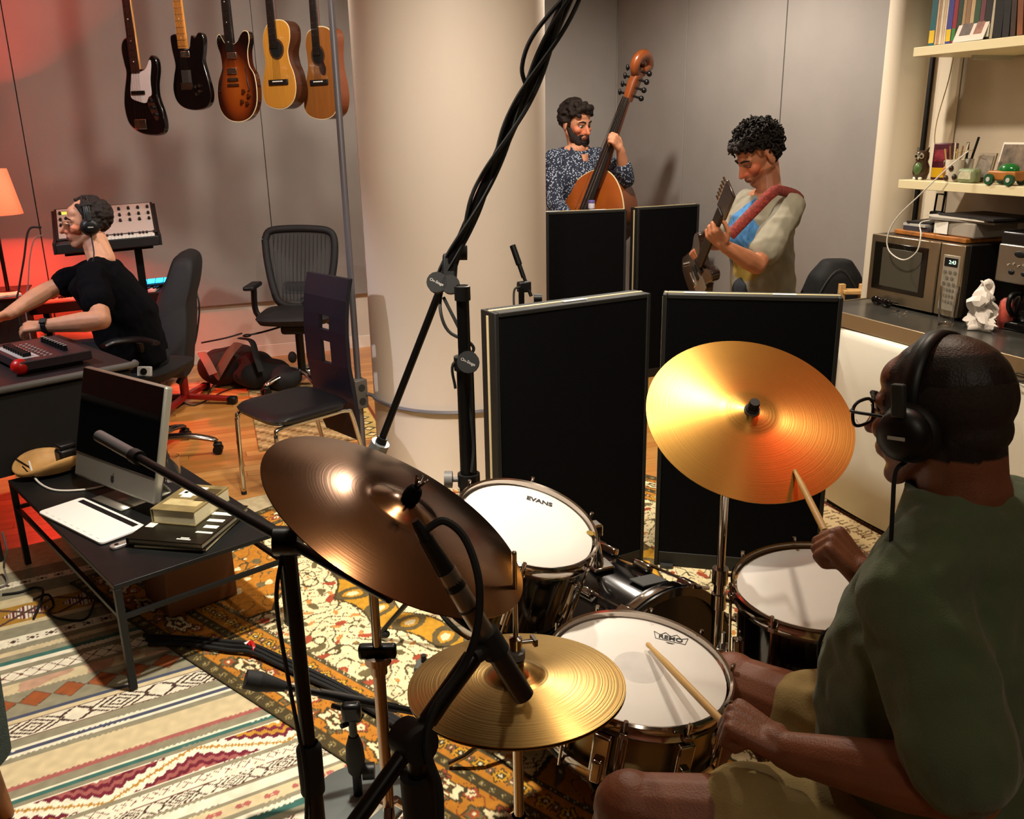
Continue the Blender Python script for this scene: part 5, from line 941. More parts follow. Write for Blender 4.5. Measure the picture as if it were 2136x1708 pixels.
# ------------------------------------------------------------- guitars hanging in a row
def ccurve(pts, k=4):
    n = len(pts); P = [V((a, b, 0)) for a, b in pts]; out = []
    for i in range(n):
        a, b, c, d = P[(i-1) % n], P[i], P[(i+1) % n], P[(i+2) % n]
        for j in range(k):
            t = j/k; out.append(.5*((2*b)+(c-a)*t+(2*a-5*b+4*c-d)*t*t+(3*b-a-3*c+d)*t**3))
    return [(p.x, p.y) for p in out]
GD = 5.25; SP = GD/FPX/2.81
class Gtr:
    def __init__(s, ref, yaw, lean, name, label):
        s.ref = ref; s.N = rz(yaw)@V((-FW.x, -FW.y, 0)).normalized(); s.U = V((0, 0, 1)).cross(s.N); s.Z = V((0, 0, 1)); s.lean = lean
        s.k = 1/max(.5, math.cos(math.radians(yaw))); s.o = pd(ref[0]/2.81, ref[1]/2.81, GD); s.rt = thing(name, s.o.copy(), label, 'guitar', 'guitars hanging in a row')
    def loc(s, x, y): dy_ = (y-s.ref[1]); return ((x-s.ref[0]-s.lean*dy_)*SP*s.k, -dy_*SP*1.03)
    def P(s, x, y, d=0.): a, b = s.loc(x, y); return s.o+s.U*a+s.Z*b+s.N*d
    def slab(s, pts, d0, t, name, m, curve=True, bevel=0., inset=1.):
        L = [s.loc(*p) for p in pts]
        if inset != 1.: cx = sum(a for a, b in L)/len(L); cy = sum(b for a, b in L)/len(L); L = [(cx+(a-cx)*inset, cy+(b-cy)*inset) for a, b in L]
        L = ccurve(L, 4) if curve else L; return MB().prism(L, s.o+s.N*d0, s.U, s.Z, t).build(name, m, s.rt, bevel=bevel, smooth=50)
    def disc(s, x, y, r, d0, t, name, m): return MB().cyl(s.P(x, y, d0), s.P(x, y, d0+t), r, n=24).build(name, m, s.rt)
    def neck(s, x0, y0, L, w0, w1, d0, fm, bm_, frets=True, head=True, hm=None, dots=True):
        b = s.P(x0, y0, 0); up_ = s.Z
        MB().loft([(b+s.N*(d0-.012), s.U*w0/2, s.N*.013), (b+up_*L+s.N*(d0-.012), s.U*w1/2, s.N*.011)], n=16, e=2.5).build('neck', bm_, s.rt)
        q = b+up_*L/2+s.N*(d0+.002); MB().add([b-s.U*w0/2+s.N*d0, b+s.U*w0/2+s.N*d0, b+up_*L+s.U*w1/2+s.N*d0, b+up_*L-s.U*w1/2+s.N*d0]+[p+s.N*.006 for p in (b-s.U*w0/2+s.N*d0, b+s.U*w0/2+s.N*d0, b+up_*L+s.U*w1/2+s.N*d0, b+up_*L-s.U*w1/2+s.N*d0)], [(0, 3, 2, 1), (4, 5, 6, 7), (0, 1, 5, 4), (1, 2, 6, 5), (2, 3, 7, 6), (3, 0, 4, 7)]).build('fingerboard', fm, s.rt)
        for i in range(17):
            y = L*(1-(1-2**(-(17-i)/12))*1.35) if False else L*(.02+.055*i+.0003*i*i); 
            if y > L*.97: break
            ww = w0+(w1-w0)*y/L; MB().box(b+up_*y+s.N*(d0+.0066), (ww, .0022, .0015), mx3(s.U, s.Z, -s.N)).build('fret', M['chrome'], s.rt)
            if dots and i % 3 == 1: MB().cyl(b+up_*(y+.012)+s.N*(d0+.0062), b+up_*(y+.012)+s.N*(d0+.0068), .0035, n=8).build('inlay', M['paper'], s.rt)
        h = b+up_*(L+.09)+s.N*(d0-.012); MB().loft([(b+up_*L+s.N*(d0-.01), s.U*w1/2, s.N*.009), (b+up_*(L+.04)+s.N*(d0-.014), s.U*w1*.8, s.N*.008), (b+up_*(L+.17)+s.N*(d0-.026), s.U*w1*.95, s.N*.007)], n=16, e=4).build('headstock', hm or bm_, s.rt)
        for k in (-1, 1):
            for i in range(3): q = b+up_*(L+.06+.04*i)+s.U*k*w1*1.0+s.N*(d0-.018); MB().cyl(q-s.U*k*.012, q+s.U*k*.015, .006, n=8).build('tuner', M['chrome'], s.rt)
        s.top = b+up_*(L+.03)
        return b
    def strings(s, x0, y0, x1, y1, n, w0, d):
        sb = MB(); a, b = s.P(x0, y0, d), s.P(x1, y1, d)
        for i in range(n): t = (i/(n-1)-.5)*w0; MB().cyl(a+s.U*t, b+s.U*t*.8, .0008, n=5).build('string', M['chrome'], s.rt)
gblk = mat('guitar_black', '#0a0708', .12, coat=.7); rosew = mat('rosewood', '#3a1a14', .5, var=.2, scale=20, stretch=(6, 6, 1)); maple = mat('maple_neck', '#c4813a', .35, var=.1, scale=8, coat=.3)
# 1 bass guitar
g = Gtr((850, 560), -18, .165, 'bass_guitar', 'black bass guitar with white pickguard, leftmost of the hanging row')
body = [(735, 252), (708, 275), (704, 320), (722, 390), (735, 440), (722, 540), (722, 620), (750, 705), (805, 752), (880, 775), (955, 778), (993, 755), (995, 705), (975, 640), (945, 570), (937, 505), (945, 430), (935, 375), (905, 350), (886, 365), (880, 400), (862, 428), (840, 420), (790, 410), (772, 350), (762, 280)]
g.slab(body, -.022, .040, 'body', gblk, bevel=.008)
g.slab([(775, 375), (790, 440), (832, 435), (870, 420), (895, 375), (905, 400), (900, 480), (908, 555), (890, 570), (872, 600), (820, 590), (775, 570), (770, 520), (775, 450)], .0185, .003, 'pickguard', mat('pickguard_white', '#dcd4d6', .35))
g.slab([(880, 570), (905, 570), (950, 650), (955, 690), (935, 690), (890, 620)], .0185, .002, 'control_plate', M['chrome'])
for x, y in ((905, 590), (918, 625), (938, 665)): g.disc(x, y, .011, .020, .016, 'knob', M['black'])
for y in (545,): MB().box(g.P(822, y, .022), (.095, .022, .012), mx3(g.U, g.Z, -g.N)).build('pickup', M['black'], g.rt, bevel=.003)
MB().box(g.P(840, 715, .022), (.082, .055, .014), mx3(g.U, g.Z, -g.N)).build('bridge', M['chrome'], g.rt, bevel=.002)
g.neck(805, 440, .66, .060, .042, .020, rosew, maple, hm=gblk); g.strings(840, 715, 752, -40, 4, .052, .031)
# 2 black T-style
g = Gtr((1120, 440), -14, .11, 'electric_guitar', 'black single-cutaway-style electric guitar with maple neck, second in the hanging row')
body = [(1005, 240), (1022, 224), (1042, 226), (1055, 255), (1062, 290), (1090, 305), (1122, 300), (1130, 262), (1138, 232), (1160, 245), (1180, 222), (1205, 226), (1217, 260), (1213, 320), (1208, 370), (1232, 450), (1255, 535), (1248, 592), (1210, 622), (1140, 630), (1070, 610), (1030, 570), (1014, 510), (1022, 440), (1032, 385), (1015, 310)]
g.slab(body, -.022, .042, 'body', gblk, bevel=.006); MB().box(g.P(1105, 460, .0215), (.062, .095, .004), mx3(g.U, g.Z, -g.N)).build('pickguard', mat('satin_grey', '#4b4643', .4, .3), g.rt); MB().box(g.P(1100, 330, .0215), (.055, .035, .006), mx3(g.U, g.Z, -g.N)).build('pickup', M['chrome'], g.rt, bevel=.003); MB().box(g.P(1105, 500, .023), (.07, .04, .010), mx3(g.U, g.Z, -g.N)).build('bridge', M['chrome'], g.rt)
for x, y in ((1165, 505), (1190, 500), (1170, 545), (1190, 530)): g.disc(x, y, .009, .019, .014, 'knob', M['chrome'])
g.neck(1086, 300, .60, .056, .043, .021, maple, maple); g.strings(1105, 500, 1052, -60, 6, .042, .032)
# 3 semi-hollow sunburst
sbm = bpy.data.materials.new('sunburst'); sbm.use_nodes = True; nt = sbm.node_tree; b_ = nt.nodes['Principled BSDF']; tcn = nt.nodes.new('ShaderNodeTexCoord'); mpn = nt.nodes.new('ShaderNodeMapping'); mpn.inputs['Location'].default_value = (0, 0, .0); mpn.inputs['Scale'].default_value = (5.6, 5.6, 3.6); ln_ = nt.nodes.new('ShaderNodeVectorMath'); ln_.operation = 'LENGTH'; cr2 = nt.nodes.new('ShaderNodeValToRGB')
nt.links.new(tcn.outputs['Object'], mpn.inputs[0]); nt.links.new(mpn.outputs[0], ln_.inputs[0]); nt.links.new(ln_.outputs['Value'], cr2.inputs[0]); nt.links.new(cr2.outputs[0], b_.inputs['Base Color']); b_.inputs['Roughness'].default_value = .12; b_.inputs['Coat Weight'].default_value = .7
for i, (p, c) in enumerate(((0, '#a8571a'), (.45, '#8a3d12'), (.72, '#3a130a'), (1., '#120706'))):
    el = cr2.color_ramp.elements[i] if i < 2 else cr2.color_ramp.elements.new(p); el.position = p; el.color = (*lin(c), 1)
g = Gtr((1400, 520), -26, .12, 'semi_hollow_guitar', 'sunburst semi-hollow electric guitar with f-holes, middle of the hanging row')
body = [(1266, 250), (1283, 230), (1300, 250), (1318, 275), (1345, 290), (1380, 285), (1408, 270), (1428, 240), (1448, 222), (1475, 232), (1482, 275), (1472, 330), (1482, 400), (1515, 450), (1532, 530), (1530, 610), (1495, 670), (1430, 697), (1350, 688), (1292, 640), (1268, 560), (1274, 480), (1300, 410), (1292, 340), (1272, 290)]
g.slab(body, -.028, .044, 'body', sbm, bevel=.003); g.slab(body, .0125, .003, 'binding', mat('binding_cream', '#d9c8a0', .4), inset=1.012); g.slab(body, .0135, .004, 'top', sbm, inset=.985)
for cx in (1300, 1468):
    s_ = 1 if cx > 1400 else -1
    MB().tube([g.P(cx-8*s_, 410, .018), g.P(cx-2*s_, 450, .018), g.P(cx+8*s_, 495, .018), g.P(cx+18*s_, 530, .018), g.P(cx+8*s_, 538, .018)], [.004, .0025, .005, .0025, .004], n=6, k=5).build('f_hole', M['black'], g.rt)
for y in (345, 425): MB().box(g.P(1372, y, .021), (.07, .035, .010), mx3(g.U, g.Z, -g.N)).build('pickup', M['chrome'], g.rt, bevel=.003)
MB().box(g.P(1378, 470, .021), (.08, .014, .010), mx3(g.U, g.Z, -g.N)).build('bridge', M['chrome'], g.rt); MB().box(g.P(1380, 500, .021), (.085, .012, .008), mx3(g.U, g.Z, -g.N)).build('tailpiece', M['chrome'], g.rt)
for x, y in ((1450, 535), (1475, 600), (1440, 590), (1485, 560)): g.disc(x, y, .011, .0165, .014, 'knob', mat('amber_knob', '#4a2208', .3), )
g.neck(1358, 330, .62, .058, .043, .016, mat('ebony', '#15100f', .5), gblk, hm=gblk); g.strings(1380, 500, 1335, -60, 6, .05, .028)
# 4 classical, 5 dreadnought
for nm, ref, yaw, lean, lab, body, topc, sidec, hole, br, nk in (
 ('classical_guitar', (1640, 400), -30, .10, 'classical guitar with pale yellow top and dark soundhole ring, fourth in the hanging row', [(1600, 152), (1560, 178), (1538, 235), (1543, 310), (1552, 370), (1538, 440), (1530, 520), (1553, 588), (1620, 616), (1690, 614), (1742, 575), (1757, 505), (1742, 430), (1716, 375), (1704, 315), (1718, 250), (1712, 190), (1680, 157), (1640, 148)], '#bf8432', '#3d1f12', (1630, 300, .046), (1643, 475), (1613, 300)),
 ('acoustic_guitar', (1890, 430), -36, .085, 'brown steel-string acoustic guitar, rightmost of the hanging row beside the column', [(1850, 190), (1802, 210), (1787, 265), (1797, 330), (1802, 395), (1788, 465), (1771, 555), (1775, 620), (1810, 658), (1880, 677), (1950, 670), (1992, 632), (2003, 560), (1990, 480), (1970, 400), (1964, 320), (1966, 250), (1948, 205), (1900, 186)], '#8a5526', '#5f2f17', (1872, 335, .046), (1880, 478), (1867, 340))):
    g = Gtr(ref, yaw, lean, nm, lab); tm = mat(nm+'_top', topc, .3, var=.1, scale=5, stretch=(14, 14, 1), coat=.3); sm_ = mat(nm+'_sides', sidec, .3, var=.2, scale=4, coat=.3)
    g.slab(body, -.085, .095, 'body', sm_, bevel=.004); g.slab(body, .0095, .002, 'binding', mat('binding_cream', '#d9c8a0', .4), inset=1.008); g.slab(body, .0105, .003, 'soundboard', tm, inset=.985)
    g.disc(hole[0], hole[1], hole[2]+.012, .0130, .0012, 'rosette', mat('rosette_dark', '#4a2c16', .5, var=.3, scale=90)); g.disc(hole[0], hole[1], hole[2], .0138, .0012, 'soundhole', mat('hole_black', '#080605', .9))
    MB().box(g.P(br[0], br[1], .017), (.15, .03, .010), mx3(g.U, g.Z, -g.N)).build('bridge', mat('ebony', '#15100f', .5), g.rt, bevel=.003); MB().box(g.P(br[0], br[1]-4, .024), (.075, .006, .006), mx3(g.U, g.Z, -g.N)).build('saddle', M['paper'], g.rt)
    g.neck(nk[0], nk[1]-5, .58, .060, .048, .014, mat('ebony', '#15100f', .5), mat('mahogany', '#4a2514', .4), dots=False); g.strings(br[0], br[1], nk[0]-12, -60, 6, .05, .027)
    if nm == 'acoustic_guitar': g.slab([(1895, 350), (1925, 400), (1920, 440), (1890, 430), (1880, 385)], .0136, .001, 'pickguard', mat('pick_brown', '#2a130b', .3))
gr_ = thing('guitar_rail', V((.75, 5.2, 2.9)), 'black ceiling rail carrying the hanging guitars', 'rail'); ra, rb_ = pd(230, -330, GD-.02), pd(740, -330, GD-.02); zr = 2.92
MB().bar((ra.x, ra.y, zr), (rb_.x, rb_.y, zr), .03, .03).build('rail_bar', M['blackm'], gr_)
for t in (.1, .9): q = ra.lerp(rb_, t); MB().cyl((q.x, q.y, zr), (q.x, q.y, 3.1), .01).build('drop_rod', M['blackm'], gr_)
for o in [o for o in bpy.data.objects if o.get('category') == 'guitar']:
    tops = [c for c in o.children if c.name.startswith('headstock')][0]; zz = np.array([v_.co for v_ in tops.data.vertices])+np.array(o.location); c = zz.mean(0)
    MB().cyl((c[0], c[1], zz[:, 2].max()-.16), (c[0], c[1], max(zr-.01, zz[:, 2].max())), .005, n=8).build('hanger_hook', M['blackm'], gr_)

# grey wedge pedal on the carpet
wq = pz(866, 1405, .02); wp = thing('wedge_pedal', V((wq.x, wq.y, .0145)), 'small grey wedge-shaped pedal with a black knob on the carpet behind the hi-hat', 'pedal'); MB().prism([(0, 0), (.11, 0), (.11, .018), (.0, .055)], V((wq.x, wq.y, .0145))-FH_*.04, FH_, V((0, 0, 1)), .075).build('housing', mat('pedal_grey', '#4f5654', .5), wp, bevel=.008, seg=3); MB().cyl(V((wq.x, wq.y, .065))+RH_*.03, V((wq.x, wq.y, .088))+RH_*.03, .010, .009, n=14).build('knob', M['black'], wp)
# ------------------------------------------------------------- kitchen corner
FX = 2.70; CYE = 3.24; CYS = .6
ctr = thing('kitchen_counter', V(((FX+KX)/2, 1.9, 0)), 'steel-edged dark kitchen counter with white fronts along the right wall', 'counter')
MB().box(((FX+KX)/2, (CYE+CYS)/2, .885), (KX-FX, CYE-CYS, .03)).build('worktop', mat('worktop_dark', '#4a4843', .25, .35, var=.15, scale=8), ctr, bevel=.002)
MB().box((FX-.004, (CYE+CYS)/2, .872), (.012, CYE-CYS+.004, .062)).build('steel_edge', mat('edge_steel', '#b09d7f', .35, .8), ctr, bevel=.002); MB().box(((FX+KX)/2, CYE+.004, .872), (KX-FX, .012, .062)).build('steel_edge', mat('edge_steel', '#b09d7f', .35, .8), ctr, bevel=.002)
MB().box((KX-.07, (CYE+CYS)/2, .44), (.10, CYE-CYS-.02, .80)).build('carcass', mat('dark_gap', '#1b1815', .8), ctr)
wfr = mat('appliance_white', '#e6e2d6', .35)
fr_ = thing('mini_fridge', V((FX+.25, 2.72, 0)), 'white under-counter fridge with rounded door left of the white post', 'fridge')
MB().box((FX+.30, 2.72, .42), (.46, .66, .78)).build('cabinet_body', wfr, fr_, bevel=.01)
dm = MB(); P = []
for i in range(13):
    t = i/12; y = 2.40+t*.64; xo = FX-.008-.022*math.sin(PI*t); P.append([V((xo, y, zz)) for zz in (.05, .30, .60, .80)]+[V((xo+.012, y, .825)), V((xo+.045, y, .832))])
dm.quadgrid(P); dm.build('door', wfr, fr_, solid=.02, smooth=60); MB().box((FX-.03, 3.02, .70), (.012, .02, .03)).build('hinge_cap', M['lgrey'], fr_); MB().box((FX+.05, 2.72, .028), (.10, .6, .05)).build('kick_plate', mat('dark_gap', '#1b1815', .8), fr_)
f2_ = thing('white_cabinet', V((FX+.25, 1.85, 0)), 'second white under-counter unit right of the white post, behind the drummer', 'cabinet')
MB().box((FX+.26, 1.70, .44), (.48, 1.12, .78)).build('cabinet_body', wfr, f2_, bevel=.008); MB().box((FX+.006, 1.98, .44), (.02, .54, .74)).build('door', wfr, f2_, bevel=.006); MB().box((FX+.006, 1.42, .44), (.02, .54, .74)).build('door', wfr, f2_, bevel=.006)
po_ = thing('white_post', V((FX-.02, 2.325, 0)), 'round white post with wooden foot between the two white units', 'post'); MB().cyl((FX-.025, 2.325, .06), (FX-.025, 2.325, .838), .022, n=20).build('tube', wfr, po_); MB().cyl((FX-.025, 2.325, .016), (FX-.025, 2.325, .06), .024, n=20).build('foot', mat('post_foot', '#8a6a46', .6), po_)
MB().lathe([(.022, .80), (.028, .80), (.028, .838), (.022, .838)], (FX-.025, 2.325, 0), n=20).build('collar', wfr, po_)
# shelves on the wall with a white upright
up_ = thing('shelf_upright', V((KX-.02, 3.20, 0.9)), 'pale vertical board with black cable channel behind the shelves', 'board'); ych = pxx(1930, 240, 3.42).y; ybd = pxx(1992, 240, 3.44).y; MB().box((KX-.012, (ych+ybd)/2, 2.0), (.018, ych-ybd, 2.18)).build('board', mat('board_cream', '#d9cbb4', .6), up_); MB().box((KX-.03, ych, 2.0), (.016, .030, 2.16)).build('cable_channel', M['black'], up_)
crm = mat('shelf_laminate', '#e0d3ac', .45)
S1, S2 = 1.975, 1.440
def shelf(z, x0, y1, lab):
    o = thing('wall_shelf', V(((x0+KX)/2, 2.0, z-.04)), lab, 'shelf', 'kitchen wall shelves'); MB().box(((x0+KX)/2, (y1+.9)/2, z-.018), (KX-x0, y1-.9, .036)).build('shelf_board', crm, o, bevel=.002)
    for y in (1.2, 2.2, 3.0): MB().box((KX-.12, y, z-.045), (.22, .012, .018)).build('bracket', M['lgrey'], o)
    return o
shelf(S1, 3.03, 3.13, 'upper cream shelf holding the row of books'); shelf(S2, 3.03, 3.135, 'lower cream shelf holding figurines and cups')
# books on the upper shelf
bcol = [('#0f5a63', .030, .27), ('#c5a98d', .010, .27), ('#b58f6e', .008, .255), ('#d8cdb4', .012, .265), ('#d1b493', .010, .27), ('#e1d6bf', .006, .27), ('#3b3a8c', .026, .25), ('#8f1f26', .020, .255), ('#243a2a', .022, .26), ('#a88a64', .014, .25), ('#8f6f52', .02, .24), ('#c0a57f', .018, .25), ('#2f4f36', .024, .255), ('#6a3a44', .022, .25), ('#26211f', .03, .26), ('#b9ad95', .012, .25), ('#0f0e10', .040, .275), ('#1c1a1c', .03, .27), ('#39281f', .022, .26), ('#7d4a2c', .024, .265), ('#451c18', .022, .255), ('#6a5a44', .03, .26), ('#4a2b2b', .03, .25), ('#28384a', .03, .26), ('#8c7a60', .03, .25)]
y = 3.09; names_ = ['teal', 'tan', 'light brown', 'cream', 'sand', 'pale', 'indigo', 'red', 'dark green', 'khaki', 'brown', 'beige', 'green', 'plum', 'charcoal', 'grey-beige', 'black', 'soot-black', 'umber', 'rust', 'maroon', 'olive', 'wine', 'slate', 'taupe']
for i, (c, t, h) in enumerate(bcol):
    lean = 0 if i < 15 else min(14, (i-15)*3); sh = math.sin(math.radians(lean))*h*.12 if lean else 0
    y -= t/2+.001; R = rot('X', -lean*.6); cc = V((3.16, y, S1+.001)); o = thing('shelf_book', cc, '%s spine, book %s the upper shelf' % (names_[i], 'at the column end of' if i == 0 else 'upright on' if not lean else 'leaning on'), 'book', 'books on the upper shelf')
    def bxx(dx, dy, dz, s, nm, m): MB().box(cc+R@V((dx, dy, dz+.004)), s, R).build(nm, m, o)
    m = mat('spine_%d' % i, c, .5, var=.1, scale=30); bxx(0, 0, h/2, (.185, max(t-.004, .003), h-.008), 'page_block', pg); bxx(-.0945, 0, h/2, (.003, t, h), 'spine', m)
    for s_ in (-1, 1): bxx(0, s_*(t/2-.0008), h/2, (.186, .0016, h), 'cover', m)
    if i in (6, 7, 0, 12, 14): bxx(-.0965, 0, h*.12, (.001, t*.9, h*.18), 'spine_band', mat('band_%d' % i, ['#e0b91d', '#2e7d38', '#d8d8c8'][i % 3], .5))
    y -= t/2+.001+sh*1.2
# print card with two portraits
cp0 = pxx(1990, 78, 3.05); cA, cB_, cC = pxx(1988, 82, 3.046), pxx(2050, 74, 3.046), pxx(2063, 16, 3.07)
ccx = (cB_-cA).normalized(); cw_ = (cB_-cA).length; ccy = V((.28, -.10, .95)).normalized(); ccn = ccx.cross(ccy).normalized(); base = V((3.046, (cA.y+cB_.y)/2, S1+.003))
cd_ = thing('photo_card', base, 'white card with two small portrait photographs leaning on the shelf books', 'picture')
RC2 = mx3(ccx, ccy, ccn); sgn = -1 if ccn.x > 0 else 1; hh = .135
MB().box(base+ccy*hh/2, (cw_*1.02, hh, .0015), RC2).build('card', mat('card_pink', '#e3cfc4', .6), cd_)
for k, c in ((-.19, '#57473e'), (.24, '#8a5a48')): MB().box(base+ccy*hh*.52+ccx*cw_*k+ccn*sgn*.0012, (cw_*(.36 if k < 0 else .26), hh*.68, .001), RC2).build('portrait', mat('portrait'+c[1:], c, .6, var=.5, scale=45), cd_)
# ---- lower shelf things
def onS(px, X=3.10): p = pxx(px, 372, X); return V((X, p.y, S2+.0005))
# owl
q = onS(1919, 3.10); ow = thing('owl_figurine', q, 'brown and green glazed owl figurine at the column end of the lower shelf', 'figurine'); olv = mat('owl_glaze', '#3d2a18', .3, var=.3, scale=25); 
MB().lathe([(.0001, .0), (.026, .002), (.034, .03), (.033, .055), (.024, .075), (.028, .09), (.027, .112), (.016, .12), (.0001, .121)], q, n=24).build('body', olv, ow, smooth=70); toC = V((-1, -.25, 0)).normalized(); sd_ = V((-toC.y, toC.x, 0))
MB().ell(q+toC*.022+V((0, 0, .045)), (.018, .020, .028)).build('belly', mat('owl_green', '#4f6b3a', .35), ow)
for s_ in (-1, 1):
    MB().cap(q+sd_*s_*.015+V((0, 0, .112)), q+sd_*s_*.026+V((0, 0, .132)), .009, .003, 8).build('ear_tuft', olv, ow); e_ = q+toC*.024+sd_*s_*.012+V((0, 0, .098)); MB().cyl(e_, e_+toC*.004, .011, n=14).build('eye_ring', mat('owl_ring', '#9a8c74', .4), ow); MB().cyl(e_+toC*.004, e_+toC*.006, .0055, n=12).build('eye', M['black'], ow); MB().ell(q+sd_*s_*.012+toC*.020+V((0, 0, .006)), (.009, .009, .007)).build('foot', M['paper'], ow)
MB().cap(q+toC*.028+V((0, 0, .092)), q+toC*.032+V((0, 0, .084)), .004, .002, 8).build('beak', mat('owl_ring', '#9a8c74', .4), ow)
# tin, cup of pencils, pens, boxes
q = onS(1966, 3.16); ti = thing('snack_tin', q, 'tall maroon and yellow packet behind the pencil cup', 'packet'); MB().box(q+V((0, 0, .075)), (.05, .085, .15), rz(8)).build('packet_body', mat('packet_maroon', '#4a1726', .4, var=.4, scale=30), ti, bevel=.004); MB().box(q+V((-.026, 0, .03)), (.002, .07, .04), rz(8)).build('packet_print', mat('packet_yellow', '#d9a91c', .5), ti); MB().box(q+V((-.026, 0, .10)), (.002, .06, .05), rz(8)).build('packet_print', mat('packet_red', '#7b2230', .5, var=.4, scale=60), ti)
q = onS(1988, 3.085); cu_ = thing('pencil_cup', q, 'white spotted cup full of pencils on the lower shelf', 'cup'); MB().lathe([(.0001, .002), (.028, 0), (.034, .02), (.036, .088), (.033, .088), (.031, .02), (.0001, .012)], q, n=28).build('cup', mat('cup_glaze', '#d8cdbd', .3), cu_, smooth=60)
for k, (a, h_, c) in enumerate(((-50, .04, '#b3762a'), (-20, .015, '#3a2418'), (10, .055, '#3a2418'), (35, .02, '#2d2218'), (-70, .075, '#5d4a2a'))):
    t = math.radians(a); d = toC*math.cos(t)*.0352+sd_*math.sin(t)*.0352; MB().ell(q+d+V((0, 0, h_)), (.010, .010, .012 if k else .022)).build('painted_spot', mat('spot_'+c[1:], c, .4), cu_)
for k in range(6): a = q+sd_*(-.022+.009*k)+V((0, 0, .015)); b = q+sd_*(-.05+.018*k)+V((.004*(k % 3), 0, .13+.012*(k % 3))); pcl = MB().cyl(a, b, .0032, n=6).build('pencil', mat('pencil_%d' % (k % 3), ['#b89a5a', '#8c6a3a', '#d8cbb0'][k % 3], .5), cu_)
q = onS(2012, 3.15); pt = thing('pen_holder', q, 'grey tin with two long black pens behind the cup', 'holder'); MB().lathe([(.0001, .002), (.026, 0), (.028, .09), (.026, .09), (.024, .01), (.0001, .01)], q, n=24).build('tin', M['lgrey'], pt); MB().cyl(q+V((0, .004, .02)), q+V((0, .004, .155)), .0055, n=10).build('pen', M['black'], pt); MB().cyl(q+V((0, -.004, .02)), q+V((0, -.045, .175)), .0050, n=10).build('pen', M['black'], pt)
q = onS(2021, 3.07); ho = thing('small_case', q, 'small rounded green-grey case with sticker beside the pencil cup', 'box'); MB().box(q+V((0, 0, .028)), (.05, .085, .055)).build('case_body', mat('case_sage', '#7f8a66', .5, var=.2, scale=30), ho, bevel=.014, seg=3); MB().box(q+V((-.0255, 0, .03)), (.001, .06, .03)).build('sticker', mat('sticker_pale', '#bdb79a', .6, var=.2, scale=70), ho)
q = onS(2046, 3.11); fr2 = thing('framed_picture', q, 'small grey-brown framed picture in the middle of the lower shelf', 'picture'); RF = rot('Y', 12); MB().box(q+V((.012, 0, .058)), (.008, .085, .115), RF).build('frame', mat('frame_taupe', '#8a7c66', .5), fr2); MB().box(q+V((.0065, 0, .058)), (.003, .07, .095), RF).build('picture', mat('pic_taupe', '#75695a', .5, var=.4, scale=40), fr2)
q = onS(2110, 3.17); fr3 = thing('framed_picture', q, 'larger framed flower photograph behind the toy car', 'picture'); MB().box(q+V((.012, 0, .078)), (.008, .16, .155), RF).build('frame', mat('frame_white', '#d8d0c2', .5), fr3); MB().box(q+V((.0065, 0, .078)), (.003, .145, .14), RF).build('picture', mat('pic_flower', '#6b5a48', .5, var=.7, scale=22), fr3)
q = onS(2098, 3.065); tc2 = thing('toy_car', q, 'wooden toy car with green dome and green wheels on the lower shelf', 'toy'); wdt = mat('toy_wood', '#a86a2c', .4, var=.2, scale=15)
MB().box(q+V((0, 0, .035)), (.06, .125, .036)).build('chassis', wdt, tc2, bevel=.006); MB().ell(q+V((0, -.01, .056)), (.027, .045, .026)).build('dome', mat('toy_green', '#15662b', .15, coat=.6), tc2)
for dx_ in (-.034, .034):
    for dy_ in (-.045, .045): c = q+V((dx_, dy_, .021)); MB().cyl(c-V((.007, 0, 0)), c+V((.007, 0, 0)), .021, n=18).build('wheel', mat('toy_green2', '#1f4d2c', .3), tc2); MB().cyl(c-V((.009, 0, 0)), c+V((.009, 0, 0)), .009, n=12).build('hub', M['lgrey'], tc2)
# white cable hanging from the shelf loop
cable([pxx(1991, 108, 3.28), pxx(1978, 170, 3.28), pxx(1955, 250, 3.28), pxx(1950, 300, 3.26), pxx(1965, 320, 3.2), pxx(2030, 312, 3.1)], .0022, 'thin beige wire hanging down between the shelves', mat('wire_beige', '#a08c66', .6))
cable([pxx(2020, 315, 3.02), pxx(1975, 352, 2.99), pxx(1920, 405, 2.96), pxx(1870, 455, 2.94), pxx(1851, 495, 2.93), pxx(1856, 525, 2.93), pxx(1885, 542, 2.93), pxx(1912, 525, 2.93), pxx(1921, 490, 2.95), pxx(1920, 465, 3.0), pxx(1950, 458, 3.05)], .0028, 'white cable looping from the lower shelf in front of the microwave', mat('white_cable', '#dcd7cd', .5))
# clip hanging under the shelf
q = pxx(1958, 425, 3.3); cl_ = thing('hanging_clip', V((3.3, q.y, 1.21)), 'black metal clip frame hanging below the lower shelf', 'clip'); 
zt, zb = pxx(1965, 405, 3.3).z, pxx(1950, 440, 3.3).z; MB().tube([(3.3, q.y-.03, S2-.04), (3.3, q.y-.03, zt), (3.3, q.y-.025, zb), (3.3, q.y+.02, zb), (3.3, q.y+.015, zt), (3.3, q.y-.03, zt)], .005, n=6, k=1).build('frame_wire', M['blackm'], cl_); MB().box((3.3, q.y, zb-.02), (.03, .07, .04)).build('clip_body', M['black'], cl_, bevel=.006)
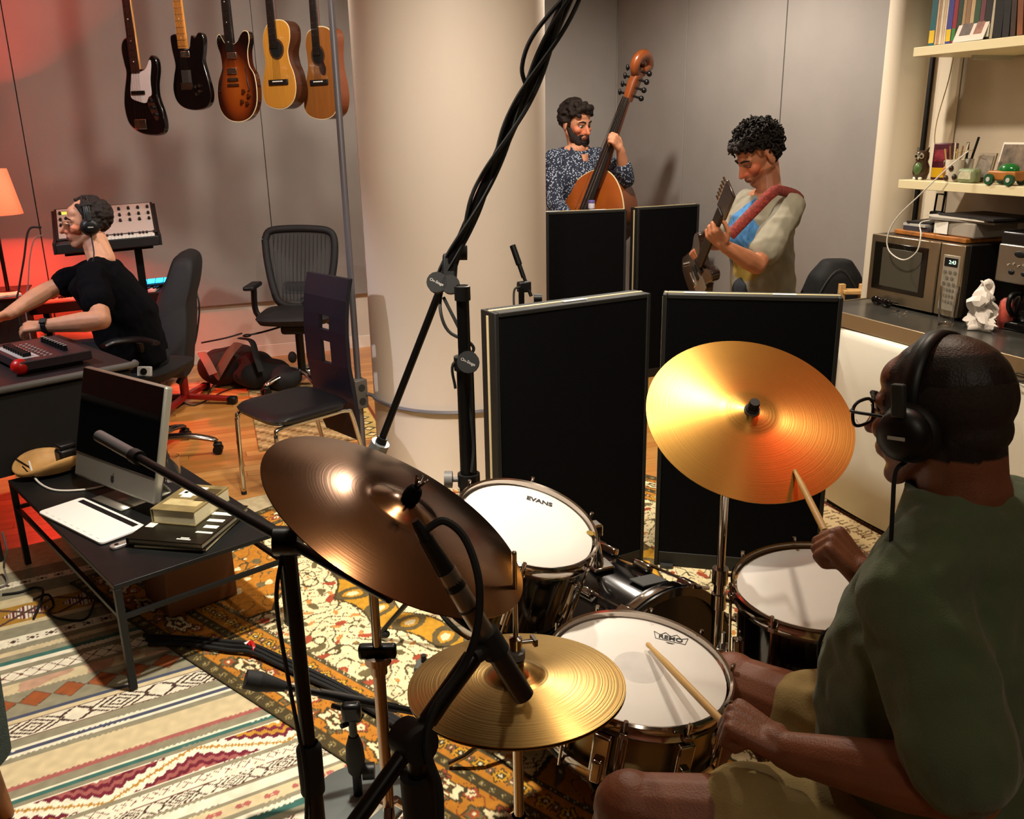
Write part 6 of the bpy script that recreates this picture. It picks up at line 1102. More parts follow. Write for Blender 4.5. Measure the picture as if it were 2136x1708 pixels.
# microwave
MX, MY0, MY1, MZ0, MZ1 = 2.985, 2.685, 3.20, .912, 1.205
mw = thing('microwave', V((MX+.2, (MY0+MY1)/2, .9)), 'stainless steel microwave with green clock on the counter', 'microwave'); mst = mat('microwave_steel', '#a89a82', .3, .9, bump=.04, bscale=40, stretch=(1, 1, 40))
MB().box((MX+.22, (MY0+MY1)/2, (MZ0+MZ1)/2), (.40, MY1-MY0, MZ1-MZ0)).build('casing', mat('casing_black', '#1a1715', .4), mw, bevel=.004); MB().box((MX+.006, (MY0+MY1)/2+.065, (MZ0+MZ1)/2), (.03, MY1-MY0-.13, MZ1-MZ0)).build('door', mst, mw, bevel=.004)
MB().box((MX+.006, MY0+.062, (MZ0+MZ1)/2), (.03, .121, MZ1-MZ0)).build('control_column', mst, mw, bevel=.004)
MB().box((MX-.0095, (MY0+MY1)/2+.08, (MZ0+MZ1)/2+.012), (.004, MY1-MY0-.21, MZ1-MZ0-.085)).build('window', mat('oven_glass', '#17140f', .1), mw, bevel=.002); MB().box((MX-.0118, (MY0+MY1)/2+.07, (MZ0+MZ1)/2+.010), (.002, MY1-MY0-.29, MZ1-MZ0-.125)).build('window_mesh', mat('oven_mesh', '#4a463c', .35), mw, bevel=.001)
MB().box((MX-.0095, MY0+.060, (MZ0+MZ1)/2-.01), (.003, .082, .225)).build('keypad', mat('keypad_silver', '#a9a294', .4, .4), mw, bevel=.002); MB().box((MX-.0115, MY0+.060, MZ1-.072), (.002, .066, .034)).build('clock_display', M['black'], mw)
def wtext(txt, size, x, y, z, m, par, nm): MB().text(txt, size, (x, y, z), (0, -1, 0), (0, 0, 1), .0004).build(nm, m, par, smooth=0)
wtext('2:43', .021, MX-.0128, MY0+.052, MZ1-.072, mat('clock_digits', '#c8ffd8', .4, emit='#c8ffd8', es=1.5), mw, 'clock_digits')
for r_, n_ in ((0, 3), (1, 2), (2, 3), (3, 4), (4, 4), (5, 4)):
    for i in range(n_): MB().cyl((MX-.0105, MY0+.060+(i-(n_-1)/2)*(.025 if n_ < 4 else .019), MZ1-.112-.024*r_), (MX-.0135, MY0+.060+(i-(n_-1)/2)*(.025 if n_ < 4 else .019), MZ1-.112-.024*r_), .0075 if n_ < 4 else .006, n=10).build('button', mat('button_grey', '#6d675c', .5), mw)
wtext('Sharp Carousel' if False else '----', .001, MX+.1, MY0+.2, MZ0+.1, M['black'], mw, 'badge') if False else None
for yy_ in (MY0+.05, MY1-.05):
    for xx_ in (MX+.06, MX+.38): MB().cyl((xx_, yy_, .9), (xx_, yy_, .914), .012, n=12).build('foot', M['black'], mw)
# board, papers, plastic box on the microwave
z0 = MZ1; bd_ = tag(MB().box((3.17, 2.93, z0+.011), (.27, .42, .020), rz(-4)).build('cutting_board', mat('board_wood', '#a8682a', .45, var=.25, scale=6, stretch=(12, 2, 2)), None, bevel=.004), 'wooden cutting board lying on top of the microwave', 'board')
pb = thing('plastic_box', V((3.15, 2.80, z0+.0212)), 'clear plastic storage box with paper label on the cutting board', 'box'); MB().box((3.15, 2.80, z0+.052), (.22, .20, .060), rz(-4)).build('box_body', mat('frosted_plastic', '#b7aea2', .35, alpha=.75), pb, bevel=.006); MB().box((3.038, 2.88, z0+.052), (.002, .075, .05), rz(-4)).build('label_sheet', M['paper'], pb)
ns = thing('notebook_stack', V((3.16, 3.03, z0+.0212)), 'dark notebooks beside the plastic box on the cutting board', 'notebooks'); MB().box((3.16, 3.035, z0+.031), (.20, .15, .018), rz(3)).build('notebook', mat('nb_slate', '#3b3a44', .6), ns); MB().box((3.15, 3.04, z0+.046), (.18, .14, .010), rz(-6)).build('notebook', M['lgrey'], ns); MB().box((3.15, 3.05, z0+.056), (.16, .12, .008), rz(12)).build('notebook', mat('nb_black', '#1d1b1c', .6), ns)
pf = thing('paper_pile', V((3.15, 2.79, z0+.083)), 'loose pile of folders and magazines on top of the plastic box', 'papers')
for k, (t, c, a, dy_) in enumerate(((.008, '#8d8780', 4, 0), (.007, '#d8d2c6', -3, .02), (.008, '#2a2628', -7, -.04))): MB().box((3.15, 2.79+dy_, z0+.0865+.0085*k), (.23, .31, t), rz(a)).build('folder', mat('folder_%d' % k, c, .5), pf)
# sunglasses, plastic wrap, glass, tissue, tomato packet
q = pz(1838, 637, .905); sg_ = thing('sunglasses', V((q.x, q.y, .90)), 'dark folded sunglasses lying on the counter in front of the microwave', 'sunglasses'); ax = V((-.15, -.98, 0)).normalized()
for k in (-1, 1): MB().ell(V((q.x, q.y, .922))+ax*k*.034, (.012, .030, .021), rz(8)@rot('Y', -25)).build('lens', mat('lens_dark', '#140d0c', .08), sg_)
MB().cap(V((q.x, q.y, .93))-ax*.008, V((q.x, q.y, .93))+ax*.008, .004).build('bridge', M['black'], sg_)
for k in (-1, 1): MB().tube([V((q.x, q.y, .93))+ax*k*.062, V((q.x+.05, q.y, .918))+ax*k*.058, V((q.x+.10, q.y, .904))+ax*k*.02], .0035, n=6).build('temple_arm', M['black'], sg_)
q = pz(1880, 655, .90); wr_ = MB(); np.random.seed(3)
for k in range(5): a = V((q.x+np.random.uniform(-.03, .03), q.y+np.random.uniform(-.05, .05), .903)); b = a+V((np.random.uniform(-.03, .03), np.random.uniform(-.05, .05), .012)); c = a+V((np.random.uniform(-.03, .03), np.random.uniform(-.04, .04), .004)); wr_.add([a, b, c], [(0, 1, 2)])
tag(wr_.build('plastic_wrap', M['glass'], None, solid=.001), 'crumpled scrap of clear plastic wrap on the counter', 'wrapper')
q = pz(1972, 678, .9); tumbler('tall_glass', V((q.x, q.y, .9005)), .036, .155, 'tall clear glass standing beside the white tissue on the counter', taper=.8)
q = pz(2022, 690, .9); tsu = thing('crumpled_tissue', V((q.x+.03, q.y, .9)), 'crumpled white paper tissue between the tall glass and coffee machine', 'tissue'); tb_ = MB(); np.random.seed(12); c = V((q.x+.05, q.y, .9))
rs_ = random.Random(4); rows = []
for i in range(11):
    t = i/10; rad = (1-.35*t)*(.75+.5*rs_.random()); rows.append([c+V((math.cos(a)*.042*rad*(1+.45*math.sin(3*a+9*t)+.2*math.sin(7*a+3*i)), math.sin(a)*.058*rad*(1+.4*math.sin(2*a-7*t)+.22*math.sin(6*a+5*i)), .003+.155*t*(1+.25*math.sin(2*a+1.2)))) for a in np.linspace(0, 2*PI, 27)])
tb_.quadgrid(rows); tb_.build('tissue_sheet', mat('tissue_white', '#ece3dc', .9), tsu, solid=.001, smooth=20)
q2_ = pz(2052, 688, .9); tag(MB().lathe([(.0001, 0), (.03, .002), (.036, .05), (.030, .105), (.018, .118), (.0001, .12)], (q2_.x+.10, q2_.y-.01, .9005), n=24).build('red_packet', mat('packet_redwhite', '#a8483a', .5, var=.6, scale=22), None), 'red and white patterned packet behind the tissue', 'packet')
# coffee machine
q = pz(2098, 705, .9); KX0 = 3.02; ky0, ky1 = pxx(2145, 600, KX0).y-.06, pxx(2072, 600, KX0).y; kz0, kz1 = .9, pxx(2090, 480, KX0).z; kf_ = thing('coffee_machine', V((KX0+.13, (ky0+ky1)/2, .9)), 'black and steel drip coffee machine with glass jug at the right edge', 'coffee machine'); kb3 = mat('coffee_black', '#0e0c0c', .25); ym = (ky0+ky1)/2; yw = ky1-ky0
MB().box((KX0+.13, ym, .918), (.26, yw, .035)).build('base', kb3, kf_, bevel=.01, seg=3); MB().box((KX0+.22, ym, 1.07), (.10, yw, .30)).build('water_tank', kb3, kf_, bevel=.01); MB().box((KX0+.13, ym, kz1-.055), (.26, yw, .11)).build('brew_head', kb3, kf_, bevel=.012, seg=3)
pzc = pxx(2095, 545, KX0).z; MB().box((KX0-.004, ym, pzc-.005), (.012, yw-.012, .145)).build('front_plate', M['steel'], kf_, bevel=.006); MB().ell((KX0-.011, ym, pzc+.035), (.004, .026, .013)).build('badge', M['black'], kf_)
for k in (-1, 1): MB().ell((KX0-.011, ym+k*.028, pzc-.035), (.006, .013, .010)).build('button', M['black'], kf_)
for k in range(-2, 3): MB().cyl((KX0-.010, ym+k*.022, pzc-.008+.006*(k % 2)), (KX0-.015, ym+k*.022, pzc-.008+.006*(k % 2)), .0045, n=10).build('switch', M['chrome'], kf_)
MB().lathe([(.0001, .0), (.055, .002), (.068, .03), (.066, .075), (.048, .105), (.046, .112), (.0001, .112)], (KX0+.075, ym, .937), n=32).build('jug', mat('jug_glass', '#0a0706', .05, coat=.5), kf_); MB().tube([(KX0+.02, ym, 1.045), (KX0-.025, ym, 1.04), (KX0-.032, ym, 1.0), (KX0-.005, ym, .96)], .009, n=8).build('jug_handle', M['black'], kf_)
# ring of cable on counter edge near right
cable([(FX-.012, 2.16, .84), (FX-.03, 2.12, .83), (FX-.012, 2.08, .84), (FX-.03, 2.12, .855), (FX-.012, 2.16, .84)], .0022, 'small loop of dark wire on the counter edge behind the drummer')
# gig bag on a wooden chair by the wall
gc = V((3.20, 4.08, 0)); wc = thing('wooden_chair', gc, 'pale wooden chair holding the black backpack beside the slim column', 'chair'); dD = 4.62
hl = pd(1762, 600, 4.50); 
for x0 in (1757, 1800): a = pd(x0, 592, 4.5); MB().box((a.x, a.y, (a.z)/2), (.03, .03, a.z), rz(-21)).build('leg', M['wood'], wc, bevel=.003)
a, b = pd(1757, 608, 4.5), pd(1800, 608, 4.5); MB().bar(a, b, .075, .02).build('back_rail', M['wood'], wc, bevel=.004)
for x0 in (1757, 1800): a = pd(x0, 592, 4.5)+V((.14, .34, 0)); MB().box((a.x, a.y, .225), (.03, .03, .45), rz(-21)).build('leg', M['wood'], wc, bevel=.003)
a = pd(1778, 600, 4.5); MB().box((a.x+.07, a.y+.19, .45), (.40, .40, .022), rz(-21)).build('seat', M['wood'], wc, bevel=.004)
gp = MB(); gq = V((a.x+.06, a.y+.22, .462)); gRt = V((RT.x, RT.y, 0)).normalized(); gFw = V((FW.x, FW.y, 0)).normalized()
gb_ = thing('gig_bag', gq, 'tall black rounded backpack standing on the wooden chair near the slim column', 'bag'); ztop = pd(1760, 531, 4.72).z
gp.loft([(gq+gRt*-.02+V((0, 0, .0)), gRt*.19, gFw*.12), (gq+V((0, 0, .08)), gRt*.205, gFw*.13), (gq+gRt*.005+V((0, 0, (ztop-gq.z)*.55)), gRt*.175, gFw*.12), (gq+gRt*.012+V((0, 0, (ztop-gq.z)*.82)), gRt*.13, gFw*.10), (gq+gRt*.015+V((0, 0, (ztop-gq.z)*.97)), gRt*.07, gFw*.06)], n=28, e=3); remesh(gp, 'bag_body', mat('gig_black', '#0b0b0c', .75, bump=.2, bscale=300), gb_, .012, 10)
MB().tube([gq-gFw*.125+gRt*-.15+V((0, 0, .1)), gq-gFw*.12+gRt*-.12+V((0, 0, (ztop-gq.z)*.6)), gq-gFw*.10+gRt*.0+V((0, 0, (ztop-gq.z)*.90)), gq-gFw*.12+gRt*.13+V((0, 0, (ztop-gq.z)*.6))], .004, n=6).build('zip_piping', M['dgrey'], gb_)
# ------------------------------------------------------------- people
RH = V((RT.x, RT.y, 0)).normalized(); FH = V((FW.x, FW.y, 0)).normalized(); ZU = V((0, 0, 1))
def skinmat(name): 
    m = attr_mat(name, .5, .25, 300); b = m.node_tree.nodes['Principled BSDF']; b.inputs['Specular IOR Level'].default_value = .35; b.inputs['Subsurface Weight'].default_value = .06; b.inputs['Subsurface Radius'].default_value = (.01, .004, .002); return m
class Head:
    def __init__(s, c, f, u=ZU, sc=1.):
        s.c = V(c); s.f = V(f).normalized(); s.r = s.f.cross(V(u)).normalized(); s.u = s.r.cross(s.f).normalized(); s.s = sc; s.R = mx3(s.r, s.f, s.u)
    def T(s, x, y, z): return s.c+(s.r*x+s.f*y+s.u*z)*s.s
    def e(s, mb, p, r, rx=None): mb.ell(s.T(*p), tuple(q*s.s for q in r), s.R@(rx or Matrix.Identity(3)), 18, 12)
    def k(s, mb, a, b, ra, rb=None): mb.cap(s.T(*a), s.T(*b), ra*s.s, (rb or ra)*s.s)
    def L(s, co): d = co-np.array(s.c); return d@np.array(s.r)/s.s, d@np.array(s.f)/s.s, d@np.array(s.u)/s.s
    def sculpt(s, mb, nose=1., ears=True):
        s.e(mb, (0, -.012, .036), (.075, .094, .084)); s.e(mb, (0, .020, .010), (.066, .072, .075)); s.e(mb, (0, .034, -.040), (.055, .058, .072))
        s.e(mb, (0, .066, -.096), (.024, .020, .019))
        for q in (-1, 1):
            s.k(mb, (q*.054, .0, -.045), (q*.022, .058, -.096), .022, .020); s.e(mb, (q*.040, .062, -.022), (.024, .024, .022)); s.k(mb, (q*.020, .084, .018), (q*.046, .070, .020), .011, .010)
            s.k(mb, (q*.010, .098, -.036), (q*.013, .092, -.036), .0085, .008)
            if ears: s.e(mb, (q*.079, -.008, -.008), (.010, .020, .033), rot('Z', q*-20)); s.e(mb, (q*.081, -.006, .008), (.009, .017, .017))
        s.k(mb, (0, .086, .012), (0, .112*nose, -.034), .0085, .0125); s.k(mb, (0, .082, .012), (0, .094, -.036), .014, .014)
        s.e(mb, (0, .078, -.060), (.030, .022, .024)); s.e(mb, (0, .0935, -.0595), (.022, .0085, .0060)); s.e(mb, (0, .092, -.070), (.020, .0085, .0065)); s.e(mb, (0, .050, .052), (.056, .036, .036))
    def face(s, o, skin, lip, extra=None):
        sk, lp_ = hexa(skin), hexa(lip); off = np.array(o.parent.location)
        def fn(co):
            w_ = co+off; x, y, z = s.L(w_); c = np.tile(sk, (len(co), 1)); n_ = fold(w_, 60, 2)[:, None]; c = c*(1+.04*n_)
            near = (np.abs(x) < .12) & (np.abs(y) < .16) & (np.abs(z) < .16)
            ck = near & (((np.abs(np.abs(x)-.042)/.03)**2+((z+.025)/.03)**2) < 1) & (y > .04); c[ck] = c[ck]*np.array([1.06, .90, .86])
            nz_ = near & (np.abs(x) < .02) & (y > .098); c[nz_] = c[nz_]*np.array([1.05, .90, .85])
            m = near & (((x/.023)**2+((z+.065)/.0115)**2) < 1) & (y > .08); c[m] = lp_; m2 = near & (np.abs(z+.0652) < .0014) & (np.abs(x) < .022) & (y > .08); c[m2] = lp_*.55
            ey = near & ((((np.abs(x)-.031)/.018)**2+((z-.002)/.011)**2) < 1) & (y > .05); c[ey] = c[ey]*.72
            if extra is not None: c = extra(c, x, y, z, near)
            return c
        recolor(o, fn)
    def eyes(s, par, lid=0., browm=None, shut=False):
        for q in (-1, 1):
            b = MB(); s.e(b, (q*.031, .0715, .001), (.0135, .0135, .0115)); b.build('eyelid' if shut else 'eye', mat('lid_skin', '#8c5a40', .6) if shut else mat('eye_white', '#b9aea4', .35), par)
            if not shut: b = MB(); s.e(b, (q*.031-.001, .0825, -.001), (.0068, .003, .0068)); b.build('iris', mat('iris_dark', '#1d120c', .15), par)
            if shut: b = MB(); s.k(b, (q*.020, .0825, -.006), (q*.044, .078, -.006), .0016, .0016); b.build('lashes', browm, par)
            b = MB(); s.k(b, (q*.017, .0835, .0085), (q*.031, .0850, .0105), .0028, .003); s.k(b, (q*.031, .0850, .0105), (q*.046, .0755, .006), .003, .0025); b.build('eyelid', mat('eyelid_skin', '#7d5038', .6), par)
            if browm: b = MB(); s.k(b, (q*.014, .0955, .024), (q*.034, .0905, .030), .0042, .0038); s.k(b, (q*.034, .0905, .030), (q*.053, .077, .023), .0038, .0022); b.build('eyebrow', browm, par)
def hand(mb, wr, d, t, pn, s=1., curl=(70, 80, 50), thumb=(.5, .6), cl=None, spread=.0):
    """wr wrist, d wrist->knuckles, t towards the thumb, pn palm normal"""
    d, t, pn = V(d).normalized(), V(t), V(pn); t = (t-d*t.dot(d)).normalized(); pn2 = d.cross(t); pn = pn2 if pn2.dot(pn) > 0 else -pn2
    mb.cap(wr-d*.02*s, wr+d*.02*s, .026*s, .025*s); kn = []
    for i, (o_, L) in enumerate(((.031, .088), (.0105, .092), (-.0105, .087), (-.030, .079))):
        k_ = wr+d*L*s+t*o_*s; kn.append(k_); mb.cap(wr+d*.018*s+t*o_*.6*s, k_, .015*s, .0115*s)
    mb.ell(wr+d*.052*s+pn*.004*s, (.034*s, .045*s, .0145*s), mx3(t, d, t.cross(d)), 16, 10); tips = []
    for i, L in enumerate((.072, .080, .074, .058)):
        c = (cl[i] if cl else curl); p = kn[i]; a = 0; dd_ = (d+t*spread*(1.5-i)*.5).normalized()
        for j, (fr, r0, r1) in enumerate(((.45, .0100, .0092), (.31, .0092, .0084), (.24, .0084, .0070))):
            a += math.radians(c[j]); q = p+(dd_*math.cos(a)+pn*math.sin(a))*L*fr*s; mb.cap(p, q, r0*s, r1*s); p = q
        tips.append(p)
    th0 = wr+d*.022*s+t*.024*s; th1 = th0+(d*.55+t*.62+pn*thumb[0]).normalized()*.040*s; th2 = th1+(d*.85+t*(.25-thumb[1]*.5)+pn*thumb[1]).normalized()*.032*s; th3 = th2+(d*.75-t*.25*thumb[1]+pn*thumb[1]).normalized()*.026*s
    mb.cap(th0, th1, .0165*s, .0125*s); mb.cap(th1, th2, .0122*s, .0108*s); mb.cap(th2, th3, .0108*s, .0085*s); return kn, tips
def arm(mb, sh, el, wr, r=(.058, .044, .046, .028)):
    mb.cap(sh, sh.lerp(el, .45), r[0], r[0]*.93); mb.cap(sh.lerp(el, .45), el, r[0]*.93, r[1]); mb.cap(el, el.lerp(wr, .3), r[1], r[2]); mb.cap(el.lerp(wr, .3), wr, r[2], r[3])
def hairblobs(H, pts, r, n, jit, name, m, par, voxel=.007, it=2, shell=None, seed=1):
    rs = random.Random(seed); mb = MB()
    for p, rr in shell or []: H.e(mb, p, rr)
    for _ in range(n):
        p = rs.choice(pts); q = tuple(a+rs.uniform(-jit, jit) for a in p); H.e(mb, q, (r*rs.uniform(.7, 1.2),)*3)
    return remesh(mb, name, m, par, voxel, it, .4)
def capshell(H, mb, zmin, back=-.02, grow=.008, front=.06):
    pass
def shell_pts(H, n, cond, rx=(.079, .098, .088), c=(0, -.012, .036)):
    P = []; rs = random.Random(5)
    while len(P) < n:
        v = V((rs.gauss(0, 1), rs.gauss(0, 1), rs.gauss(0, 1))).normalized(); p = (c[0]+v.x*rx[0], c[1]+v.y*rx[1], c[2]+v.z*rx[2])
        if cond(*p): P.append(p)
    return P
hairm = lambda n, c: mat(n, c, .6, var=.35, scale=120, bump=.6, bscale=220, spec=.3)
# ============================================================= drummer
def drummer():
    f = V((-.40, .917, 0)).normalized(); l = V((-f.y, f.x, 0)); P = thing('person', V((1.13, .88, .016)), 'drummer seen from behind in green T-shirt, khaki shorts, headphones and glasses', 'person')
    hf = (-RH*.62+FH*.78-ZU*.12).normalized(); hc_ = pd(1963, 862, 1.38); H_ = Head(hc_, hf, ZU, 1.03)
    skin = skinmat('skin_drummer'); b = MB(); H_.sculpt(b)
    c7 = V((1.115, .93, 1.105)); b.cap(H_.T(0, -.028, -.03), H_.T(0, -.034, -.12), .066, .066); b.cap(H_.T(0, -.036, -.11), c7+V((0, 0, -.03)), .068, .066)
    hipL, hipR = V((1.05, .83, .585)), V((1.20, .91, .585)); knL, knR = V((.615, 1.085, .585)), V((.985, 1.325, .580))
    shL, shR = V((.945, .862, 1.03)), V((1.265, 1.005, 1.03)); elL, wrL = V((.925, .715, .815)), V(pd(1640, 1566, 1.405)); elR, wrR = V((1.31, 1.135, .80)), V(pd(1808, 1212, 1.60))
    # trunk
    b.loft([(V((1.125, .87, .55)), -l*.16, f*.12), (V((1.12, .90, .70)), -l*.165, f*.13), (V((1.11, .91, .90)), -l*.18, f*.12), (V((1.11, .925, 1.04)), -l*.17, f*.085), (c7+V((0, 0, -.01)), -l*.07, f*.06)], n=24, e=2.3)
    b.cap(shL, c7, .06, .06); b.cap(shR, c7, .06, .06); arm(b, shL, elL, wrL, (.056, .045, .049, .030)); arm(b, shR, elR, wrR, (.056, .045, .049, .030))
    # left hand closes on the stick
    tipL = V((.826, 1.404, .668)); gL = V(pd(1528, 1528, 1.455)); sdir = (tipL-gL).normalized()
    dh = (gL-wrL).normalized(); hand(b, wrL, (dh*.8+ZU*.28).normalized(), (sdir*.9+ZU*.35).normalized(), (-ZU*.9+f*.1), 1.08, cl=((78, 88, 50), (84, 92, 55), (88, 92, 55), (90, 92, 55)), thumb=(.75, .55))
    tipR = rc+rn.normalized()*.008+(on_head(1655, 985, rc, rn)-rc); gR = V(pd(1738, 1142, 1.625)); sdR = (tipR-gR).normalized(); dhR = (gR-wrR).normalized()
    hand(b, wrR, (dhR*.85+ZU*.15).normalized(), (sdR*.8+ZU*.5), (-ZU*.6+FH*.4+RH*.3), 1.06, cl=((72, 85, 50), (80, 90, 55), (84, 92, 55), (88, 92, 55)), thumb=(.7, .5))
    # legs
    ftL, ftR = V((.545, 1.17, .11)), V((.955, 1.47, .11))
    for hp, kn, ft, fd in ((hipL, knL, ftL, V((-.45, .89, 0))), (hipR, knR, ftR, V((-.3, .95, 0)))):
        b.cap(hp, hp.lerp(kn, .55), .088, .076); b.cap(hp.lerp(kn, .55), kn, .076, .060); b.ell(kn+V((0, 0, .005)), (.062, .062, .06)); b.cap(kn, kn.lerp(ft, .3), .056, .056); b.cap(kn.lerp(ft, .3), ft, .056, .036); b.cap(ft-fd*.03+V((0, 0, -.05)), ft+fd*.13+V((0, 0, -.065)), .034, .028)
    o = remesh(b, 'body', skin, P, .0042, 5, .5)
    def ex(c, x, y, z, near):
        hr = near & (y < .062-.25*np.maximum(z-.03, 0)) & (z > -.055+.25*np.maximum(y, 0)) & ~((np.abs(x) > .066) & (y > -.035) & (y < .015) & (z < .03)) ; c[hr] = hexa('#1c1310'); top = near & (z > .098) & (y < .06); c[top] = hexa('#3c2419'); return c
    H_.face(o, '#7a4830', '#6b3a2c', ex)
    # close cropped hair on sides and back
    pts = [] and shell_pts(H_, 900, lambda x, y, z: y < .045 and z > -.062 and z < .085 and not (abs(x) > .06 and -.035 < y < .02 and z < .02), (.0755, .0945, .0845)); hb_ = MB()
    H_.e(hb_, (0, -.016, .030), (.0765, .0925, .080))
    H_.e(hb_, (0, -.045, -.020), (.060, .056, .042))
    remesh(hb_, 'hair', mat('cropped_hair', '#251913', .8, var=.3, scale=200, bump=.2, bscale=500), P, .005, 2)
    H_.eyes(P, browm=hairm('hair_dark', '#1c1310'))
    # green T-shirt
    g_ = MB(); g_.loft([(V((1.115, .885, .60)), -l*.205, f*.185), (V((1.10, .905, .70)), -l*.205, f*.195), (V((1.095, .92, .82)), -l*.208, f*.180), (V((1.10, .922, .94)), -l*.215, f*.160), (V((1.108, .925, 1.03)), -l*.19, f*.118), (V((1.113, .928, 1.085)), -l*.130, f*.104), (V((1.114, .934, 1.118)), -l*.104, f*.098), (V((1.112, .940, 1.140)), -l*.092, f*.091)], n=28, e=2.3)
    for sh, el in ((shL, elL), (shR, elR)): g_.cap(c7+V((0, 0, -.035)), sh+V((0, 0, .005)), .066, .079); g_.cap(sh, sh.lerp(el, .45), .080, .078); g_.cap(sh.lerp(el, .45), sh.lerp(el, .84), .078, .080)
    g_.cap(shL.lerp(elL, .3), V((1.05, .95, .80)), .06, .12); g_.ell(c7+V((0, 0, -.02)), (.108, .108, .062)); g_.cap(c7+l*.04+V((0, 0, -.02)), shL, .074, .08); g_.cap(c7-l*.04+V((0, 0, -.02)), shR, .074, .08)
    remesh(g_, 't_shirt', mat('green_cotton', '#566249', .95, var=.12, scale=10, bump=.25, bscale=350, spec=.1, sheen=.2), P, .006, 8, .5, lambda co: .0065*fold(co, 30, 1.3)+.0035*fold(co, 62, 2.1))
    # khaki shorts
    k_ = MB(); k_.ell((1.125, .87, .575), (.19, .17, .10))
    for hp, kn in ((hipL, knL), (hipR, knR)): k_.cap(hp, hp.lerp(kn, .62), .105, .094)
    remesh(k_, 'shorts', mat('khaki_cotton', '#9a8558', .9, var=.1, scale=12, bump=.25, bscale=350, spec=.1), P, .006, 5, .5, lambda co: .005*fold(co, 40, 3))
    for ft, fd in ((ftL, V((-.45, .89, 0))), (ftR, V((-.3, .95, 0)))):
        sh = MB(); sh.cap(ft-fd*.05+V((0, 0, -.055)), ft+fd*.16+V((0, 0, -.062)), .044, .038); sh.ell(ft+V((0, 0, -.02)), (.046, .046, .05)); remesh(sh, 'shoe', mat('shoe_dark', '#1c1a1a', .6), P, .006, 3)
    # watch on the right wrist
    wd = (gR-wrR).normalized(); wq = wrR-wd*.005; MB().lathe([(.0325, -.010), (.036, -.008), (.036, .008), (.0325, .010)], wq, wd, n=28, closed=True).build('watch_band', mat('watch_steel', '#b4b0a2', .2, 1., var=.3, scale=250), P); n_ = frame_from(wd)[1]; MB().cyl(wq+n_*.034, wq+n_*.043, .017, n=20).build('watch_case', M['chrome'], P)
    # glasses: separate thing worn on the face
    gl = thing('glasses', H_.T(0, .1, 0), 'black-rimmed glasses worn by the drummer', 'glasses')
    for q in (-1, 1):
        b = MB(); ring = [H_.T(q*.034+.028*math.copysign(abs(math.cos(t))**.7, math.cos(t))*(1.08 if math.cos(t)*q > 0 else 1), .106, -.003+.020*math.copysign(abs(math.sin(t))**.7, math.sin(t))) for t in np.linspace(0, 2*PI, 17)]; b.tube(ring, .0028, n=7, k=2); b.build('rim', M['black'], gl)
        b = MB(); b.prism([(.025*math.cos(t), .020*math.sin(t)) for t in np.linspace(0, 2*PI, 20, endpoint=False)], H_.T(q*.034, .105, -.003), H_.r, H_.u, .001); b.build('lens', mat('lens_glass', '#ffffff', .03, trans=1., ior=1.1), gl)
        b = MB(); b.tube([H_.T(q*.064, .105, .008), H_.T(q*.079, .095, .008), H_.T(q*.083, .03, .006), H_.T(q*.083, -.015, -.006)], .0026, n=7, k=4); b.build('temple_arm', M['black'], gl)
    b = MB(); b.tube([H_.T(-.008, .106, .003), H_.T(0, .108, .007), H_.T(.008, .106, .003)], .0028, n=7, k=3); b.build('bridge', M['black'], gl)
    headphones(H_, 'black over-ear headphones worn by the drummer', P, big=1.0, cable=[pd(1868, 985, 1.32), pd(1862, 1060, 1.30), pd(1858, 1130, 1.31), pd(1852, 1190, 1.42), pd(1845, 1260, 1.52), V((1.02, 1.12, .80)), V((1.01, 1.09, .70))])
    for nm, g0, t0, lab in (('drumstick', gL, tipL, 'wooden drumstick resting on the snare head in the left hand'), ('drumstick', gR, tipR, 'wooden drumstick touching the ride cymbal in the right hand')):
        d = (t0-g0).normalized(); Ls = .405; bt = t0-d*Ls; st = thing(nm, bt.copy(), lab, 'drumstick', 'drumsticks'); sw = mat('hickory', '#d0a766', .5, var=.1, scale=8)
        MB().lathe([(.0001, 0), (.0066, .002), (.0072, .006), (.0072, Ls*.72), (.0045, Ls-.022)], bt, d, n=14).build('shaft', sw, st); MB().lathe([(.0040, Ls-.024), (.0052, Ls-.014), (.0050, Ls-.006), (.0028, Ls-.001), (.0001, Ls)], bt, d, n=14).build('tip', sw, st)
    th = thing('drum_throne', V((1.13, .88, .016)), 'black round drum throne under the drummer', 'stool'); MB().lathe([(.0001, .0), (.15, .002), (.165, .02), (.165, .055), (.15, .07), (.0001, .072)], (1.13, .88, .415), n=36).build('seat', lea, th); MB().cyl((1.13, .88, .12), (1.13, .88, .42), .02).build('post', M['chrome'], th); stand_legs(th, V((1.13, .88, .0)), .28, .24, 3, .7, M['chrome'], .011, z0=.014)
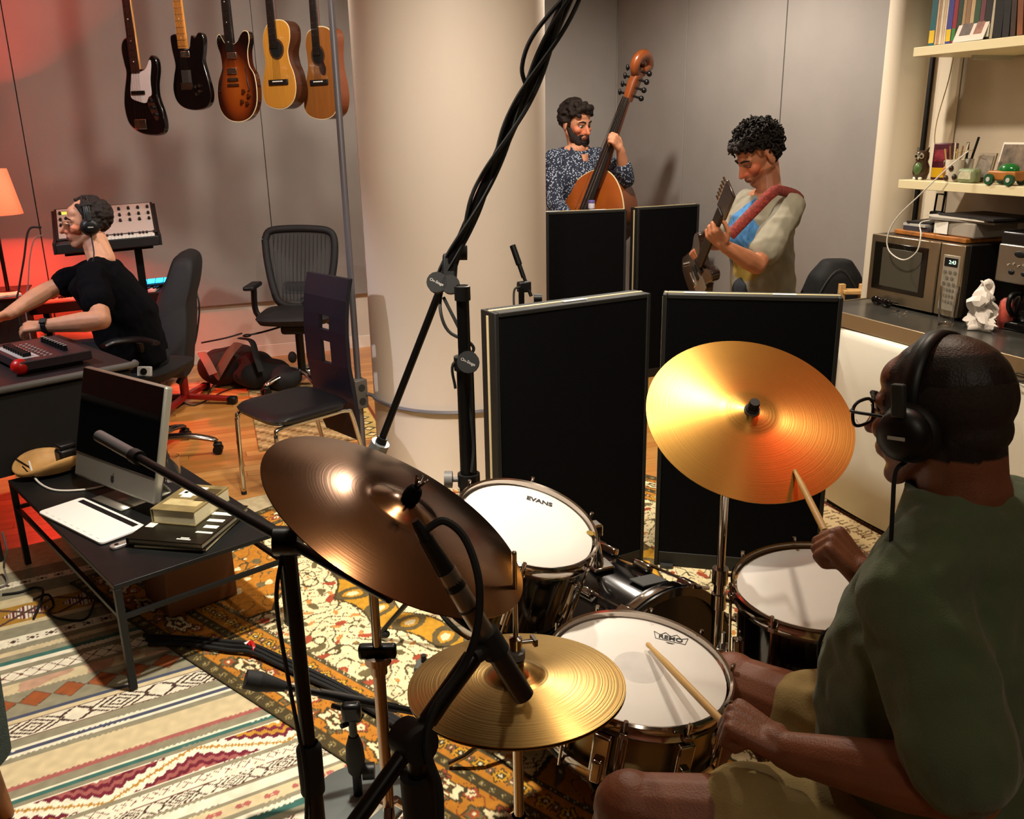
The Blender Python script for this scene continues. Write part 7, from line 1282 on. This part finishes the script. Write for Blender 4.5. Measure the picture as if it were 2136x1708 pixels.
def headphones(H_, label, P, big=1., cable=None, band_w=.026, thin=False):
    hp = thing('headphones', H_.T(0, 0, .1), label, 'headphones'); R0 = .104
    arc = [(.083*math.cos(t)*1.05, .004, .022+.0985*math.sin(t)) for t in np.linspace(-.05, PI+.05, 25)]
    b = MB()
    if thin:
        for yy in (-.012, .012): MB().tube([H_.T(x, y+yy, z+.004) for x, y, z in arc], .0028, n=6, k=1).build('headband_wire', M['dgrey'], hp)
    b.quadgrid([[H_.T(x, y-band_w/2*H_.s, z) for x, y, z in arc], [H_.T(x*1.02, y, z*1.015+.001) for x, y, z in arc], [H_.T(x, y+band_w/2*H_.s, z) for x, y, z in arc]]); b.build('headband', M['black'], hp, solid=.006, smooth=60)
    for q in (-1, 1):
        c = H_.T(q*.092, .0, -.010); ax = H_.r*q
        b = MB(); b.lathe([(.0001, -.018), (.034*big, -.018), (.044*big, -.012), (.046*big, .0), (.040*big, .010), (.0001, .012)], c, ax, n=32); o = b.build('ear_cushion', mat('cushion_black', '#0a0a0a', .6), hp, smooth=60)
        b = MB(); b.lathe([(.040*big, .008), (.042*big, .014), (.036*big, .030), (.020*big, .036), (.0001, .037)], c, ax, n=32); b.build('ear_cup', M['black'], hp, smooth=60)
        b = MB(); b.box(c+ax*.030+H_.u*.055, (.012, .020, .05), H_.R); b.build('slider', M['dgrey'], hp, bevel=.003)
        b = MB(); b.box(c+ax*.0375, (.002, .026, .005), H_.R); b.build('cup_mark', M['lgrey'], hp)
    if cable: MB().tube([H_.T(-.100, .0, -.05)]+cable, .0034, n=6).build('cable', M['rubber'], hp)
drummer()
# ============================================================= guitarist
def guitarist():
    f = (-RH*.95-FH*.30).normalized(); l = V((-f.y, f.x, 0)); D = 4.35; c7 = pd(1612, 400, D); base = V((c7.x, c7.y, 0))
    P = thing('person', base+f*.05, 'standing guitarist with curly dark hair, grey T-shirt with blue print, head bowed', 'person')
    hf = (f*.86-ZU*.50).normalized(); H_ = Head(pd(1583, 325, D-.02), hf, ZU, 1.12); b = MB(); H_.sculpt(b, 1.0)
    b.cap(H_.T(0, -.02, -.05), c7+f*.02+V((0, 0, .0)), .056, .060)
    zc = c7.z; pel = base+f*.02+V((0, 0, .92)); chest = base+f*.055+V((0, 0, zc-.17)); b.loft([(pel, -l*.16, f*.10), (base+f*.05+V((0, 0, zc-.36)), -l*.145, f*.10), (chest, -l*.17, f*.11), (c7+f*.03+V((0, 0, -.05)), -l*.16, f*.075), (c7+f*.02, -l*.06, f*.05)], n=24, e=2.3)
    shL = c7+l*.185+f*.02+V((0, 0, -.06)); shR = c7-l*.185+f*.03+V((0, 0, -.07)); elL = pd(1578, 553, D-.30); wrL = pd(1510, 512, D-.42); elR = pd(1500, 505, D+.22); wrR = pd(1462, 505, D-.02)
    arm(b, shL, elL, wrL, (.050, .042, .044, .027)); arm(b, shR, elR, wrR, (.050, .042, .042, .027)); b.cap(shL, c7, .05, .05); b.cap(shR, c7, .05, .05)
    kn, tp1 = hand(b, wrL, (pd(1488, 488, D-.46)-wrL), (ZU*.6-RH*.1-FH*.5), (-RH*.6+ZU*.1+FH*.7), 1.02, cl=((45, 70, 45), (55, 70, 45), (60, 70, 40), (60, 60, 40)), thumb=(.5, .5), spread=.25)
    hand(b, wrR, (pd(1445, 528, D-.08)-wrR), (-FH*.8-RH*.2), (RH*.7-ZU*.2+FH*.1), 1.0, cl=((50, 60, 40), (60, 70, 45), (65, 70, 45), (65, 70, 45)), thumb=(.5, .5))
    for s_ in (-1, 1): hp = pel-l*s_*.085+V((0, 0, -.04)); k_ = hp+f*.03+V((0, 0, -.42)); a_ = V((hp.x, hp.y, .10)); b.cap(hp, k_, .082, .058); b.cap(k_, a_, .056, .038); b.cap(a_+V((0, 0, -.05)), a_+f*.14+V((0, 0, -.07)), .036, .028)
    o = remesh(b, 'body', skinmat('skin_guitarist'), P, .0050, 4, .5)
    def ex(c, x, y, z, near):
        m = near & (z < -.045) & (y > -.02) & (z > -.125) & ~((np.abs(x) < .024) & (np.abs(z+.065) < .012)); c[m] = c[m]*np.array([.80, .76, .74]); return c
    H_.face(o, '#b27352', '#7c3f33', ex); H_.eyes(P, browm=hairm('hair_curl', '#1d1512'), shut=True)
    pts = shell_pts(H_, 480, lambda x, y, z: (z > .052 or y < -.02) and z > -.045 and not (y > .06 and z < .07), (.092, .112, .104), (0, -.014, .048)); rs = random.Random(3); hb_ = MB()
    H_.e(hb_, (0, -.024, .052), (.080, .092, .082))
    for p in pts:
        r_ = rs.uniform(.008, .014); cpt = H_.T(*p); a0 = rs.uniform(0, 6.28); ax_ = V((rs.gauss(0, 1), rs.gauss(0, 1), rs.gauss(0, 1))).normalized(); u_, v_, _ = frame_from(ax_)
        hb_.tube([cpt+(u_*math.cos(a0+t)+v_*math.sin(a0+t))*r_+ax_*t*.0035 for t in np.linspace(0, 5.5, 8)], .0042, n=5, k=2)
    for q in ((-.03, .075, .098), (.0, .082, .100), (.03, .076, .098), (.045, .06, .09), (-.05, .055, .085), (-.02, .09, .085), (.02, .092, .088)): H_.e(hb_, q, (.02, .018, .018))
    hb_.build('hair', hairm('hair_curl', '#1d1512'), P, smooth=180, fixn=False)
    # T-shirt and print
    tshm = mat('grey_tshirt', '#8c8778', .95, var=.10, scale=12, bump=.25, bscale=350, spec=.1)
    g_ = MB(); g_.loft([(base+f*.02+V((0, 0, .84)), -l*.185, f*.135), (base+f*.03+V((0, 0, 1.0)), -l*.18, f*.130), (chest+V((0, 0, -.06)), -l*.185, f*.135), (chest+V((0, 0, .06)), -l*.19, f*.125), (c7+f*.035+V((0, 0, -.055)), -l*.17, f*.092), (c7+f*.03+V((0, 0, -.015)), -l*.088, f*.072)], n=28, e=2.4)
    for sh, el in ((shL, elL), (shR, elR)): g_.cap(c7+V((0, 0, -.035)), sh, .055, .066); g_.cap(sh, sh.lerp(el, .40), .070, .072); g_.cap(sh.lerp(el, .4), sh.lerp(el, .72), .072, .078)
    to_ = remesh(g_, 't_shirt', attr_mat('printed_tshirt', .95, .3, 350), P, .006, 6, .5, lambda co: .006*fold(co, 28, .4)+.003*fold(co, 60, 2))
    off = np.array(P.location); pc = np.array(chest); fa, la = np.array(f), np.array(l)
    def tcol(co):
        w_ = co+off-pc; x = w_@la; y = w_@fa; z = w_[:, 2]; c = np.tile(hexa('#8f8a7b'), (len(co), 1)); c = c*(1+.06*fold(co, 35, 2)[:, None]); fr = y > .02
        dia = np.abs(x-.01)/.15+np.abs(z+.0)/.15; m = fr & (dia < 1); c[m] = hexa('#4a7fb4'); m2 = m & (np.hypot(x-.02, z-.03) < .04); c[m2] = hexa('#5c8fae'); m3 = m & (fold(co, 80, 1) > .35); c[m3] = hexa('#3b6a9c')
        m4 = fr & (np.abs(x-.02) < .11) & (z < -.10) & (z > -.19); c[m4] = hexa('#3f6b96'); m5 = fr & (np.hypot((x-.03)/.10, (z+.19)/.06) < 1); c[m5] = hexa('#9c8440'); return c
    recolor(to_, tcol)
    # dark trousers
    k_ = MB(); k_.ell(pel+V((0, 0, -.03)), (.165, .13, .12))
    for s_ in (-1, 1): hp = pel-l*s_*.085+V((0, 0, -.04)); kk_ = hp+f*.03+V((0, 0, -.42)); a_ = V((hp.x, hp.y, .10)); k_.cap(hp, kk_, .095, .072); k_.cap(kk_, a_, .072, .062)
    remesh(k_, 'trousers', mat('dark_denim', '#1d2028', .9), P, .008, 4)
    for s_ in (-1, 1): hp = pel-l*s_*.085; a_ = V((hp.x, hp.y, .05)); sh = MB(); sh.cap(a_-f*.05, a_+f*.17, .048, .042); remesh(sh, 'shoe', mat('shoe_dark', '#1c1a1a', .6), P, .007, 3)
    # electric guitar held in front
    gh, gbd = pd(1521, 424, D-.62), pd(1462, 566, D-.02); ga = (gh-gbd).normalized(); gn = (f*.9-ZU*.1-l*.0); gn = (gn-ga*gn.dot(ga)).normalized(); gu = ga.cross(gn).normalized()
    gt = thing('held_guitar', gbd.copy(), 'dark electric guitar held by the standing guitarist', 'guitar'); Lg = (gh-gbd).length
    outl = ccurve([(-.05, .19), (-.105, .23), (-.135, .17), (-.115, .07), (-.135, -.04), (-.16, -.14), (-.11, -.215), (0, -.23), (.11, -.21), (.155, -.13), (.13, -.03), (.105, .06), (.13, .15), (.11, .20), (.06, .17), (.04, .13), (0, .12), (-.035, .14)], 4)
    gm_ = mat('guitar_walnut', '#2a1c18', .25, coat=.4); MB().prism([(a_*.92, c_*.92) for a_, c_ in outl], gbd-gn*.022, gu, ga, .044 if gu.cross(ga).dot(gn) > 0 else -.044).build('body', gm_, gt, bevel=.006)
    MB().bar(gbd+ga*.10+gn*.026, gbd+ga*(Lg-.05)+gn*.024, .05, .02, gn).build('neck', mat('neck_dark', '#1f1714', .5), gt, bevel=.006); MB().box(gbd+ga*(Lg+.03)+gn*.02, (.085, .19, .014), mx3(gu, ga, gu.cross(ga))).build('headstock', gm_, gt, bevel=.006)
    for i in range(6): q = gbd+ga*(Lg-.04+.028*i)+gn*.02-gu*.05; MB().cyl(q, q-gu*.02, .006, n=8).build('tuner', M['chrome'], gt)
    for z_ in (-.08, .0, .07): MB().box(gbd+ga*z_+gn*.026, (.075, .03, .012), mx3(gu, ga, gu.cross(ga))).build('pickup', M['chrome'] if z_ < 0 else M['black'], gt, bevel=.003)
    for i, (a_, c_) in enumerate(((.08, -.12), (.10, -.08), (.06, -.16), (-.10, -.10))): MB().cyl(gbd+gu*a_+ga*c_+gn*.022, gbd+gu*a_+ga*c_+gn*.038, .011, n=12).build('knob', M['chrome'], gt)
    MB().box(gbd-ga*.03+gu*.06+gn*.023, (.10, .16, .003), mx3(gu, ga, gu.cross(ga))).build('pickguard', mat('guard_pearl', '#8b8478', .3), gt)
    stp = [pd(1640, 404, D-.05)-FH*.0, pd(1628, 398, D-.24), pd(1608, 404, D-.305), pd(1572, 440, D-.335), pd(1535, 478, D-.36), pd(1522, 492, D-.38)]; st = thing('guitar_strap', stp[3].copy(), 'red woven guitar strap across the guitarist\'s shoulder', 'strap')
    cur = catmull([c7-l*.02-f*.12+V((0, 0, -.18)), c7+l*.10-f*.085+V((0, 0, -.035))]+stp[1:], 6); sb_ = MB(); rows = []
    for i, p in enumerate(cur):
        t = (cur[min(i+1, len(cur)-1)]-cur[max(i-1, 0)]).normalized(); n_ = (l*.75+f*.35+ZU*.25).normalized(); s_ = t.cross(n_).normalized(); rows.append([p+s_*.025+n_*.004, p+n_*.005, p-s_*.025+n_*.004])
    sb_.quadgrid(rows); sb_.build('webbing', mat('strap_red', '#7c2a22', .8, var=.55, scale=90), st, solid=.003, smooth=60)
guitarist()
# dark chair behind the guitarist
cq = pd(1622, 560, 4.75); chb = thing('dark_chair', V((cq.x, cq.y, 0)), 'plain dark upright chair behind the guitarist', 'chair'); zt_ = pd(1622, 508, 4.75).z
MB().box((cq.x, cq.y, (zt_+.42)/2), (.36, .03, zt_-.42), rz(50)).build('backrest', mat('chair_dark_blue', '#15151d', .6), chb, bevel=.008); MB().box(V((cq.x, cq.y, .44))+rz(50)@V((0, .19, 0)), (.38, .38, .03), rz(50)).build('seat', mat('chair_dark_blue', '#15151d', .6), chb, bevel=.008)
for a_, c_ in ((-.16, .02), (.16, .02), (-.16, .36), (.16, .36)): q = V((cq.x, cq.y, 0))+rz(50)@V((a_, c_, 0)); MB().cyl(q, q+V((0, 0, .43)), .012).build('leg', M['chrome'], chb)
# ============================================================= bass player and double bass
def bassist():
    D = 6.25; f = (-FH*.86+RH*.50).normalized(); l = V((-f.y, f.x, 0)); c7 = pd(1203, 312, D); base = V((c7.x, c7.y, 0)); P = thing('person', base, 'bearded double bass player in dark blue patterned shirt standing behind the far gobo', 'person')
    hf = (f*.93+RH*.22-ZU*.22).normalized(); H_ = Head(pd(1201, 258, D-.03), hf, ZU-RH*.06, 1.17); b = MB(); H_.sculpt(b, 1.02); b.cap(H_.T(0, -.02, -.05), c7+f*.01, .054, .058); zc = c7.z
    pel = base+V((0, 0, .95)); chest = base+f*.03+V((0, 0, zc-.18)); b.loft([(pel, -l*.16, f*.10), (base+V((0, 0, zc-.38)), -l*.15, f*.10), (chest, -l*.175, f*.11), (c7+V((0, 0, -.05)), -l*.16, f*.075), (c7, -l*.06, f*.05)], n=24, e=2.3)
    shL = c7+l*.19+V((0, 0, -.055)); shR = c7-l*.19+V((0, 0, -.055)); elL = pd(1305, 372, D-.24); wrL = pd(1294, 312, D-.38); elR = pd(1158, 425, D-.10); wrR = pd(1195, 470, D-.30)
    arm(b, shL, elL, wrL, (.050, .044, .044, .028)); arm(b, shR, elR, wrR, (.050, .044, .044, .028)); b.cap(shL, c7, .05, .05); b.cap(shR, c7, .05, .05)
    hand(b, wrL, (pd(1276, 278, D-.46)-wrL), (ZU*.8-RH*.1), (-RH*.8+FH*.3), 1.05, cl=((55, 75, 45), (60, 78, 45), (62, 78, 45), (64, 75, 45)), thumb=(.3, .6)); hand(b, wrR, V((.1, -.2, -.9)), (f*.6+RH*.3), (RH*.6+FH*.2), 1.0, cl=((30, 40, 30),)*4)
    for s_ in (-1, 1): hp = pel-l*s_*.085+V((0, 0, -.04)); k_ = hp+f*.03+V((0, 0, -.43)); a_ = V((hp.x, hp.y, .10)); b.cap(hp, k_, .082, .058); b.cap(k_, a_, .056, .038); b.cap(a_+V((0, 0, -.05)), a_+f*.14+V((0, 0, -.07)), .036, .028)
    o = remesh(b, 'body', skinmat('skin_bassist'), P, .0055, 4, .5); H_.face(o, '#b27a5c', '#8c4a3e'); H_.eyes(P, browm=hairm('hair_brown', '#1a110c'))
    # beard
    bd_ = MB()
    for q in (-1, 1): H_.k(bd_, (q*.060, .012, -.025), (q*.048, .044, -.075), .017, .022); H_.k(bd_, (q*.046, .048, -.060), (q*.030, .070, -.095), .020, .024); H_.k(bd_, (q*.048, .040, -.080), (0, .072, -.106), .022, .026); H_.k(bd_, (q*.028, .082, -.052), (q*.004, .093, -.048), .0075, .0075); H_.k(bd_, (q*.030, .080, -.054), (q*.030, .072, -.085), .010, .014)
    H_.e(bd_, (0, .078, -.090), (.026, .020, .016)); remesh(bd_, 'beard', hairm('beard_brown', '#1c120d'), P, .0045, 2)
    rs = random.Random(9); hb_ = MB(); H_.e(hb_, (0, -.022, .052), (.083, .094, .082))
    for p in shell_pts(H_, 170, lambda x, y, z: (z > .058 or (y < -.005 and z > -.04)) and not (y > .075 and z < .075), (.086, .104, .094), (0, -.014, .044)): H_.e(hb_, p, (.017, .017, .012))
    for q in ((-.03, .078, .102), (.0, .086, .106), (.03, .078, .104), (.05, .06, .09), (-.05, .055, .088)): H_.e(hb_, q, (.022, .022, .022))
    for q in (-1, 1): H_.k(hb_, (q*.074, .018, .03), (q*.068, .020, -.01), .009, .006)
    remesh(hb_, 'hair', hairm('hair_brown', '#1a110c'), P, .0055, 2)
    # patterned shirt: dark navy with small white marks
    sm_ = bpy.data.materials.new('patterned_shirt'); sm_.use_nodes = True; nt = sm_.node_tree; bs = nt.nodes['Principled BSDF']; tcn = nt.nodes.new('ShaderNodeTexCoord'); vo = nt.nodes.new('ShaderNodeTexVoronoi'); vo.inputs['Scale'].default_value = 78; cr3 = nt.nodes.new('ShaderNodeValToRGB'); nt.links.new(tcn.outputs['Object'], vo.inputs['Vector']); nt.links.new(vo.outputs['Distance'], cr3.inputs[0]); nt.links.new(cr3.outputs[0], bs.inputs['Base Color']); bs.inputs['Roughness'].default_value = .85
    e0 = cr3.color_ramp.elements; e0[0].position = .30; e0[0].color = (*lin('#98a3b5'), 1); e0[1].position = .40; e0[1].color = (*lin('#10172c'), 1)
    g_ = MB(); g_.loft([(base+V((0, 0, .88)), -l*.18, f*.13), (base+V((0, 0, zc-.40)), -l*.185, f*.130), (chest, -l*.205, f*.138), (c7+V((0, 0, -.055)), -l*.18, f*.095), (c7+V((0, 0, -.01)), -l*.085, f*.075)], n=28, e=2.3)
    for sh, el, wr, k in ((shL, elL, wrL, .35), (shR, elR, wrR, .9)): g_.cap(c7+V((0, 0, -.03)), sh, .055, .068); g_.cap(sh, el, .070, .062); g_.cap(el, el.lerp(wr, k), .062, .055)
    remesh(g_, 'shirt', sm_, P, .0065, 5, .5, lambda co: .006*fold(co, 26, .9))
    # open collar
    for q in (-1, 1): MB().add([c7-l*q*.03+f*.085+V((0, 0, -.075)), c7-l*q*.075+f*.04+V((0, 0, .025)), c7-l*q*.10+f*.055+V((0, 0, -.03)), c7-l*q*.065+f*.105+V((0, 0, -.085))], [(0, 1, 2, 3)]).build('collar', sm_, P, solid=.006)
    vn = MB(); vn.add([c7-l*.03+f*.098+V((0, 0, -.03)), c7+l*.03+f*.098+V((0, 0, -.03)), c7+f*.128+V((0, 0, -.15))], [(0, 1, 2)]); vn.build('open_neck', mat('neck_skin', '#a87052', .6), P, solid=.004)
    k_ = MB(); k_.ell(pel+V((0, 0, -.03)), (.165, .13, .12))
    for s_ in (-1, 1): hp = pel-l*s_*.085+V((0, 0, -.04)); kk_ = hp+f*.03+V((0, 0, -.43)); a_ = V((hp.x, hp.y, .10)); k_.cap(hp, kk_, .095, .072); k_.cap(kk_, a_, .072, .062)
    remesh(k_, 'trousers', mat('dark_denim', '#1d2028', .9), P, .009, 4)
    for s_ in (-1, 1): hp = pel-l*s_*.085; a_ = V((hp.x, hp.y, .05)); sh = MB(); sh.cap(a_-f*.05, a_+f*.17, .048, .042); remesh(sh, 'shoe', mat('shoe_dark', '#1c1a1a', .6), P, .008, 3)
    # double bass
    DB = D-.42; sc_ = pd(1313, 205, DB); jt = pd(1262, 362, DB+.17); ax = (sc_-jt).normalized(); N = (-FH*.74-RH*.67); N = (N-ax*N.dot(ax)).normalized(); U = ax.cross(N).normalized()
    BL = 1.08; bot = jt-ax*BL; B = thing('double_bass', V((bot.x, bot.y, .016)), 'large orange-brown double bass leaning toward its player', 'double bass'); var_ = mat('bass_varnish', '#8a4414', .28, var=.22, scale=5, coat=.5); vard = mat('bass_rib', '#6b3413', .3, var=.25, scale=5, coat=.5); ebo = mat('ebony', '#15100f', .5)
    half = [(.03, 0), (.10, -.03), (.175, -.10), (.235, -.20), (.245, -.29), (.205, -.39), (.165, -.46), (.165, -.53), (.195, -.60), (.275, -.68), (.325, -.80), (.325, -.92), (.27, -1.02), (.15, -1.07), (0, -1.08)]
    outl = ccurve([(a, c) for a, c in half]+[(-a, c) for a, c in half[-2::-1]], 4); sg_ = 1 if U.cross(ax).dot(N) > 0 else -1
    MB().prism(outl, jt-N*.20, U, ax, .20*sg_).build('ribs', vard, B, smooth=50); arch = MB()
    n_ = len(outl); cy = -.6; rings = []
    for k2, (s2, h2) in enumerate(((1.03, .0), (1.03, .008), (.98, .014), (.85, .03), (.6, .045), (.3, .052), (.02, .054))): rings.append([jt+U*a*s2+ax*(cy+(c-cy)*s2)+N*h2 for a, c in outl+outl[:1]])
    arch.quadgrid(rings); arch.build('top_plate', var_, B, smooth=60)
    MB().tube([jt+U*a*1.03+ax*(cy+(c-cy)*1.03)+N*.004 for a, c in outl+outl[:1]], .005, n=6, k=1).build('edge_binding', mat('bind_pale', '#cdb98c', .5), B)
    pk = sc_; MB().loft([(jt-ax*.10+N*.03, U*.028, N*.035), (jt+ax*.02+N*.03, U*.026, N*.028), (pk+N*.02, U*.022, N*.022)], n=16, e=2.4).build('neck', vard, B)
    MB().loft([(jt-ax*.46+N*.115, U*.046, N*.008), (pk+N*.045, U*.024, N*.008)], n=12, e=4).build('fingerboard', ebo, B)
    # peg box and scroll
    MB().loft([(pk+N*.015-ax*.02, U*.026, N*.03), (pk+ax*.10+N*.005, U*.032, N*.045), (pk+ax*.20-N*.02, U*.026, N*.040)], n=16, e=4).build('peg_box', vard, B)
    spi = [pk+ax*.18-N*.03]; 
    for t in np.linspace(0, 2*PI*1.35, 26): r_ = .082*(1-t/(2*PI*1.9)); spi.append(pk+ax*(.205+r_*math.sin(t+.2)*.95)+N*(-.005-r_*math.cos(t+.2)))
    MB().tube(spi, [.040, .036, .030, .026, .018], n=10, k=2, flat=(1, 1)).build('scroll', vard, B)
    for i in range(4):
        q = pk+ax*(.02+.052*i)+N*.0; s2 = 1 if i % 2 else -1
        for s2 in (-1, 1): MB().cyl(q, q+U*s2*.075, .0075, n=8).build('peg_shaft', M['blackm'], B); MB().ell(q+U*s2*.088, (.018, .018, .018) if s2 > 0 else (.012, .012, .02)).build('peg_key', M['blackm'], B)
    for i in range(4): t = (i-1.5)*.012; MB().cyl(jt-ax*.62+N*.20+U*t*2.4, pk+N*.056+U*t, .0018, n=5).build('string', M['chrome'], B)
    MB().prism([(-.08, 0), (.08, 0), (.05, .15), (-.05, .15)], jt-ax*.62+N*.05, U, N, .018).build('bridge', mat('bridge_maple', '#c49a5a', .5), B); MB().loft([(jt-ax*.74+N*.10, U*.03, N*.01), (jt-ax*1.02+N*.07, U*.05, N*.012)], n=12).build('tailpiece', ebo, B)
    for s2 in (-1, 1): MB().tube([jt+U*s2*.10-ax*.50+N*.05, jt+U*s2*.12-ax*.56+N*.047, jt+U*s2*.14-ax*.66+N*.042, jt+U*s2*.165-ax*.71+N*.035], [.012, .006, .006, .012], n=6).build('f_hole', M['black'], B)
    e_ = bot-N*.1; MB().cyl(e_, e_-ax*max(.02, (e_.z-.01)/max(ax.z, .3)), .006).build('endpin', M['blackm'], B)
bassist()
bq = pz(1238, 436, 1.172); bb_ = thing('small_bottle', V((bq.x, bq.y+.03, 1.1735)), 'small purple-capped jar standing on the far gobo in front of the bass', 'bottle'); MB().lathe([(.0001, 0), (.021, 0), (.022, .004), (.022, .036), (.0001, .036)], (bq.x, bq.y+.03, 1.1735), n=20).build('jar', mat('jar_white', '#d8d2e0', .4), bb_); MB().lathe([(.0001, .054), (.021, .053), (.023, .05), (.023, .036), (.0001, .036)], (bq.x, bq.y+.03, 1.1735), n=20).build('cap', mat('cap_purple', '#5a4a86', .4), bb_)
# ============================================================= sound engineer
def engineer():
    D = 4.62; f = (-RH*.96-FH*.24).normalized(); l = V((-f.y, f.x, 0)); c7 = pd(212, 543, D); P = thing('person', V((-.22, 5.05, 0)), 'seated sound engineer in black T-shirt and headphones looking left across the desk', 'person')
    hf = (-RH*.87-FH*.49+ZU*.03).normalized(); H_ = Head(pd(183, 466, D), hf, ZU+f*.06, 1.07); b = MB(); H_.sculpt(b, 1.06); b.cap(H_.T(0, -.015, -.06), c7, .062, .070)
    pel = V((-.20, 5.07, .56)); mid = pel.lerp(c7, .5)-f*.01; chest = pel.lerp(c7, .76)+f*.035; ud = (c7-chest).normalized(); b.loft([(pel, -l*.17, f*.12), (mid, -l*.165, f*.12), (chest, -l*.18, f*.12), (c7-ud*.05, -l*.16, f*.08), (c7, -l*.06, f*.05)], n=24, e=2.3)
    shL = c7+l*.19+f*.02+V((0, 0, -.06)); shR = c7-l*.19+f*.06+V((0, 0, -.08)); elL = pd(212, 668, D-.36); wrL = pd(92, 680, D-.34); elR = pd(98, 606, D+.08); wrR = pd(18, 655, D-.10)
    arm(b, shL, elL, wrL, (.054, .044, .050, .031)); arm(b, shR, elR, wrR, (.054, .044, .048, .031)); b.cap(shL, c7, .05, .05); b.cap(shR, c7, .05, .05)
    hand(b, wrL, (pd(45, 682, D-.33)-wrL), (FH*.8+ZU*.35), (-ZU), 1.06, cl=((22, 35, 25), (30, 38, 25), (34, 40, 25), (38, 40, 25)), thumb=(.35, .3), spread=.3); hand(b, wrR, (pd(-25, 672, D-.14)-wrR), (-FH*.8+ZU*.3), (-ZU), 1.04, cl=((18, 25, 20),)*4, thumb=(.3, .3), spread=.3)
    for s_ in (-1, 1):
        hp = pel+l*s_*.09; k_ = hp+f*.43+V((0, 0, .01)); a_ = V((k_.x, k_.y, .10))+f*.02; b.cap(hp, k_, .088, .062); b.cap(k_, a_, .058, .038); b.cap(a_+V((0, 0, -.045)), a_+f*.14+V((0, 0, -.065)), .036, .028)
    o = remesh(b, 'body', skinmat('skin_engineer'), P, .0050, 4, .5)
    def ex(c, x, y, z, near): m = near & (z < -.04) & (z > -.125) & (y > .0) & ~((np.abs(x) < .024) & (np.abs(z+.065) < .012)); c[m] = c[m]*np.array([.88, .86, .86]); return c
    H_.face(o, '#c08a6c', '#8a4a40', ex); H_.eyes(P, browm=hairm('hair_brown2', '#1f1613'))
    hb_ = MB(); H_.e(hb_, (0, -.026, .045), (.0785, .086, .0785))
    for p in shell_pts(H_, 170, lambda x, y, z: (z > .085 or (y < -.012 and z > -.055)) and not (y > .045 and z < .108), (.080, .096, .088), (0, -.016, .040)): H_.e(hb_, p, (.011, .012, .009))
    for q in (-1, 1): H_.k(hb_, (q*.072, .022, .035), (q*.070, .018, -.015), .008, .006); H_.k(hb_, (q*.050, .040, .088), (q*.066, .022, .05), .011, .010)
    remesh(hb_, 'hair', hairm('hair_brown2', '#1f1613'), P, .0055, 2)
    g_ = MB(); g_.loft([(pel+V((0, 0, -.02)), -l*.20, f*.165), (mid, -l*.205, f*.175), (chest, -l*.215, f*.165), (c7-ud*.055, -l*.20, f*.115), (c7-ud*.005, -l*.09, f*.078)], n=28, e=2.3)
    for sh, el, k in ((shL, elL, .62), (shR, elR, .62)): g_.cap(c7-ud*.025, sh, .062, .074); g_.cap(chest, sh, .10, .074); g_.cap(sh, sh.lerp(el, .35), .078, .076); g_.cap(sh.lerp(el, .35), sh.lerp(el, k), .074, .076)
    remesh(g_, 't_shirt', mat('black_cotton', '#08080c', .95, bump=.25, bscale=350, spec=.08), P, .006, 6, .5, lambda co: .006*fold(co, 27, .7)+.003*fold(co, 58, 2))
    k_ = MB(); k_.ell(pel+V((0, 0, -.01)), (.17, .15, .11))
    for s_ in (-1, 1): hp = pel+l*s_*.09; kk_ = hp+f*.43+V((0, 0, .01)); a_ = V((kk_.x, kk_.y, .10))+f*.02; k_.cap(hp, kk_, .10, .076); k_.cap(kk_, a_, .074, .062)
    remesh(k_, 'trousers', mat('black_denim', '#0e0f14', .9), P, .008, 4)
    for s_ in (-1, 1): hp = pel+l*s_*.09; a_ = V((hp.x, hp.y, .05))+f*.45; sh = MB(); sh.cap(a_-f*.05, a_+f*.17, .048, .042); remesh(sh, 'shoe', mat('shoe_dark', '#1c1a1a', .6), P, .007, 3)
    wd = (wrL-elL).normalized(); wq = wrL-wd*.012; MB().lathe([(.0335, -.013), (.0365, -.011), (.0365, .011), (.0335, .013)], wq, wd, n=28, closed=True).build('watch_band', M['black'], P); n_ = (ZU-wd*ZU.dot(wd)).normalized(); n2_ = (n_-FH*.8).normalized(); MB().box(wq+n2_*.037, (.034, .030, .010), mx3(wd, n2_.cross(wd), n2_)).build('watch_case', M['black'], P, bevel=.004)
    gl = thing('glasses', H_.T(0, .1, 0), 'thin clear glasses worn by the engineer', 'glasses')
    for q in (-1, 1):
        b = MB(); ring = [H_.T(q*.033+.024*math.cos(t), .107, -.002+.018*math.sin(t)) for t in np.linspace(0, 2*PI, 17)]; b.tube(ring, .0016, n=6, k=2); b.build('rim', mat('thin_frame', '#b5835f', .3, .4), gl)
        b = MB(); b.prism([(.023*math.cos(t), .017*math.sin(t)) for t in np.linspace(0, 2*PI, 20, endpoint=False)], H_.T(q*.033, .106, -.002), H_.r, H_.u, .001); b.build('lens', mat('lens_glass', '#ffffff', .03, trans=1., ior=1.1), gl)
        b = MB(); b.tube([H_.T(q*.057, .107, .006), H_.T(q*.078, .09, .006), H_.T(q*.082, .02, .004), H_.T(q*.082, -.01, -.004)], .0018, n=6, k=4); b.build('temple_arm', mat('thin_frame', '#b5835f', .3, .4), gl)
    headphones(H_, 'black wire-band headphones worn by the engineer', P, big=1.0, thin=True, cable=[pd(196, 530, D-.14), pd(190, 560, D-.16), pd(188, 600, D-.2), pd(180, 660, D-.2)], band_w=.016)
engineer()
